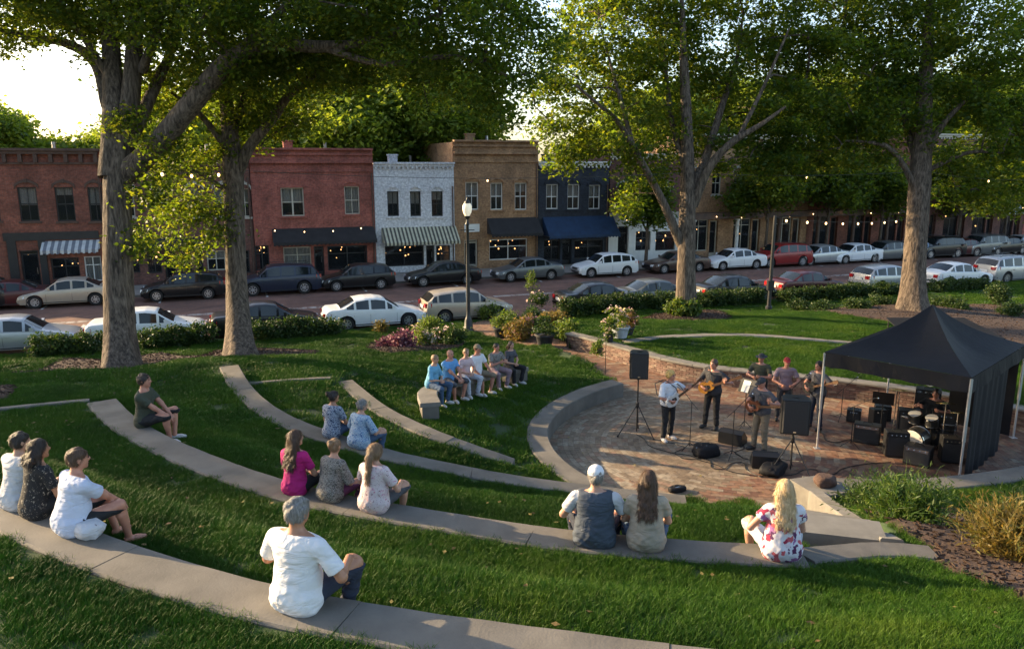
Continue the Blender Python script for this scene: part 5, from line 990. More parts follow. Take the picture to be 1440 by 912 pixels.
# ---------------------------------------------------------------- people: smooth-union bodies turned into one mesh (surface nets)
def V3(*a): return np.array(a, float)
def cap(a, b, ra, rb, k=.025, clip=None): return ('c', V3(*a), V3(*b), ra, rb, k, clip)
def ell(c, r, M=None, k=.035, clip=None): return ('e', V3(*c), V3(*r), np.eye(3) if M is None else M, 0, k, clip)
def field(prims, vx, inflate=0, clips=(), wr=0):
    lo = np.full(3, 1e9); hi = -lo; bbs = []
    for p in prims:
        if p[0] == 'c': l = np.minimum(p[1], p[2])-max(p[3], p[4]); h = np.maximum(p[1], p[2])+max(p[3], p[4])
        else: e = np.abs(p[3].T)@p[2]; e = np.maximum(e, np.abs(p[3])@p[2]); l = p[1]-e; h = p[1]+e
        bbs.append((l, h)); lo = np.minimum(lo, l); hi = np.maximum(hi, h)
    pad = .03+inflate; lo -= pad; hi += pad; dims = np.ceil((hi-lo)/vx).astype(int)+1; F_ = np.full(dims, .25, np.float32)
    ax = [lo[i]+vx*np.arange(dims[i]) for i in range(3)]
    for p, (l, h) in zip(prims, bbs):
        m_ = .07+inflate; i0 = np.maximum(0, ((l-m_-lo)/vx).astype(int)); i1 = np.minimum(dims, ((h+m_-lo)/vx).astype(int)+2)
        X = ax[0][i0[0]:i1[0], None, None]; Y = ax[1][None, i0[1]:i1[1], None]; Z_ = ax[2][None, None, i0[2]:i1[2]]
        if p[0] == 'c':
            a, b = p[1], p[2]; ab = b-a; t = np.clip(((X-a[0])*ab[0]+(Y-a[1])*ab[1]+(Z_-a[2])*ab[2])/(ab@ab+1e-9), 0, 1)
            d = np.sqrt((X-a[0]-t*ab[0])**2+(Y-a[1]-t*ab[1])**2+(Z_-a[2]-t*ab[2])**2)-(p[3]+(p[4]-p[3])*t)
        else:
            c, r, M = p[1], p[2], p[3]; q = [(X-c[0])*M[0, i]+(Y-c[1])*M[1, i]+(Z_-c[2])*M[2, i] for i in range(3)]
            k0 = np.sqrt((q[0]/r[0])**2+(q[1]/r[1])**2+(q[2]/r[2])**2); k1 = np.sqrt((q[0]/r[0]**2)**2+(q[1]/r[1]**2)**2+(q[2]/r[2]**2)**2)+1e-6; d = k0*(k0-1)/k1
        if p[6] is not None: pt, n_ = p[6]; d = np.maximum(d, (X-pt[0])*n_[0]+(Y-pt[1])*n_[1]+(Z_-pt[2])*n_[2])
        s = F_[i0[0]:i1[0], i0[1]:i1[1], i0[2]:i1[2]]; k = p[5]; h_ = np.clip(.5+.5*(s-d)/k, 0, 1); s[...] = s*(1-h_)+d*h_-k*h_*(1-h_)
    F_ -= inflate
    X, Y, Z_ = ax[0][:, None, None], ax[1][None, :, None], ax[2][None, None, :]
    if wr: F_ += wr*(.55+1.3*np.exp(-((Z_-lo[2]-.20)/.13)**2))*(np.sin(Z_*52+7*np.sin(X*8+Z_*3)+5*np.sin(Y*9))*.4+np.sin(X*45+Z_*34+5*np.sin(Y*11+X*6))*.3+np.sin((Z_*.7-X)*85+4*np.sin(Z_*14))*.3)
    for pt, n_ in clips: F_ = np.maximum(F_, (X-pt[0])*n_[0]+(Y-pt[1])*n_[1]+(Z_-pt[2])*n_[2])
    return F_, lo, vx
def nets(F_, lo, vx):
    F_ = np.pad(F_, 1, constant_values=.2); lo = lo-vx; S_ = F_ < 0; nx_, ny_, nz_ = F_.shape
    acc = np.zeros((nx_-1, ny_-1, nz_-1, 3), np.float32); cnt = np.zeros((nx_-1, ny_-1, nz_-1), np.int32)
    for axis in range(3):
        sl0 = [slice(None)]*3; sl1 = [slice(None)]*3; sl0[axis] = slice(0, -1); sl1[axis] = slice(1, None)
        a, b = F_[tuple(sl0)], F_[tuple(sl1)]; cr = (a < 0) != (b < 0); t = np.where(cr, a/(a-b+1e-12), 0); o = [i for i in range(3) if i != axis]
        for d0 in (0, 1):
            for d1 in (0, 1):
                sl = [slice(None)]*3; sl[o[0]] = slice(d0, F_.shape[o[0]]-1+d0); sl[o[1]] = slice(d1, F_.shape[o[1]]-1+d1)
                c = cr[tuple(sl)]; cnt += c; acc[..., axis] += np.where(c, t[tuple(sl)], 0); acc[..., o[0]] += c*d0; acc[..., o[1]] += c*d1
    act = cnt > 0; idx = -np.ones(act.shape, np.int64); I = np.argwhere(act); idx[act] = np.arange(len(I)); V = (I+acc[act]/cnt[act][:, None])*vx+lo; Q = []
    for axis in range(3):
        sl0 = [slice(1, -1)]*3; sl1 = [slice(1, -1)]*3; sl0[axis] = slice(0, -1); sl1[axis] = slice(1, None)
        a, b = S_[tuple(sl0)], S_[tuple(sl1)]; o = [(axis+1) % 3, (axis+2) % 3]
        for flip, mk in ((0, a & ~b), (1, b & ~a)):
            E = np.argwhere(mk); 
            if not len(E): continue
            E = E.copy(); E[:, o[0]] += 1; E[:, o[1]] += 1; q = []
            for d0, d1 in ((1, 1), (0, 1), (0, 0), (1, 0)):
                J = E.copy(); J[:, o[0]] -= d0; J[:, o[1]] -= d1; q.append(idx[J[:, 0], J[:, 1], J[:, 2]])
            q = np.stack(q, 1); Q.append(q[:, ::-1] if flip else q)
    return V, np.concatenate(Q)
def relax(V, Q, it=2, f=.5):
    n_ = len(V); e = np.concatenate([Q[:, [0, 1]], Q[:, [1, 2]], Q[:, [2, 3]], Q[:, [3, 0]]]); 
    for _ in range(it):
        s = np.zeros_like(V); c = np.bincount(e[:, 0], minlength=n_)+np.bincount(e[:, 1], minlength=n_)
        for k in range(3): s[:, k] = np.bincount(e[:, 0], V[e[:, 1], k], n_)+np.bincount(e[:, 1], V[e[:, 0], k], n_)
        V = V*(1-f)+f*s/np.maximum(c, 1)[:, None]
    return V
def skin_obj(name, prims, vx, m, parent=None, inflate=0, clips=(), extra=None, it=2, wr=0):
    V, Q = nets(*field(prims, vx, inflate, clips, wr)); V = relax(V, Q, it)
    if extra and extra.v:
        q4 = [f for f in extra.f if len(f) == 4]; Q = np.concatenate([Q, np.array(q4)+len(V)]); V = np.concatenate([V, np.array(extra.v)])
    return link(name, npmesh(name, V, Q, m, True), parent)
def ik(a, t, l1, l2, pole):
    d = t-a; L = np.linalg.norm(d); L2 = min(L, (l1+l2)*.998); u = d/L; t = a+u*L2; x = (l1*l1-l2*l2+L2*L2)/(2*L2); h = math.sqrt(max(0, l1*l1-x*x)); p = pole-u*(pole@u); p /= np.linalg.norm(p)+1e-9; return a+u*x+p*h, t
def rotz(a): c, s = math.cos(a), math.sin(a); return np.array([[c, -s, 0], [s, c, 0], [0, 0, 1]])
def rotx(a): c, s = math.cos(a), math.sin(a); return np.array([[1, 0, 0], [0, c, -s], [0, s, c]])
def roty(a): c, s = math.cos(a), math.sin(a); return np.array([[c, 0, s], [0, 1, 0], [-s, 0, c]])
def unit(v): return v/(np.linalg.norm(v)+1e-9)
def hand(mb, w, d, pn, side, curl, s=1.0):     # five fingers rooted in the palm; d: along the hand, pn: palm normal, side: towards the thumb
    d = unit(d); pn = unit(pn-d*(pn@d)); sd_ = np.cross(d, pn)*side
    for j, (off, L_) in enumerate(((.028, .068), (.009, .076), (-.010, .071), (-.028, .056))):
        p = w+d*.075*s+sd_*off*s; pts = [p-d*.03*s]; dd = d+sd_*off*1.5; a = curl*.45
        for q, f in enumerate((.42, .33, .25)):
            a2 = a+curl*q*.55; v = unit(dd)*math.cos(a2)+pn*math.sin(a2); p = p+v*L_*f*s; pts.append(p)
        mb.tube(pts, [.0095*s, .009*s, .008*s, .006*s], 6)
        mb.f = [f if len(f) == 4 else f for f in mb.f]
    p = w+d*.02*s+sd_*.026*s; v = unit(d*.6+sd_*.75+pn*.25); v2 = unit(d*.85+sd_*.3+pn*.45); mb.tube([p, p+v*.035*s, p+v*.035*s+v2*.03*s, p+v*.035*s+v2*.055*s], [.014*s, .012*s, .010*s, .007*s], 6)
m_skins = {}
def skinmat(name, c):
    if name not in m_skins:
        m, n, b, N, Lk = nodes('skin_'+name); t = noise(n, 12, 4); Lk(ramp(n, t.outputs[0], [(.3, tuple(x*.85 for x in c)), (.7, tuple(x*1.1 for x in c))]), b.inputs['Base Color']); b.inputs['Roughness'].default_value = .5
        b.inputs['Subsurface Weight'].default_value = .08; b.inputs['Subsurface Radius'].default_value = (.02, .008, .005); m_skins[name] = m
    return m_skins[name]
SK = {'fair': (.50, .27, .18), 'tan': (.40, .19, .11), 'ruddy': (.46, .21, .14)}
def cloth(name, c, var=.12, bs=.4): 
    k_ = 'cloth_'+name
    if k_ in MATS: return MATS[k_]
    m, n, b, N, Lk = nodes(k_); t = noise(n, 6, 4); Lk(ramp(n, t.outputs[0], [(.3, tuple(x*.94 for x in c)), (.7, tuple(x*1.06 for x in c))]), b.inputs['Base Color']); b.inputs['Roughness'].default_value = .88
    tc = N('ShaderNodeTexCoord'); mp = N('ShaderNodeMapping'); mp.inputs['Scale'].default_value = (.55, .55, 1.25); mp.inputs['Rotation'].default_value = (.3, .5, 0); Lk(tc.outputs['Object'], mp.inputs[0]); f = noise(n, 6.5, 3, vec=mp.outputs[0], rough=.45, dist=1.6); bump(n, b, f.outputs[0], .55, .07); MATS[k_] = m; return m
def patt(name, cols, scale, kind='vor', base=None):
    if name in MATS: return MATS[name]
    m, n, b, N, Lk = nodes('cloth_'+name); tc = N('ShaderNodeTexCoord')
    if kind == 'vor':
        v = N('ShaderNodeTexVoronoi'); v.inputs['Scale'].default_value = scale; nz = noise(n, scale*.7, 3); 
        Lk(mixc(n, .12, tc.outputs['Object'], nz.outputs['Color']), v.inputs['Vector']); sp = N('ShaderNodeSeparateColor'); Lk(v.outputs['Color'], sp.inputs[0]); f = sp.outputs[0]
        c = ramp(n, f, cols, 'CONSTANT')
    elif kind == 'spot':
        v = N('ShaderNodeTexVoronoi'); v.inputs['Scale'].default_value = scale; Lk(tc.outputs['Object'], v.inputs['Vector']); nz = noise(n, scale*1.5, 2); ad = N('ShaderNodeMath'); ad.operation = 'MULTIPLY_ADD'; Lk(nz.outputs[0], ad.inputs[0]); ad.inputs[1].default_value = .6; Lk(v.outputs['Distance'], ad.inputs[2]); c = ramp(n, ad.outputs[0], cols, 'CONSTANT')
    else: c = ramp(n, noise(n, scale, 6, rough=.75, dist=.6).outputs[0], cols, 'CONSTANT')
    Lk(c, b.inputs['Base Color']); b.inputs['Roughness'].default_value = .88; bump(n, b, noise(n, 22, 5).outputs[0], .4, .02); MATS[name] = m; return m
m_eye = mat('eye_dark', (.02, .015, .012), .2, .1, 9); m_lip = mat('lips', (.32, .1, .08), .5, .1, 9); m_brow = mat('brow', (.06, .035, .02), .9, .2, 9)
def hairmat(name, lo, hi):
    k = 'hair_'+name
    if k in MATS: return MATS[k]
    m, n, b, N, Lk = nodes(k); tc = N('ShaderNodeTexCoord'); mp = N('ShaderNodeMapping'); mp.inputs['Scale'].default_value = (1, 1, .12); Lk(tc.outputs['Object'], mp.inputs[0]); t = noise(n, 70, 5, vec=mp.outputs[0]); Lk(ramp(n, t.outputs[0], [(.3, lo), (.7, hi)]), b.inputs['Base Color']); b.inputs['Roughness'].default_value = .5; bump(n, b, t.outputs[0], .8, .012); MATS[k] = m; return m
HR = {'grey': ((.12, .11, .10), (.32, .30, .28)), 'dark': ((.012, .008, .006), (.05, .03, .02)), 'brown': ((.035, .018, .01), (.12, .06, .03)), 'light': ((.14, .08, .04), (.32, .2, .11)), 'blonde': ((.38, .24, .10), (.75, .56, .32)), 'white': ((.4, .39, .37), (.6, .58, .55)), 'gold': ((.42, .25, .06), (.7, .45, .15))}
m_shoe = mat('shoe_white', (.55, .52, .5), .7, .15, 9); m_shoed = mat('shoe_dark', (.03, .028, .027), .6, .2, 9); m_sand = mat('sandal', (.18, .1, .07), .7, .2, 9)
def person(loc, face, label, pose='sit', drop=.29, lean=.12, w=1.0, sc=1.0, yaw=0, nod=.05, hands='knees', knee=(.34, .13), feet=.0, top=None, sleeve=.62, bottom=None, leg='long', hair='short', hcol='brown', skin='fair', shoe=None, vx=.014, fem=False, bag=.0, face_parts=False, hat=None, vest=None, twist=0, gtr=None, cross=False):
    sk = skinmat(skin, SK[skin]); M0 = rotx(-lean)@roty(twist*.1); up = M0@V3(0, 0, 1); fw = M0@V3(0, 1, 0); rt = M0@V3(1, 0, 0)
    if pose == 'sit': P = V3(0, 0, .105); 
    else: P = V3(0, 0, .95)
    sh_w = (.165 if fem else .205)*(.6+.4*w); N0 = P+up*.50; C = P+up*.34; Wt = P+up*.16
    HY = rotz(yaw)@rotx(-nod-lean*.25); hc = N0+up*.045+HY@V3(0, .012, .115)
    b = []     # body primitives
    hipx = .092*(.7+.3*w); belly = max(0, w-1)*.10
    tor = [ell(P+fw*(-.01), (.165*w, .125*w, .125), M0, .05), ell(Wt+fw*(belly*.7), ((.135 if fem else .145)*w, .105*w+belly*.5, .14), M0, .05), ell(C, ((.15 if fem else .182)*(.5+.5*w), .108*(.5+.5*w)+belly*.3, .17), M0, .05), cap(N0-up*.075-rt*sh_w*.75, N0-up*.075+rt*sh_w*.75, .062, .062, .05)]
    if fem: tor += [ell(C+fw*.07+rt*.07+up*.02, (.062, .05, .06), M0, .04), ell(C+fw*.07-rt*.07+up*.02, (.062, .05, .06), M0, .04)]
    tor.append(cap(N0-up*.06, N0-up*.02, .075, .055, .05))
    b += tor; b.append(cap(N0-up*.05, hc-HY@V3(0, .012, .06), .054 if not fem else .046, .05, .03))
    hs = .98 if fem else 1.03
    head = [ell(hc, (.074*hs, .093*hs, .098*hs), HY, .02), ell(hc+HY@V3(0, .028, -.055), (.054*hs, .062*hs, .062*hs), HY, .03), ell(hc+HY@V3(0, .1*hs, -.018), (.012, .018, .022), HY, .012), cap(hc+HY@V3(0, .075, -.095), hc+HY@V3(0, .07, -.09), .022, .02, .02)]
    head += [ell(hc+HY@V3(sx_*.077*hs, -.005, -.012), (.009, .018, .03), HY, .008) for sx_ in (-1, 1)]; b += head
    arms = []; legs = []; sl_p = []; feet_p = []; hd = MB(); tr_p = []
    kn, spread = knee; JN = {}
    for sx_ in (-1, 1):
        hip = P+V3(sx_*hipx, .0, -.01)
        if pose == 'sit':
            an = V3(sx_*(spread+(.02 if not cross else -spread*1.4)), kn+.02+feet, -drop+.075); pole = V3(sx_*.25, .3, 1)
            if cross: an = V3(sx_*-.06+.02, kn+.12+feet+(.05 if sx_ > 0 else 0), -drop+.08); pole = V3(sx_*.55, .2, .8)
        else: an = V3(sx_*(.085+spread*.4)+.02, .03*sx_*kn*3, .08); pole = V3(sx_*.1, 1, 0)
        kne, an = ik(hip, an, .435, .425, pole); JN[sx_] = kne
        fd = unit(V3(sx_*.25, 1, 0)); toe = an+fd*.155+V3(0, 0, -.045)
        th = .082*(.45+.55*w)
        legs += [cap(hip, kne, th, .056, .04), cap(kne, an, .054, .036, .02), cap(kne*.7+an*.3+V3(0, -.015, 0), kne*.45+an*.55, .056, .044, .02)]
        ft = [cap(an+V3(0, -.02, -.035), an+fd*.1+V3(0, 0, -.04), .036, .036, .02), cap(an+fd*.08+V3(0, 0, -.042), toe, .037, .026, .02)]; feet_p += ft
        tr_p += [cap(hip, kne, th+.012, .066, .05), *([cap(kne, an+(kne-an)*.12, .062, .056, .03)] if leg == 'long' else [cap(kne, kne+(an-kne)*.08, .068, .068, .03)] if leg == 'short' else [cap(kne, kne*.45+an*.55, .062, .055, .03)])]
        if leg == 'shorts': tr_p[-1] = cap(kne*.999, kne, .066, .066, .03)
        sh = N0-up*.085+rt*sx_*sh_w
        HT = hands[0 if sx_ < 0 else 1] if isinstance(hands, tuple) and not isinstance(hands, str) else hands
        pn = V3(0, 0, -1)
        if isinstance(HT, (list, np.ndarray)): tgt = V3(*HT[:3]); pole_a = V3(sx_*.9, -.25, -.6); cur = 1.15; pn = V3(0, -1, .1)
        elif HT == 'knees': tgt = kne+V3(-sx_*.02, -.06, .075); pole_a = V3(sx_*.45, -.3, -.5); cur = .5
        elif HT == 'lap': tgt = P+V3(sx_*.045, .27, .10); pole_a = V3(sx_*.9, -.3, -.5); cur = .8
        elif HT == 'hold': tgt = P+V3(sx_*.06, .30, .24); pole_a = V3(sx_*.9, -.2, -.6); cur = 1.0; pn = V3(-sx_, -.3, .2)
        elif HT == 'between': tgt = V3(sx_*.03, kn+.10, .13); pole_a = V3(sx_*1.2, .0, .1); cur = .8
        elif HT == 'behind': tgt = V3(sx_*.27, -.12, .04); pole_a = V3(sx_*.4, -1, .2); cur = .15
        else: tgt = V3(sx_*.26, .04, .88); pole_a = V3(sx_*.3, -1, 0); cur = .5
        el, wr_ = ik(sh, tgt, .285, .255, pole_a); a0 = .047*(.6+.4*w) if not fem else .041*(.6+.4*w)
        arms += [cap(sh, el, a0, a0*.85, .03), cap(el, wr_, a0*.85, .026, .02)]
        hdv = unit(wr_-el)
        if isinstance(HT, list) and len(HT) > 3: hdv = unit(V3(*HT[3:6]))
        if HT == 'behind': hdv = unit(V3(sx_*.4, -.5, -.5)); pn = V3(0, .3, -1)
        if HT in ('knees', 'between') if isinstance(HT, str) else False: hdv = unit(hdv+V3(0, .3, -.5))
        pn2 = unit(pn-hdv*(pn@hdv)); Mh = np.stack([np.cross(hdv, pn2), hdv, pn2], 1); arms.append(ell(wr_+hdv*.045, (.036, .052, .016), Mh, .012))
        hand(hd, wr_, hdv, pn2, -sx_ if True else sx_, cur)
        sv = sleeve; e1 = sh+(el-sh)*min(1, sv*1.0) if sv <= 1 else el
        un = unit(el-sh); cr_ = (e1, un)
        if sv <= 0: pass
        elif sv <= 1: sl_p += [cap(sh, sh+(el-sh)*min(1, sv+.15), a0+.002, a0+.006+bag*.5, .03, cr_)]
        else: sl_p += [cap(sh, el, a0+.002, a0+.002, .03), cap(el, wr_-unit(wr_-el)*.02, a0, .03, .02)]
    b += arms+legs+(feet_p)
    # caps of finger tubes are ngons: keep quads only (closed inside palm / tiny tips)
    root = skin_obj('person', b, vx, sk, None, extra=hd, it=1); root.location = loc; root.rotation_euler = (0, 0, face); root.scale = (sc,)*3; tag(root, label, 'person', gtr)
    tm = top; hemz = -.02 if pose == 'sit' else P[2]-.10
    shirt = [ell(P+up*.01, (.180*w+bag*.6, .140*w+bag*.6, .145), M0, .06), ell(Wt+fw*(belly*.7), ((.145 if fem else .158)*w+bag*.9, .112*w+belly*.5+bag*.7, .15), M0, .06)]+[t for t in tor[2:-1]]
    if pose == 'sit': shirt.append(cap(P+V3(-.085*w, -.03, -.035), P+V3(.085*w, -.03, -.035), .09*w, .09*w, .04))
    skin_obj('shirt', shirt+sl_p, vx*.93, tm, root, inflate=.013, clips=[(V3(0, 0, hemz), V3(0, 0, -1)), (N0+up*-.012, unit(up+fw*.15))], it=2, wr=.0032)
    if vest is not None:
        vs_ = [ell(P+up*.03, (.168*w+bag, .13*w+bag, .13), M0, .06), ell(Wt+fw*(belly*.7), (.162*w+bag, .115*w+belly*.5+bag, .15), M0, .06)]+[t for t in tor[2:-2]]+[cap(N0-up*.075-rt*sh_w*.6, N0-up*.075+rt*sh_w*.6, .062, .062, .05)]
        if pose == 'sit': vs_.append(cap(P+V3(-.085*w, -.02, -.04), P+V3(.085*w, -.03, -.035), .10*w, .10*w, .04))
        skin_obj('vest', vs_, vx*.93, vest, root, inflate=.024, clips=[(V3(0, 0, hemz+.01), V3(0, 0, -1)), (N0-up*.005, unit(up))], it=2, wr=.004)
    if leg == 'skirt':
        kk = [ell(P, (.18*w, .16*w, .12), M0, .06), cap(P+V3(0, .05, -.02), P+V3(0, .36, -.02), .15, .13, .08)]; skin_obj('skirt', kk, vx, bottom, root, inflate=.01, clips=[(V3(0, .40, 0), V3(0, 1, 0))], wr=.008)
    else:
        skin_obj('trousers', [ell(P+fw*(-.01), (.172*w, .132*w, .12), M0, .05)]+tr_p, vx*.95, bottom, root, inflate=.006, clips=[(P+up*.13, up)], it=2, wr=.006)
    if shoe is not None: skin_obj('shoes', feet_p, vx*.9, shoe, root, inflate=.010, it=1)
    hm_ = hairmat(hcol, *HR[hcol]); fclip = unit(HY@V3(0, .80, -.60)); 
    if hair != 'none':
        hp = [ell(hc+HY@V3(0, -.008, .008), (.082*hs, .100*hs, .104*hs), HY, .02)]; cl = [(hc+HY@V3(0, .055, .01), fclip)]
        nb_ = hc+HY@V3(0, -.085, -.09)
        if hair == 'short': cl.append((hc+HY@V3(0, 0, -.07), HY@V3(0, .0, -1)))
        if hair == 'bun': hp.append(ell(hc+HY@V3(0, -.11, .05), (.045, .045, .045), HY, .02)); cl.append((hc+HY@V3(0, 0, -.08), HY@V3(0, .0, -1)))
        if hair == 'fluffy': hp.append(ell(hc+HY@V3(0, -.02, .02), (.1, .11, .115), HY, .03)); cl.append((hc+HY@V3(0, 0, -.10), HY@V3(0, .0, -1)))
        if hair in ('long', 'longer', 'pony', 'bob'):
            Lh = {'long': .24, 'longer': .34, 'bob': .1, 'pony': .3}[hair]
            if hair == 'pony': hp += [cap(hc+HY@V3(.0, -.085, .0), hc+HY@V3(0, -.125, -.05), .035, .03, .02), cap(hc+HY@V3(0, -.125, -.05), N0-up*(Lh-.1)-fw*.145, .038, .018, .02)]
            else:
                for dx, dl in ((-.05, .03), (-.03, -.02), (-.01, .015), (.012, 0), (.032, .03), (.05, -.01)): hp.append(cap(hc+HY@V3(dx*1.1, -.045, -.03), N0-up*(Lh-.12+dl-abs(dx)*.6)-fw*(.142-abs(dx)*.5)+rt*dx*1.75, .040, .012, .02))
                for sx_ in (-1, 1): hp.append(cap(hc+HY@V3(sx_*.07, -.02, -.03), N0+rt*sx_*.075-fw*.03-up*.02, .03, .022, .02))
            cl = [(hc+HY@V3(0, .055, .01), unit(HY@V3(0, .88, -.25)))]
        ho = skin_obj('hair', hp, vx*.8, hm_, root, inflate=.002, clips=cl, it=1, wr=.006)
        if vx <= .012:
            me_ = ho.data; nv = len(me_.vertices); co = np.empty(nv*3, np.float32); me_.vertices.foreach_get('co', co); co = co.reshape(-1, 3); no = np.empty(nv*3, np.float32); me_.vertices.foreach_get('normal', no); no = no.reshape(-1, 3)
            rr = np.random.default_rng(int(abs(loc[0])*977)); kS = 2600 if hair in ('long', 'longer', 'pony', 'bob') else 1500; ii = rr.integers(0, nv, kS); p = co[ii]+no[ii]*.001; nn_ = no[ii]; dn = np.array([0, -.25, -1.0])+rr.normal(0, .25, (kS, 3)); dn -= nn_*(dn*nn_).sum(1)[:, None]*.85; dn /= np.linalg.norm(dn, axis=1)[:, None]+1e-6
            Ls = (rr.uniform(.03, .09, kS) if kS > 2000 else rr.uniform(.012, .03, kS))[:, None]; sd_ = np.cross(dn, nn_); w2 = .0016; q = p+dn*Ls*.5+nn_*Ls*.10; e = p+dn*Ls+nn_*Ls*(.12 if kS > 2000 else .25)
            VV = np.stack([p-sd_*w2, p+sd_*w2, q+sd_*w2, q-sd_*w2, q-sd_*w2, q+sd_*w2, e+sd_*w2*.2, e-sd_*w2*.2], 1).reshape(-1, 3); tag(link('hair_strands', npmesh('hair_strands', VV, np.arange(len(VV)).reshape(-1, 4), hm_), ho), kind='stuff')
    if hat:
        hk, hmt = hat; hp = [ell(hc+HY@V3(0, -.004, .03), (.09, .108, .095), HY, .02, (hc+HY@V3(0, 0, .02), HY@V3(0, 0, -1)))]
        if hk == 'cap': hp.append(ell(hc+HY@V3(0, .11, .03), (.07, .07, .012), HY, .01))
        if hk == 'brim': hp.append(ell(hc+HY@V3(0, 0, .035), (.16, .18, .012), HY, .01))
        skin_obj('cap', hp, vx*.7, hmt, root, it=1)
    if face_parts:
        for sx_ in (-1, 1):
            c = hc+HY@V3(sx_*.031, .088*hs, .008); MB().ball(c, (.013, .008, .008), 8, 5).obj('eye', m_eye, root, True); c2 = hc+HY@V3(sx_*.032, .088*hs, .026); MB().ball(c2, (.02, .008, .005), 8, 4).obj('eyebrow', m_brow, root, True)
        c = hc+HY@V3(0, .092, -.06); MB().ball(c, (.024, .008, .008), 8, 5).obj('mouth', m_lip, root, True)
    return root
STAGE = np.array([6.6, 17.8])
def facing(p, tgt=STAGE, off=0): d = np.asarray(tgt)[:2]-np.asarray(p)[:2]; return math.atan2(-d[0], d[1])+off
def ledge_n(p, P):
    i = int(np.argmin(np.hypot(P[:, 0]-p[0], P[:, 1]-p[1]))); n_ = left_is_down(P, PC)[i]; return n_, P[i]
def seat(u, v, z, P, off=.05, turn=0, **k):
    p = at(u, v, z); n_, q = ledge_n(p, P); z = q[2]; t = (p[:2]-q[:2]); t = t-n_*(t@n_); xy = q[:2]+t+n_*off; a = math.atan2(-n_[0], n_[1])
    return person((xy[0], xy[1], z+.002), a+turn, **k)
T_wh = cloth('white', (.66, .66, .68)); T_gw = cloth('greywhite', (.5, .5, .52)); T_bl = cloth('palebluewhite', (.5, .54, .66)); T_mag = cloth('magenta', (.45, .012, .16)); T_dk = cloth('charcoal', (.035, .035, .04)); T_dg = cloth('darkgrey', (.07, .07, .08)); T_navy = cloth('navy', (.018, .024, .045)); T_jean = cloth('jeans', (.05, .09, .16)); T_kh = cloth('khaki', (.2, .16, .11)); T_oat = cloth('oatmeal', (.33, .28, .215), .18, .8); T_vest = cloth('slate', (.055, .07, .095)); T_olive = cloth('olive', (.05, .055, .035)); T_sky = cloth('skyblue', (.12, .3, .55)); T_sky2 = cloth('turquoise', (.13, .34, .5)); T_pk = cloth('palepink', (.55, .4, .4)); T_blk = cloth('black', (.014, .014, .016)); T_lt = cloth('lightshorts', (.45, .47, .52)); T_grn = cloth('green', (.06, .2, .06)); T_mauve = cloth('mauve', (.26, .18, .2)); T_plum = cloth('plum', (.12, .03, .08)); T_red = cloth('red', (.35, .03, .03))
F_blk = patt('black_flecked', [(0, (.35, .3, .24)), (.40, (.012, .012, .014))], 34, 'noise'); F_dk = patt('dark_mottled', [(0, (.05, .05, .045)), (.45, (.3, .28, .25)), (.53, (.09, .08, .07)), (.62, (.4, .38, .34))], 26, 'noise')
F_blue = patt('blue_white_spots', [(0, (.04, .13, .3)), (.46, (.45, .52, .58)), (.54, (.06, .22, .4)), (.6, (.5, .55, .6))], 30, 'noise'); F_bw = patt('navy_white_spots', [(0, (.03, .05, .11)), (.48, (.42, .46, .52)), (.56, (.03, .06, .13))], 30, 'noise')
F_pk = patt('white_pink_spots', [(0, (.2, .06, .08)), (.40, (.62, .52, .52)), (.58, (.5, .2, .28))], 30, 'noise'); F_fl = patt('floral', [(0, (.62, .6, .64)), (.34, (.3, .02, .06)), (.46, (.62, .55, .6)), (.60, (.5, .1, .12)), (.7, (.62, .6, .62)), (.86, (.09, .02, .08)), (.93, (.3, .12, .3))], 19, 'vor')
# audience ---------------------------------------------------------------
seat(430, 842, 3.4, L1, .03, -.12, label='grey haired man in plain white tee and dark jeans, nearest to the camera', lean=.05, w=1.12, top=T_wh, bottom=T_navy, hair='short', hcol='grey', skin='tan', hands='knees', knee=(.30, .17), vx=.009, drop=.26, yaw=-.1, shoe=m_shoed, bag=.012, sc=1.03, sleeve=.72)
seat(46, 704, 3.4, L1, .12, .1, label='dark haired man in pale grey tee at the left edge, leftmost of three', lean=.2, w=1.05, top=T_gw, bottom=T_dg, hair='short', hcol='dark', hands='lap', vx=.011, yaw=-.3, shoe=m_shoed, sc=.88)
seat(74, 716, 3.4, L1, .12, .0, label='curly dark haired woman in black flecked blouse between two men at left', lean=.16, w=1.0, fem=True, top=F_blk, bottom=T_blk, hair='bob', hcol='dark', skin='tan', hands='lap', vx=.011, yaw=-.35, bag=.012, sc=.89)
seat(130, 734, 3.4, L1, .12, -.15, label='man in pale blue white tee and black shorts, rightmost of three at left', lean=.2, w=1.15, top=T_bl, bottom=T_blk, hair='short', hcol='brown', skin='ruddy', hands='between', leg='shorts', knee=(.42, .12), vx=.010, yaw=-.2, bag=.012, feet=.05, sc=.92, face_parts=True)
seat(193, 600, 2.4, L2, .22, -.75, label='person in olive tee and dark shorts sitting alone near the big trunk', lean=.05, w=1.05, top=T_olive, bottom=T_blk, hair='short', hcol='dark', skin='ruddy', hands='between', leg='shorts', knee=(.33, .08), feet=.06, vx=.012, face_parts=True, shoe=m_shoe, sc=1.05)
seat(412, 694, 2.4, L2, .0, .1, label='woman in bright magenta top with long brown hair', lean=.06, w=.98, fem=True, top=T_mag, bottom=T_blk, hair='longer', hcol='brown', hands='lap', vx=.011, yaw=-.5, sc=1.02)
seat(462, 703, 2.4, L2, .05, -.15, label='woman in dark mottled blouse between magenta top and ponytail woman', lean=.2, w=1.1, fem=True, top=F_dk, bottom=T_plum, hair='bun', hcol='light', hands='lap', vx=.011, yaw=.2, sc=.95, bag=.02, sleeve=.95)
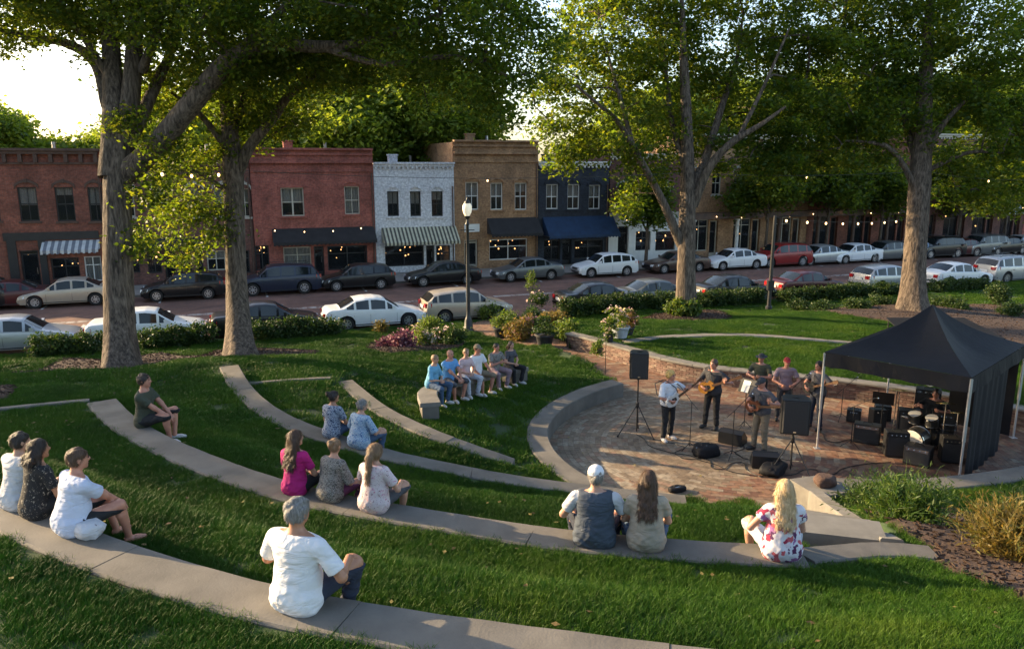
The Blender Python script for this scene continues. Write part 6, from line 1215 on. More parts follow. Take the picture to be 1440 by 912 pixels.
seat(527, 715, 2.4, L2, .0, -.1, label='woman with brown ponytail in white blouse with dark pink spots', lean=.08, w=1.1, fem=True, top=F_pk, bottom=T_dg, hair='pony', hcol='light', hands='knees', leg='shorts', knee=(.40, .10), vx=.011, shoe=m_sand, bag=.018, sc=1.02)
seat(467, 614, 1.42, L3, .05, .1, label='dark haired woman in navy and white patterned top, left one of the pair behind', lean=.1, w=1.0, fem=True, top=F_bw, bottom=T_jean, hair='bun', hcol='dark', skin='tan', hands='lap', vx=.012, yaw=-.5, sc=1.08)
seat(505, 625, 1.4, L3, .0, -.1, label='short grey haired woman in turquoise and white patterned blouse', lean=.15, w=1.18, fem=True, top=F_blue, bottom=T_jean, hair='short', hcol='grey', hands='knees', vx=.012, yaw=-.4, sc=1.08, bag=.02, sleeve=.9)
seat(835, 765, 2.4, L2, -.02, .1, label='man in white cap and slate vest seated on the second ledge', lean=.04, w=1.16, top=T_gw, vest=T_vest, bottom=T_navy, hair='short', hcol='grey', hands='knees', knee=(.36, .19), vx=.010, hat=('cap', T_wh), bag=.005, sc=1.08, shoe=m_shoed)
seat(908, 771, 2.4, L2, -.02, .05, label='brown haired woman in ribbed oatmeal top beside the man in the cap', lean=.05, w=1.06, fem=True, top=T_oat, bottom=T_jean, hair='longer', hcol='brown', hands='lap', vx=.010, yaw=-.1, bag=.02, sc=1.08, sleeve=.5)
seat(1097, 780, 2.4, L2, -.04, .0, label='long haired blonde woman in red and purple floral blouse', lean=.03, w=1.1, fem=True, top=F_fl, bottom=T_lt, hair='longer', hcol='blonde', hands=('knees', 'lap'), leg='short', knee=(.38, .20), vx=.010, yaw=.0, bag=.02, sc=1.06, sleeve=.35, shoe=m_shoe)
BD = .44
def bench_seat(u, v, off, turn, **k): seat(u, v, .9, BENCH, off, turn, pose='sit', drop=BD, vx=.014, face_parts=True, gtr='listeners on the curved bench', **k)
bench_seat(609, 560, .0, -.25, label='woman in turquoise blouse and jeans at the near end of the bench', lean=.15, w=1.05, fem=True, top=T_sky2, bottom=T_jean, hair='short', hcol='light', hands='lap', shoe=m_shoe, nod=.1, sleeve=.95, bag=.015)
bench_seat(629, 547, .0, -.2, label='man in sky blue polo, second from the near bench end', lean=.1, w=1.1, top=T_sky, bottom=T_dg, hair='none', hcol='grey', skin='ruddy', hands='between', leg='shorts', shoe=m_shoe, sc=1.04)
bench_seat(653, 538, .02, -.25, label='woman in pale pink top and white trousers, middle of the bench', lean=.12, w=1.05, fem=True, top=T_pk, bottom=T_lt, hair='short', hcol='light', hands='lap', shoe=m_shoe, yaw=-.2)
bench_seat(669, 531, .0, -.1, label='man in white tee and khaki shorts, fourth on the bench', lean=.05, w=1.0, top=T_wh, bottom=T_kh, hair='short', hcol='brown', skin='ruddy', hands='knees', leg='shorts', shoe=m_shoe, sc=1.06, hat=('cap', T_kh))
bench_seat(699, 523, .0, -.15, label='person in dark green patterned shirt and mauve trousers at the far bench end', lean=.15, w=1.05, top=F_dk, bottom=T_mauve, hair='short', hcol='dark', skin='ruddy', hands='hold', shoe=m_shoe)
bench_seat(716, 516, .0, .0, label='woman in grey top and dark trousers farthest along the bench', lean=.12, w=1.0, fem=True, top=T_dg, bottom=T_blk, hair='bob', hcol='brown', hands='lap', shoe=m_shoe, sc=.97)
# guitars ---------------------------------------------------------------
m_sun = mat('guitar_sunburst', (.5, .22, .04), .25, .4, 5, coat=.7); m_gwh = mat('guitar_white', (.6, .58, .54), .25, .1, 5, coat=.7); m_gbr = mat('guitar_brown', (.16, .05, .02), .3, .3, 5, coat=.7); m_neck = mat('neck_wood', (.10, .05, .025), .4, .2, 9); m_pick = mat('pickguard', (.03, .03, .03), .3, .1, 9)
def guitar(per, mbody, label, c=(.07, .21, 1.06), ang=.45, tilt=.0, L=.62):
    r_ = empty('electric_guitar', (0, 0, 0), 0, label, 'guitar', None); o = []
    for i in range(40):
        a = 2*math.pi*i/40; x = .215*math.cos(a); y = math.sin(a)*(.155 if x > 0 else .125)*(1-.22*math.exp(-((x+.02)/.07)**2)); 
        if x < -.12: y *= .95+.35*(y > 0)
        o.append((x, y))
    g = MB(); g.prism(o, -.022, .022, 'y'); g.obj('guitar_body', mbody, r_, True)
    n_ = MB(); n_.hexa([(-.17, .022, -.028), (-.17-L, .015, -.021), (-.17-L, .03, -.021), (-.17, .042, -.028), (-.17, .022, .028), (-.17-L, .015, .021), (-.17-L, .03, .021), (-.17, .042, .028)]); n_.obj('neck', m_neck, r_)
    h = MB(); h.hexa([(-.17-L, .008, -.025), (-.34-L, .0, -.045), (-.34-L, .014, -.045), (-.17-L, .028, -.025), (-.17-L, .008, .03), (-.34-L, .0, .05), (-.34-L, .014, .05), (-.17-L, .028, .03)]); hh = h.obj('headstock', m_neck, r_)
    for i in range(3):
        for s_ in (-1, 1): MB().ball((-.2-L-i*.04, .01, s_*.055), .010, 6, 4).obj('tuning_peg', m_metal, hh)
    MB().prism([(-.1, -.05), (.06, -.08), (.1, -.02), (.02, .05), (-.1, .03)], .023, .028, 'y').obj('pickguard', m_pick, r_)
    for i in range(2): MB().box(-.03+i*.07, -.01+i*.07, .028, .036, -.035, .035).obj('pickup', m_metal, r_)
    MB().tube([(.2, -.01, .0), (.2, -.25, .22), (.08, -.36, .42), (-.12, -.24, .44), (-.2, -.02, .22), (-.2, -.0, .09)], .012, 6).obj('strap', m_pick, r_)
    Mw = Matrix.Translation(per.location) @ Matrix.Rotation(per.rotation_euler[2], 4, 'Z') @ Matrix.Scale(per.scale[0], 4) @ Matrix.Translation(c) @ Matrix.Rotation(ang, 4, 'Y')
    r_.matrix_world = Mw; r_.location, r_.rotation_euler, r_.scale = Mw.decompose()[0], Mw.to_euler(), Mw.to_scale(); return r_
def standing(u, v, face, **k): p = at(u, v, 0); k['sc'] = k.get('sc', 1)*1.05; return person((p[0], p[1], .002), face, pose='stand', **k)
GH = ([-.40, .25, 1.26, -.2, .3, .9], [.14, .27, 1.05, -.9, .1, -.25])
CAMD = lambda u, v, off: facing(at(u, v, 0), (0, 0), off)
pA = standing(938, 618, CAMD(938, 618, .75), label='singer in white shirt and black trousers holding a white guitar', lean=.03, w=1.12, top=T_wh, bottom=T_blk, hair='fluffy', hcol='gold', skin='ruddy', hands=GH, shoe=m_shoe, vx=.013, face_parts=True, bag=.02, yaw=.3, sleeve=.9, sc=1.0)
guitar(pA, m_gwh, 'white electric guitar held by the singer in the white shirt', ang=.42)
pB = standing(1000, 602, CAMD(1000, 602, -.45), label='tall guitarist in black tee and black trousers behind the singer', lean=.02, w=1.12, top=T_dk, bottom=T_blk, hair='short', hcol='brown', skin='ruddy', hands=GH, shoe=m_shoed, vx=.013, face_parts=True, yaw=-.2, sc=1.04)
guitar(pB, m_sun, 'orange sunburst guitar held by the tall man in black', ang=.45)
pC = standing(1068, 634, CAMD(1068, 634, -.75), label='guitarist in grey tee and khaki trousers beside the front speaker', lean=.05, w=1.12, top=T_dg, bottom=T_kh, hair='none', hcol='grey', skin='ruddy', hands=GH, shoe=m_shoed, vx=.013, face_parts=True, nod=.35, sc=1.03, hat=('cap', T_dk))
guitar(pC, m_gbr, 'brown guitar held by the man in khaki trousers', ang=.25)
pDd = standing(1146, 603, CAMD(1146, 603, -.8), label='bass player in grey tee and dark jeans beside the tent pole', lean=.03, w=1.15, top=T_dg, bottom=T_navy, hair='short', hcol='dark', skin='ruddy', hands=GH, shoe=m_shoed, vx=.013, face_parts=True, sc=1.02)
guitar(pDd, m_pick, 'dark bass guitar held by the man beside the tent pole', ang=.4)
pE = standing(1066, 583, CAMD(1066, 583, -.3), label='musician in dark olive shirt standing behind the khaki trousered guitarist', lean=.05, w=1.0, top=T_olive, bottom=T_blk, hair='none', hcol='dark', skin='ruddy', hands=([-.1, .3, 1.15], [.12, .3, 1.12]), shoe=m_shoed, vx=.014, face_parts=True, sc=.97, hat=('brim', T_dk))
pF = standing(1100, 590, CAMD(1100, 590, .2), label='musician in dull mauve shirt and red cap mostly hidden by the front speaker', lean=.08, w=1.0, top=T_mauve, bottom=T_dk, hair='short', hcol='light', skin='ruddy', hands=([-.15, .3, 1.05], [.15, .3, 1.05]), shoe=m_shoed, vx=.014, face_parts=True, sc=.97, hat=('cap', T_red))
# ---------------------------------------------------------------- tent, loudspeakers, band gear, lamps, small things
m_tent, n, b, N, Lk = nodes('tent_fabric'); t = noise(n, 1.6, 5); Lk(ramp(n, t.outputs[0], [(.3, (.007, .007, .009)), (.7, (.012, .012, .015))]), b.inputs['Base Color']); b.inputs['Roughness'].default_value = .7; b.inputs['Specular IOR Level'].default_value = .25; bump(n, b, noise(n, 5, 5).outputs[0], .35, .04)
m_pole = mat('tent_pole', (.62, .62, .63), .35, .1, 5, metal=.7); m_plas = mat('black_plastic', (.012, .012, .013), .45, .2, 8); m_grl = mat('speaker_grille', (.02, .02, .021), .7, .3, 60, .6, 120); m_cable = mat('cable', (.012, .012, .012), .5, .2, 9); m_chrome = mat('chrome', (.7, .7, .7), .12, .05, 5, metal=1); m_gold = mat('cymbal', (.6, .42, .16), .25, .15, 9, metal=1)
def canopy(root, A, B, C_, D_, ze, zp, val=.34, m=m_tent, k=10):
    cs = [V3(*p, ze) for p in (A, B, C_, D_)]; c = sum(cs)/4; pk = V3(c[0], c[1], zp); base = np.array(root.location)
    mb = MB()
    for i in range(4):
        a, b_ = cs[i], cs[(i+1) % 4]; vs = []
        for r_ in range(k+1):
            t = r_/k
            for q in range(k+1):
                s = q/k; e = a*(1-s)+b_*s; p = pk*(1-t)+e*t; sag = -.30*math.sin(math.pi*t)*(1-.45*t)*(1-.35*abs(2*s-1))-.10*math.sin(math.pi*s)*math.sin(math.pi*t); p = p+V3(0, 0, sag+.02*math.sin(s*19+i)*t*(1-t)); vs.append(p-base)
        mb.add(vs, [(r_*(k+1)+q, r_*(k+1)+q+1, (r_+1)*(k+1)+q+1, (r_+1)*(k+1)+q) for r_ in range(k) for q in range(k)])
    mb.obj('canopy', m, root, True)
    for i in range(4):
        a, b_ = cs[i], cs[(i+1) % 4]; n_ = 16; vs = []; out = unit(np.cross(b_-a, V3(0, 0, 1)))
        for q in range(n_+1):
            s = q/n_; e = a*(1-s)+b_*s-base; w_ = .02*math.sin(s*23+i*2); vs += [e+out*.012, e+out*(.02+w_)-V3(0, 0, val*(1+.04*math.sin(s*31)))]
        MB().add(vs, [(2*q, 2*q+2, 2*q+3, 2*q+1) for q in range(n_)]).obj('valance', m, root)
    for p in cs:
        g = p-base; r_ = MB(); r_.box(g[0]-.025, g[0]+.025, g[1]-.025, g[1]+.025, 1.0-base[2], ze-.03-base[2]); r_.box(g[0]-.018, g[0]+.018, g[1]-.018, g[1]+.018, .02-base[2], .999-base[2]); lg = r_.obj('leg', m_pole, root); MB().box(g[0]-.07, g[0]+.07, g[1]-.07, g[1]+.07, .0-base[2], .012-base[2]).obj('foot_plate', m_pole, lg)
    return cs
TA = np.array([7.45, 17.75]); TB = np.array([9.62, 15.5]); tdir = unit(np.array([2.25, 2.17])); TC = TB+tdir*4.3; TD = TA+tdir*4.3
tr_ = empty('pop_up_tent', ((TA[0]+TC[0])/2, (TA[1]+TC[1])/2, 0), 0, 'black pop up canopy tent with a tall peak covering the band gear', 'tent')
canopy(tr_, TA, TB, TC, TD, 2.42, 3.5)
tb = np.array([*tr_.location]); 
# truss bars under the eaves and the hanging side wall, plus a shading wall added at the rear
for a, b_ in ((TA, TB), (TB, TC), (TC, TD), (TD, TA)):
    for k in range(4):
        p, q = a+(b_-a)*k/4, a+(b_-a)*(k+1)/4; p = p*.97+tb[:2]*.03; q = q*.97+tb[:2]*.03; z0, z1 = (2.05, 2.33) if k % 2 else (2.33, 2.05); mb = MB(); mb.tube([(*(p-tb[:2]), z0), (*(q-tb[:2]), z1)], .012, 5); mb.obj('truss_bar', m_pole, tr_)
for SW0, SW1 in ((TB+tdir*.35, TB+tdir*2.9), (TC*.97+TD*.03, TC*.5+TD*.5)):  # the second, rear wall is added only to darken the tent inside
  vs = []; n_ = 30
  for q in range(n_+1):
      s = q/n_; p = SW0*(1-s)+SW1*s-tb[:2]; o_ = .035*math.sin(s*40)+.02*math.sin(s*17); d = np.array([tdir[1], -tdir[0]])*o_; vs += [(p[0]+d[0]*.3, p[1]+d[1]*.3, 2.30), (p[0]+d[0], p[1]+d[1], .03)]
  MB().add(vs, [(2*q, 2*q+2, 2*q+3, 2*q+1) for q in range(n_)]).obj('side_or_shade_wall', m_tent, tr_, True)
t2 = at(1262, 486, .5); t2r = empty('dark_canopy', (t2[0], t2[1], .5), 0, 'second small dark canopy standing on the lawn behind the black tent', 'tent')
c2 = t2[:2]+np.array([.9, -.6]); zt2 = 1.15
P4 = [c2+np.array(q) for q in ((-1.5, -1.2), (1.7, -1.2), (1.7, 1.2), (-1.1, 1.2))]
m2 = MB(); b2_ = np.array(t2r.location); hh_ = [0, 0, .22, .22]
m2.hexa([(*(p-b2_[:2]), zt2-b2_[2]+h_) for p, h_ in zip(P4, hh_)]+[(*(p-b2_[:2]), zt2+.03-b2_[2]+h_) for p, h_ in zip(P4, hh_)]); m2.obj('canopy', m_tent, t2r)
for p, h_ in zip(P4, hh_): q = p*.94+c2*.06-b2_[:2]; MB().tube([(*q, -.3), (*q, zt2+h_-b2_[2])], .02, 6).obj('leg', m_plas, t2r)
def speaker(u, v, top_v, face, label, lab2, zb, h=.62, w_=.40, d_=.36):
    p = at(u, v, 0); st = empty('speaker_stand', (p[0], p[1], 0), face, lab2, 'stand')
    MB().tube([(0, 0, .1), (0, 0, zb)], .018, 8).obj('pole', m_plas, st); MB().lathe([(.03, .72), (.04, .76), (.04, .84), (.03, .88)], 10).obj('collar', m_plas, st)
    for k in range(3):
        a = k*2.094+.4; e = (.52*math.cos(a), .52*math.sin(a), .015); l_ = MB().tube([(.03*math.cos(a), .03*math.sin(a), .78), e], .014, 6).obj('leg', m_plas, st); MB().ball(e, .028, 8, 5).obj('rubber_foot', m_tyre, l_); MB().tube([(0, 0, .3), (.28*math.cos(a), .28*math.sin(a), .36)], .009, 5).obj('brace', m_plas, st)
    sp = empty('loudspeaker', (p[0], p[1], zb), face, label, 'loudspeaker'); wb_ = w_/2
    poly = [(-wb_*.72, -d_/2), (wb_*.72, -d_/2), (wb_, -d_*.1), (wb_, d_/2), (-wb_, d_/2), (-wb_, -d_*.1)]
    c = MB(); c.prism(poly, .0, h, 'z'); cab = c.obj('cabinet', m_plas, sp); mod = cab.modifiers.new('bevel', 'BEVEL'); mod.width = .018; mod.segments = 2
    g = MB(); g.prism([(-wb_*.9, d_/2+.001), (wb_*.9, d_/2+.001), (wb_*.8, d_/2+.022), (-wb_*.8, d_/2+.022)], .04, h-.04, 'z'); g.obj('grille', m_grl, sp)
    MB().lathe([(.001, 0), (.06, 0), (.07, .012), (.001, .014)], 14, (0, 0, h+.001)).obj('top_socket', m_plas, sp)
    for s_ in (-1, 1): MB().box(s_*wb_-.012, s_*wb_+.012, -.07, .09, h*.55, h*.62).obj('handle', m_plas, sp)
    MB().box(-.03, .03, d_/2+.022, d_/2+.026, .06, .085).obj('badge', m_chrome, sp); MB().box(-.11, .11, -d_/2-.006, -d_/2-.001, .2, .46).obj('rear_panel', m_metal if False else m_trim, sp)
    MB().lathe([(.022, -.06), (.03, -.06), (.03, 0), (.022, 0)], 10, (0, 0, 0)).obj('pole_mount', m_plas, sp); return p
pS1 = speaker(895, 611, 480, facing(at(895, 611, 0), (2, 8)), 'black loudspeaker on a tall tripod at the left of the band', 'tall black tripod stand left of the white shirted singer', 1.52, .68, .46, .40)
pS2 = speaker(1111, 665, 545, facing(at(1111, 665, 0), (3, 4)), 'larger black loudspeaker hiding the musicians in front', 'black tripod stand carrying the front loudspeaker', .98, .80, .60, .46)
# drum kit and drummer in the tent
dk = np.array([10.5, 18.2]); fdr = facing(dk, (4, 13))
kit = empty('drum_kit', (*dk, 0), fdr, 'dark drum kit with brass cymbals under the black tent', 'drum kit')
def drum(c, r, h, name, tilt=0):
    m_ = MB().lathe([(r*.97, 0), (r, .01), (r, h-.01), (r*.97, h)], 20); o = m_.obj(name, m_pick, kit); o.location = c; o.rotation_euler = (tilt, 0, 0)
    for zz_ in (.0, h-.02): q = MB().lathe([(r+.004, zz_), (r+.014, zz_), (r+.014, zz_+.02), (r+.004, zz_+.02)], 20).obj('rim', m_chrome, o)
    MB().lathe([(.001, 0), (r*.94, 0), (r*.94, .006), (.001, .006)], 20, (0, 0, h)).obj('drum_head', m_gwh, o)
drum((0, .75, .29), .28, .42, 'bass_drum', -math.pi/2); drum((-.2, .62, .62), .15, .22, 'tom', -.3); drum((.2, .62, .62), .15, .22, 'tom', -.3); drum((-.42, .28, .52), .18, .14, 'snare_drum', 0); drum((.48, .3, .22), .21, .4, 'floor_tom')
for x, y, z, r in ((-.72, .55, 1.05, .2), (-.55, .85, 1.3, .22), (.62, .8, 1.35, .25), (.75, .35, 1.2, .22)):
    o = MB().lathe([(.001, .03), (.05, .025), (r, 0), (r, .004), (.05, .03), (.001, .036)], 24).obj('cymbal', m_gold, kit); o.location = (x, y, z); o.rotation_euler = (.2, .15, 0)
    st = MB(); st.tube([(x, y, .3), (x, y, z)], .011, 6); st.obj('cymbal_stand', m_chrome, kit)
    for a in (0, 2.1, 4.2): MB().tube([(x, y, .34), (x+.25*math.cos(a), y+.25*math.sin(a), .01)], .009, 5).obj('stand_leg', m_chrome, kit)
stl = empty('drum_stool', (*dk, 0), fdr, 'black round stool under the drummer', 'stool'); MB().lathe([(.16, .44), (.18, .46), (.18, .5), (.16, .515)], 18).obj('seat', m_plas, stl); MB().tube([(0, 0, .05), (0, 0, .45)], .02, 8).obj('post', m_chrome, stl)
for a in (.3, 2.4, 4.5): MB().tube([(0, 0, .25), (.24*math.cos(a), .24*math.sin(a), .01)], .012, 6).obj('leg', m_chrome, stl)
person((*dk, .517), fdr, 'drummer in black seated at the drum kit under the tent', pose='sit', drop=.51, lean=.1, w=1.15, top=T_blk, bottom=T_blk, hair='short', hcol='dark', skin='ruddy', hands=([-.25, .38, .42], [.22, .42, .45]), knee=(.4, .22), vx=.015, face_parts=True, shoe=m_shoed)
# amps, monitors, cases, bags, stands, cables
def amp(u, v, w_, d_, h, face, label, name='amplifier', cat='amplifier', z=0, m=m_plas):
    p = at(u, v, z); r_ = empty(name, (p[0], p[1], z), face, label, cat); c = MB().box(-w_/2, w_/2, -d_/2, d_/2, .015, h).obj('cabinet', m, r_); md = c.modifiers.new('bevel', 'BEVEL'); md.width = .012
    MB().box(-w_/2+.03, w_/2-.03, d_/2, d_/2+.008, .05, h-.12).obj('grille', m_grl, r_); MB().box(-w_/2+.04, w_/2-.04, d_/2, d_/2+.006, h-.1, h-.03).obj('control_panel', m_chrome if w_ > .5 else m_trim, r_)
    MB().tube([(-.1, 0, h), (-.09, 0, h+.035), (.09, 0, h+.035), (.1, 0, h)], .01, 6).obj('handle', m_plas, r_)
    for k in range(4): MB().ball((-w_/2+.1+k*(w_-.2)/3, d_/2+.01, h-.065), .012, 6, 4).obj('knob', m_chrome, r_)
    return r_
fs = facing(at(1200, 620, 0), (3, 8))
amp(1218, 622, .6, .3, .5, fs, 'black guitar amplifier at the left of the group under the tent'); amp(1258, 640, .5, .32, .62, fs+.3, 'taller black amplifier in front of the drum kit'); amp(1290, 652, .55, .4, .45, fs-.2, 'low black amplifier nearest the front tent pole', m=m_trim); amp(1322, 628, .5, .4, .9, fs, 'stacked bass cabinet beside the black side wall'); amp(1240, 590, .4, .3, .42, fs+.2, 'small combo amplifier behind, beneath the tent'); amp(1200, 592, .35, .3, .35, fs, 'small black speaker box between bass player and drum kit')
amp(1275, 615, .5, .35, .75, fs+.1, 'mid height black cabinet behind the taller amplifier'); amp(1300, 600, .6, .35, 1.05, fs, 'tall dark equipment rack behind the drum kit'); amp(1232, 605, .35, .3, .6, fs+.5, 'narrow black cabinet under the tent beside the music stand'); amp(1335, 648, .45, .35, .6, fs+.2, 'black flight case against the tent side wall', 'flight_case', 'case')
def wedge(u, v, face, label):
    p = at(u, v, 0); r_ = empty('stage_monitor', (p[0], p[1], 0), face, label, 'monitor'); MB().prism([(-.2, .01), (.2, .01), (.2, .14), (-.05, .36), (-.2, .3)], -.3, .3, 'x').obj('cabinet', m_plas, r_)
    MB().hexa([(-.27, .195, .165), (.27, .195, .165), (.27, -.03, .36), (-.27, -.03, .36), (-.27, .21, .18), (.27, .21, .18), (.27, -.015, .375), (-.27, -.015, .375)]).obj('grille', m_grl, r_)
wedge(1075, 655, facing(at(1075, 655, 0), at(1068, 634, 0)), 'black wedge monitor at the feet of the khaki trousered guitarist'); wedge(1030, 622, CAMD(1030, 622, 2.8), 'black wedge monitor between the singer and the khaki trousered guitarist')
def lump(u, v, z, r, sc_, label, m, name='gear_bag', cat='bag', seed=1, rot=.3):
    p = at(u, v, z); r_ = empty(name, (p[0], p[1], z), rot, label, cat); o = link('bag', rock(r, seed, 'bag', m, sc_), r_); o.location = (0, 0, r*.55*sc_[2])
    MB().tube([(-r*.5, 0, r*1.0*sc_[2]), (-r*.3, .03, r*1.35*sc_[2]), (r*.3, .02, r*1.35*sc_[2]), (r*.5, 0, r*1.0*sc_[2])], .011, 6).obj('handle', m_cable, r_); MB().tube([(-r*.8*sc_[0], -r*.1, r*1.05*sc_[2]), (0, -r*.12, r*1.16*sc_[2]), (r*.8*sc_[0], -r*.1, r*1.05*sc_[2])], .006, 5).obj('zip', m_chrome, r_); return r_
lump(992, 640, 0, .30, (1.15, .85, .75), 'black gear bag on the bricks to the right of the singer', m_tent, seed=4); lump(1088, 664, 0, .3, (1.5, .9, .62), 'large slumped black bag behind the wedge monitor', m_tent, seed=7, rot=.9); lump(952, 690, 0, .16, (1.4, .8, .55), 'small dark cloth bundle on the front bricks', m_tent, seed=9)
lump(118, 748, 3.4, .18, (1.6, .8, .7), 'pale folded blanket on the front ledge beside the man in the pale tee', T_gw, 'blanket', 'blanket', 5, 2.5)
lump(130, 734, 3.0, .15, (1, .8, .9), 'reddish bag on the grass below the man in black shorts', T_red, 'shoulder_bag', 'bag', 8, .2)
def mic(u, v, face, label, h=1.45, boom=True):
    p = at(u, v, 0); r_ = empty('microphone_stand', (p[0], p[1], 0), face, label, 'microphone'); MB().tube([(0, 0, .1), (0, 0, h*.8)], .010, 6).obj('pole', m_cable, r_)
    for k in range(3): a = k*2.094; MB().tube([(0, 0, .18), (.26*math.cos(a), .26*math.sin(a), .012)], .008, 5).obj('leg', m_cable, r_)
    MB().tube([(0, .22, h*.8-.12), (0, 0, h*.8), (0, -.38, h)], .008, 5).obj('boom', m_cable, r_); MB().tube([(0, -.38, h), (0, -.48, h+.03)], [.012, .014], 8).obj('microphone', m_plas, r_); MB().ball((0, -.5, h+.035), .025, 8, 6).obj('mic_grille', m_chrome, r_)
def micfor(per, label, d=.85, h=1.5, side=0):
    a = per.rotation_euler[2]; x = per.location[0]-math.sin(a)*d+math.cos(a)*side; y = per.location[1]+math.cos(a)*d+math.sin(a)*side
    p = (x, y); r_ = empty('microphone_stand', (x, y, 0), a, label, 'microphone'); MB().tube([(0, 0, .1), (0, 0, h*.8)], .010, 6).obj('pole', m_cable, r_)
    for k in range(3): q = k*2.094; MB().tube([(0, 0, .18), (.26*math.cos(q), .26*math.sin(q), .012)], .008, 5).obj('leg', m_cable, r_)
    MB().tube([(0, .22, h*.8-.12), (0, 0, h*.8), (0, -.42, h)], .008, 5).obj('boom', m_cable, r_); MB().tube([(0, -.42, h), (0, -.54, h+.03)], [.011, .014], 8).obj('microphone', m_plas, r_); MB().ball((0, -.56, h+.035), .025, 8, 6).obj('mic_grille', m_chrome, r_)
micfor(pA, 'microphone on a boom stand in front of the singer in white', .8); micfor(pC, 'microphone stand in front of the khaki trousered guitarist', .9, 1.45); micfor(pDd, 'microphone stand in front of the bass player', .85)
mic(1196, 628, 1.0, 'bare microphone stand between bass player and amplifiers', 1.3); mic(1182, 590, 2.0, 'microphone stand behind the bass player', 1.1)
def music_stand(u, v, face, label):
    p = at(u, v, 0); r_ = empty('music_stand', (p[0], p[1], 0), face, label, 'music stand'); MB().tube([(0, 0, .1), (0, 0, 1.05)], .012, 6).obj('pole', m_cable, r_)
    for k in range(3): a = k*2.094+.5; MB().tube([(0, 0, .25), (.25*math.cos(a), .25*math.sin(a), .012)], .008, 5).obj('leg', m_cable, r_)
    MB().hexa([(-.24, -.02, 1.0), (.24, -.02, 1.0), (.24, .02, 1.0), (-.24, .02, 1.0), (-.24, .14, 1.34), (.24, .14, 1.34), (.24, .15, 1.34), (-.24, .15, 1.34)]).obj('desk', m_plas, r_); MB().hexa([(-.15, -.03, 1.02), (.06, -.03, 1.02), (.06, -.022, 1.02), (-.15, -.022, 1.02), (-.15, .118, 1.30), (.06, .118, 1.30), (.06, .125, 1.30), (-.15, .125, 1.30)]).obj('sheet_music', m_white, r_)
music_stand(1046, 604, CAMD(1046, 604, 2.6), 'black music stand with a white sheet beside the khaki trousered guitarist'); music_stand(1236, 622, fs, 'black music stand under the tent in front of the amplifiers')
for k, (pts, lab) in enumerate([([(895, 611), (925, 632), (965, 640), (1000, 652), (1050, 668), (1111, 668)], 'long black cable running across the bricks between the two speaker stands'), ([(992, 645), (1010, 660), (1040, 650), (1060, 668), (1085, 672)], 'black cable looping between the two gear bags'), ([(938, 622), (960, 628), (950, 640), (975, 646), (995, 640)], 'short cable from the singer to the gear bag'), ([(1111, 668), (1140, 660), (1165, 668), (1200, 655), (1250, 650)], 'cable lying from the front speaker to the amplifiers'), ([(1150, 606), (1170, 622), (1200, 618), (1220, 626)], 'cable from the bass player to his amplifier'), ([(1000, 605), (1030, 612), (1045, 628), (1035, 640), (1070, 650)], 'cable curling at the feet of the tall guitarist')]):
    P = np.array([at(u, v, 0) for u, v in pts]); P = catmull(P, 6); P[:, 2] = .012; P[:, 0] += .05*np.sin(np.arange(len(P))*1.1); c0 = P[0].copy(); o = MB().tube([p-c0 for p in P], .009, 5).obj('cable', m_cable); o.location = c0; tag(o, lab, 'cable')
# ---------------------------------------------------------------- street lamp, dark post, sapling, flower urns, pots
def lamp(u, v, z, h, label):
    p = at(u, v, z); r_ = empty('street_lamp', (p[0], p[1], z), 0, label, 'street lamp')
    MB().lathe([(.24, 0), (.24, .08), (.19, .14), (.17, .5), (.12, .62), (.09, .75), (.085, 1.0), (.075, h*.6), (.06, h-.55), (.09, h-.5), (.06, h-.42), (.05, h-.3), (.12, h-.22), (.13, h-.16)], 16).obj('post', m_black, r_, True)
    g = MB().lathe([(.10, h-.155), (.17, h-.02), (.2, h+.12), (.19, h+.26), (.13, h+.38), (.05, h+.44)], 16).obj('lantern_globe', MATS.get('globe') or emit('globe', (1, .88, .68), .14), r_, True)
    MB().lathe([(.15, h+.37), (.11, h+.45), (.04, h+.52), (.02, h+.6), (.012, h+.7)], 12).obj('finial', m_black, r_); 
    MB().tube([(-.3, 0, h-.75), (.3, 0, h-.75)], .02, 6).obj('ladder_bar', m_black, r_)
    return r_
lp = at(659, 466, -.35); ztop = CH+(-ST+.157*CT)*(lp[1]/(CT+.157*ST)); lamp(659, 466, -.35, ztop+.35-.35, 'tall black street lamp with pale acorn globe beside the brick walkway')
p = at(1081, 434, .1); hz_ = p[1]; po = empty('light_pole', (p[0], p[1], .1), 0, 'plain dark pole holding the string lights at right of the middle tree', 'pole'); zt_ = atD(1082, 306, p[1]*CT+3*ST)[2]
MB().lathe([(.16, 0), (.16, .1), (.1, .16), (.085, .6), (.07, zt_-.2), (.06, zt_)], 12).obj('post', m_black, po); MB().tube([(0, 0, zt_-.12), (.5, .1, zt_-.02), (1.3, .3, zt_-.05)], .03, 6).obj('arm', m_black, po); MB().box(-.14, .14, -.14, .14, .9, 1.35).obj('junction_box', m_plas, po)
def sapling(u, v, z, h, label, seed):
    p = at(u, v, z); r_ = empty('sapling', (p[0], p[1], z), 0, label, 'young tree'); MB().tube([(0, 0, -.1), (.02, 0, h*.5), (0, .02, h*.9)], [.03, .022, .01], 6).obj('trunk', m_bark, r_); rr = np.random.default_rng(seed); C = rr.normal(size=(26, 3))*[.14, .14, h*.16]+[0, 0, h*.72]; V, F_ = leaves(C, 22, .09, .07, seed=seed); link('crown', npmesh('crown', V, F_, m_leafg), r_)
sapling(748, 430, -.4, 1.9, 'thin young tree with a narrow crown at the kerb beside the walkway', 5)
m_pot = mat('dark_pot', (.025, .025, .028), .6, .3, 6); m_potg = mat('pale_pot', (.35, .38, .42), .6, .2, 6)
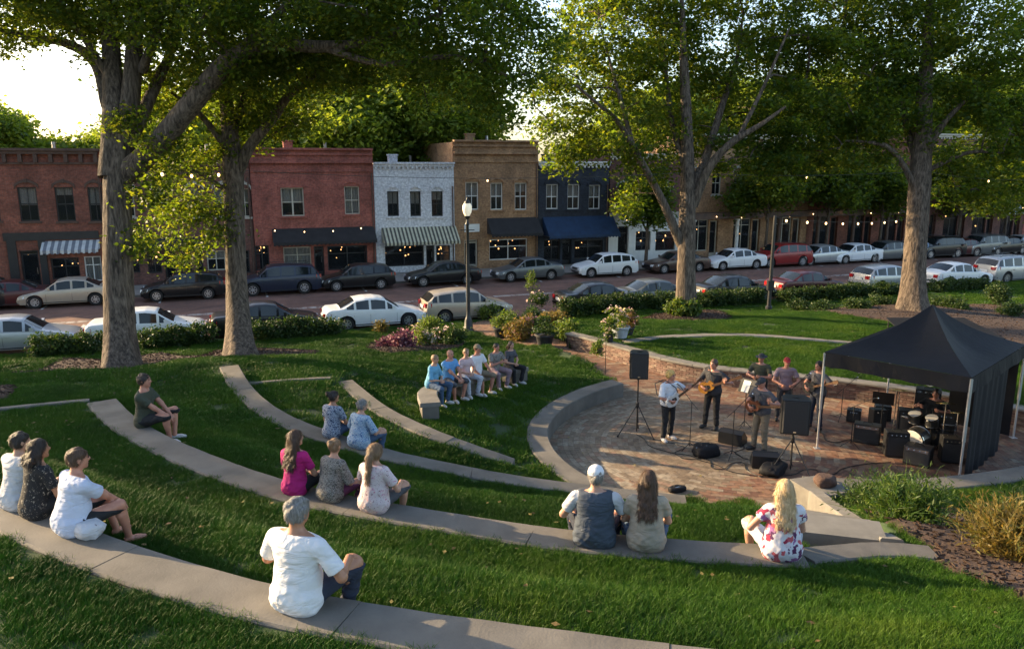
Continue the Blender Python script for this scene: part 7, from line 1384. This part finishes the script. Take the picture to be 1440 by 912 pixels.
def pot(u, v, z, r, h, label, fm, seed, ex=None, m=m_pot, spike=False, hf=.5):
    p = at(u, v, z); r_ = empty('planter', (p[0], p[1], z), 0, label, 'planter'); MB().lathe([(r*.7, 0), (r*.95, h*.8), (r*1.06, h*.86), (r*1.06, h), (r*.9, h), (r*.85, h*.93), (.001, h*.93)], 18).obj('pot', m, r_, True)
    rr = np.random.default_rng(seed); C = rr.normal(size=(34, 3))*[r*.55, r*.55, hf*.28]+[0, 0, h+hf*.35]; V, F_ = leaves(C, 30, .06, .065, seed=seed); link('foliage', npmesh('foliage', V, F_, fm), r_)
    if ex: V, F_ = leaves(C[:16]+[0, 0, .06], 9, .07, .075, seed=seed+1); link('blossom', npmesh('blossom', V, F_, ex), r_)
pot(766, 487, 0, .36, .5, 'dark round planter pot at the near end of the planter group', m_leafd, 11); pot(738, 475, -.1, .32, .45, 'dark planter pot with rusty leaves in the planter group', m_leafy, 12, m_flpk); pot(704, 474, -.15, .3, .42, 'low dark planter beside the walkway under green leaves', m_leafg, 13)
pot(872, 474, .56, .34, .42, 'pale urn overflowing with pink and white flowers on the brick wall', m_leafg, 14, m_flwh, m_potg, hf=.8); pot(856, 480, .56, .2, .3, 'small pot of yellow and white flowers on the wall beside the pale urn', m_leafg, 15, m_flwh, hf=.75); pot(884, 470, .56, .22, .3, 'flower pot with striped pink blossoms right of the pale urn', m_leafy, 16, m_flpk, hf=.7)
p = at(851, 527, .0); hk = empty('plant_hanger', (p[0], p[1], 0), 0, 'thin black hook holding a small fern basket beside the rim wall', 'plant hanger'); MB().tube([(0, 0, 0), (0, 0, 1.2), (-.08, 0, 1.32), (-.2, 0, 1.3), (-.24, 0, 1.2)], .012, 6).obj('hook', m_black, hk); MB().lathe([(.05, .72), (.14, .82), (.15, .9)], 12, (-.24, 0, 0)).obj('basket', m_brown, hk)
rr = np.random.default_rng(9); C = rr.normal(size=(20, 3))*[.14, .12, .1]+[-.24, 0, .92]; V, F_ = leaves(C, 26, .06, .07, seed=3); link('foliage', npmesh('foliage', V, F_, m_leafg), hk); MB().tube([(-.24, 0, .9), (-.24, 0, 1.21)], .005, 4).obj('chain', m_black, hk)
shrub(800, 552, .4, .01, .02, 'tiny tuft', m_leafg, 399) if False else None
# string lights
def string(a, b_, sag, k, label, bm=None, r=.045, m_=None):
    a = np.array(a); b_ = np.array(b_); r_ = empty('string_lights', a, 0, label, 'string lights'); pts = []
    for i in range(25): t = i/24; p = a*(1-t)+b_*t; p = p+V3(0, 0, -sag*4*t*(1-t)); pts.append(p-a)
    MB().tube(pts, .012, 4).obj('wire', m_cable, r_)
    for i in range(k):
        t = (i+.5)/k; p = (a*(1-t)+b_*t)+V3(0, 0, -sag*4*t*(1-t))-a; bb = MB().ball(p-V3(0, 0, .09), (r, r, r*1.3), 8, 6).obj('bulb', m_bulb, r_, True); MB().tube([p, p-V3(0, 0, .05)], .016, 6).obj('socket', m_cable, bb)
string(atD(205, 238, 23.3), atD(325, 240, 26.4), .1, 3, 'string of bulbs hanging between the big trunk and the second trunk')
string(atD(345, 240, 26.5), atD(955, 243, 33.5), .25, 1, 'long thin wire with one bulb crossing before the shop fronts to the middle trunk', r=.03)
string(atD(978, 243, 33.6), atD(1288, 241, 34.6), .15, 1, 'wire with one small bulb between the middle trunk and the right hand trunk', r=.035); string(atD(1304, 241, 34.6), atD(1480, 250, 34), .2, 1, 'wire with one bulb leaving the right hand trunk to the right edge', r=.035)
string((p_ := at(1081, 434, .1))+V3(0, 0, zt_-.1), sn(s_at(1290, 44), 44, 2.9), .3, 10, 'drooping string of warm bulbs from the dark pole across the street', r=.05)
for k, (u0, u1, z, lab) in enumerate([(150, 350, 2.85, 'warm bulbs strung along the dark brick shop front'), (365, 527, 2.9, 'warm bulbs strung under the long black awning'), (860, 985, 3.0, 'warm bulbs strung past the white ground floor right of the navy building'), (990, 1160, 3.0, 'warm bulbs strung along the shops left of the right trunk'), (1165, 1320, 3.1, 'warm bulbs strung along the shops behind the right trunk'), (1325, 1460, 3.1, 'warm bulbs strung along the shops near the right edge')]):
    string(sn(s_at(u0, 50.3, 3), 50.3, z), sn(s_at(u1, 50.3, 3), 50.3, z), .25, int((u1-u0)/34), lab, r=.035)
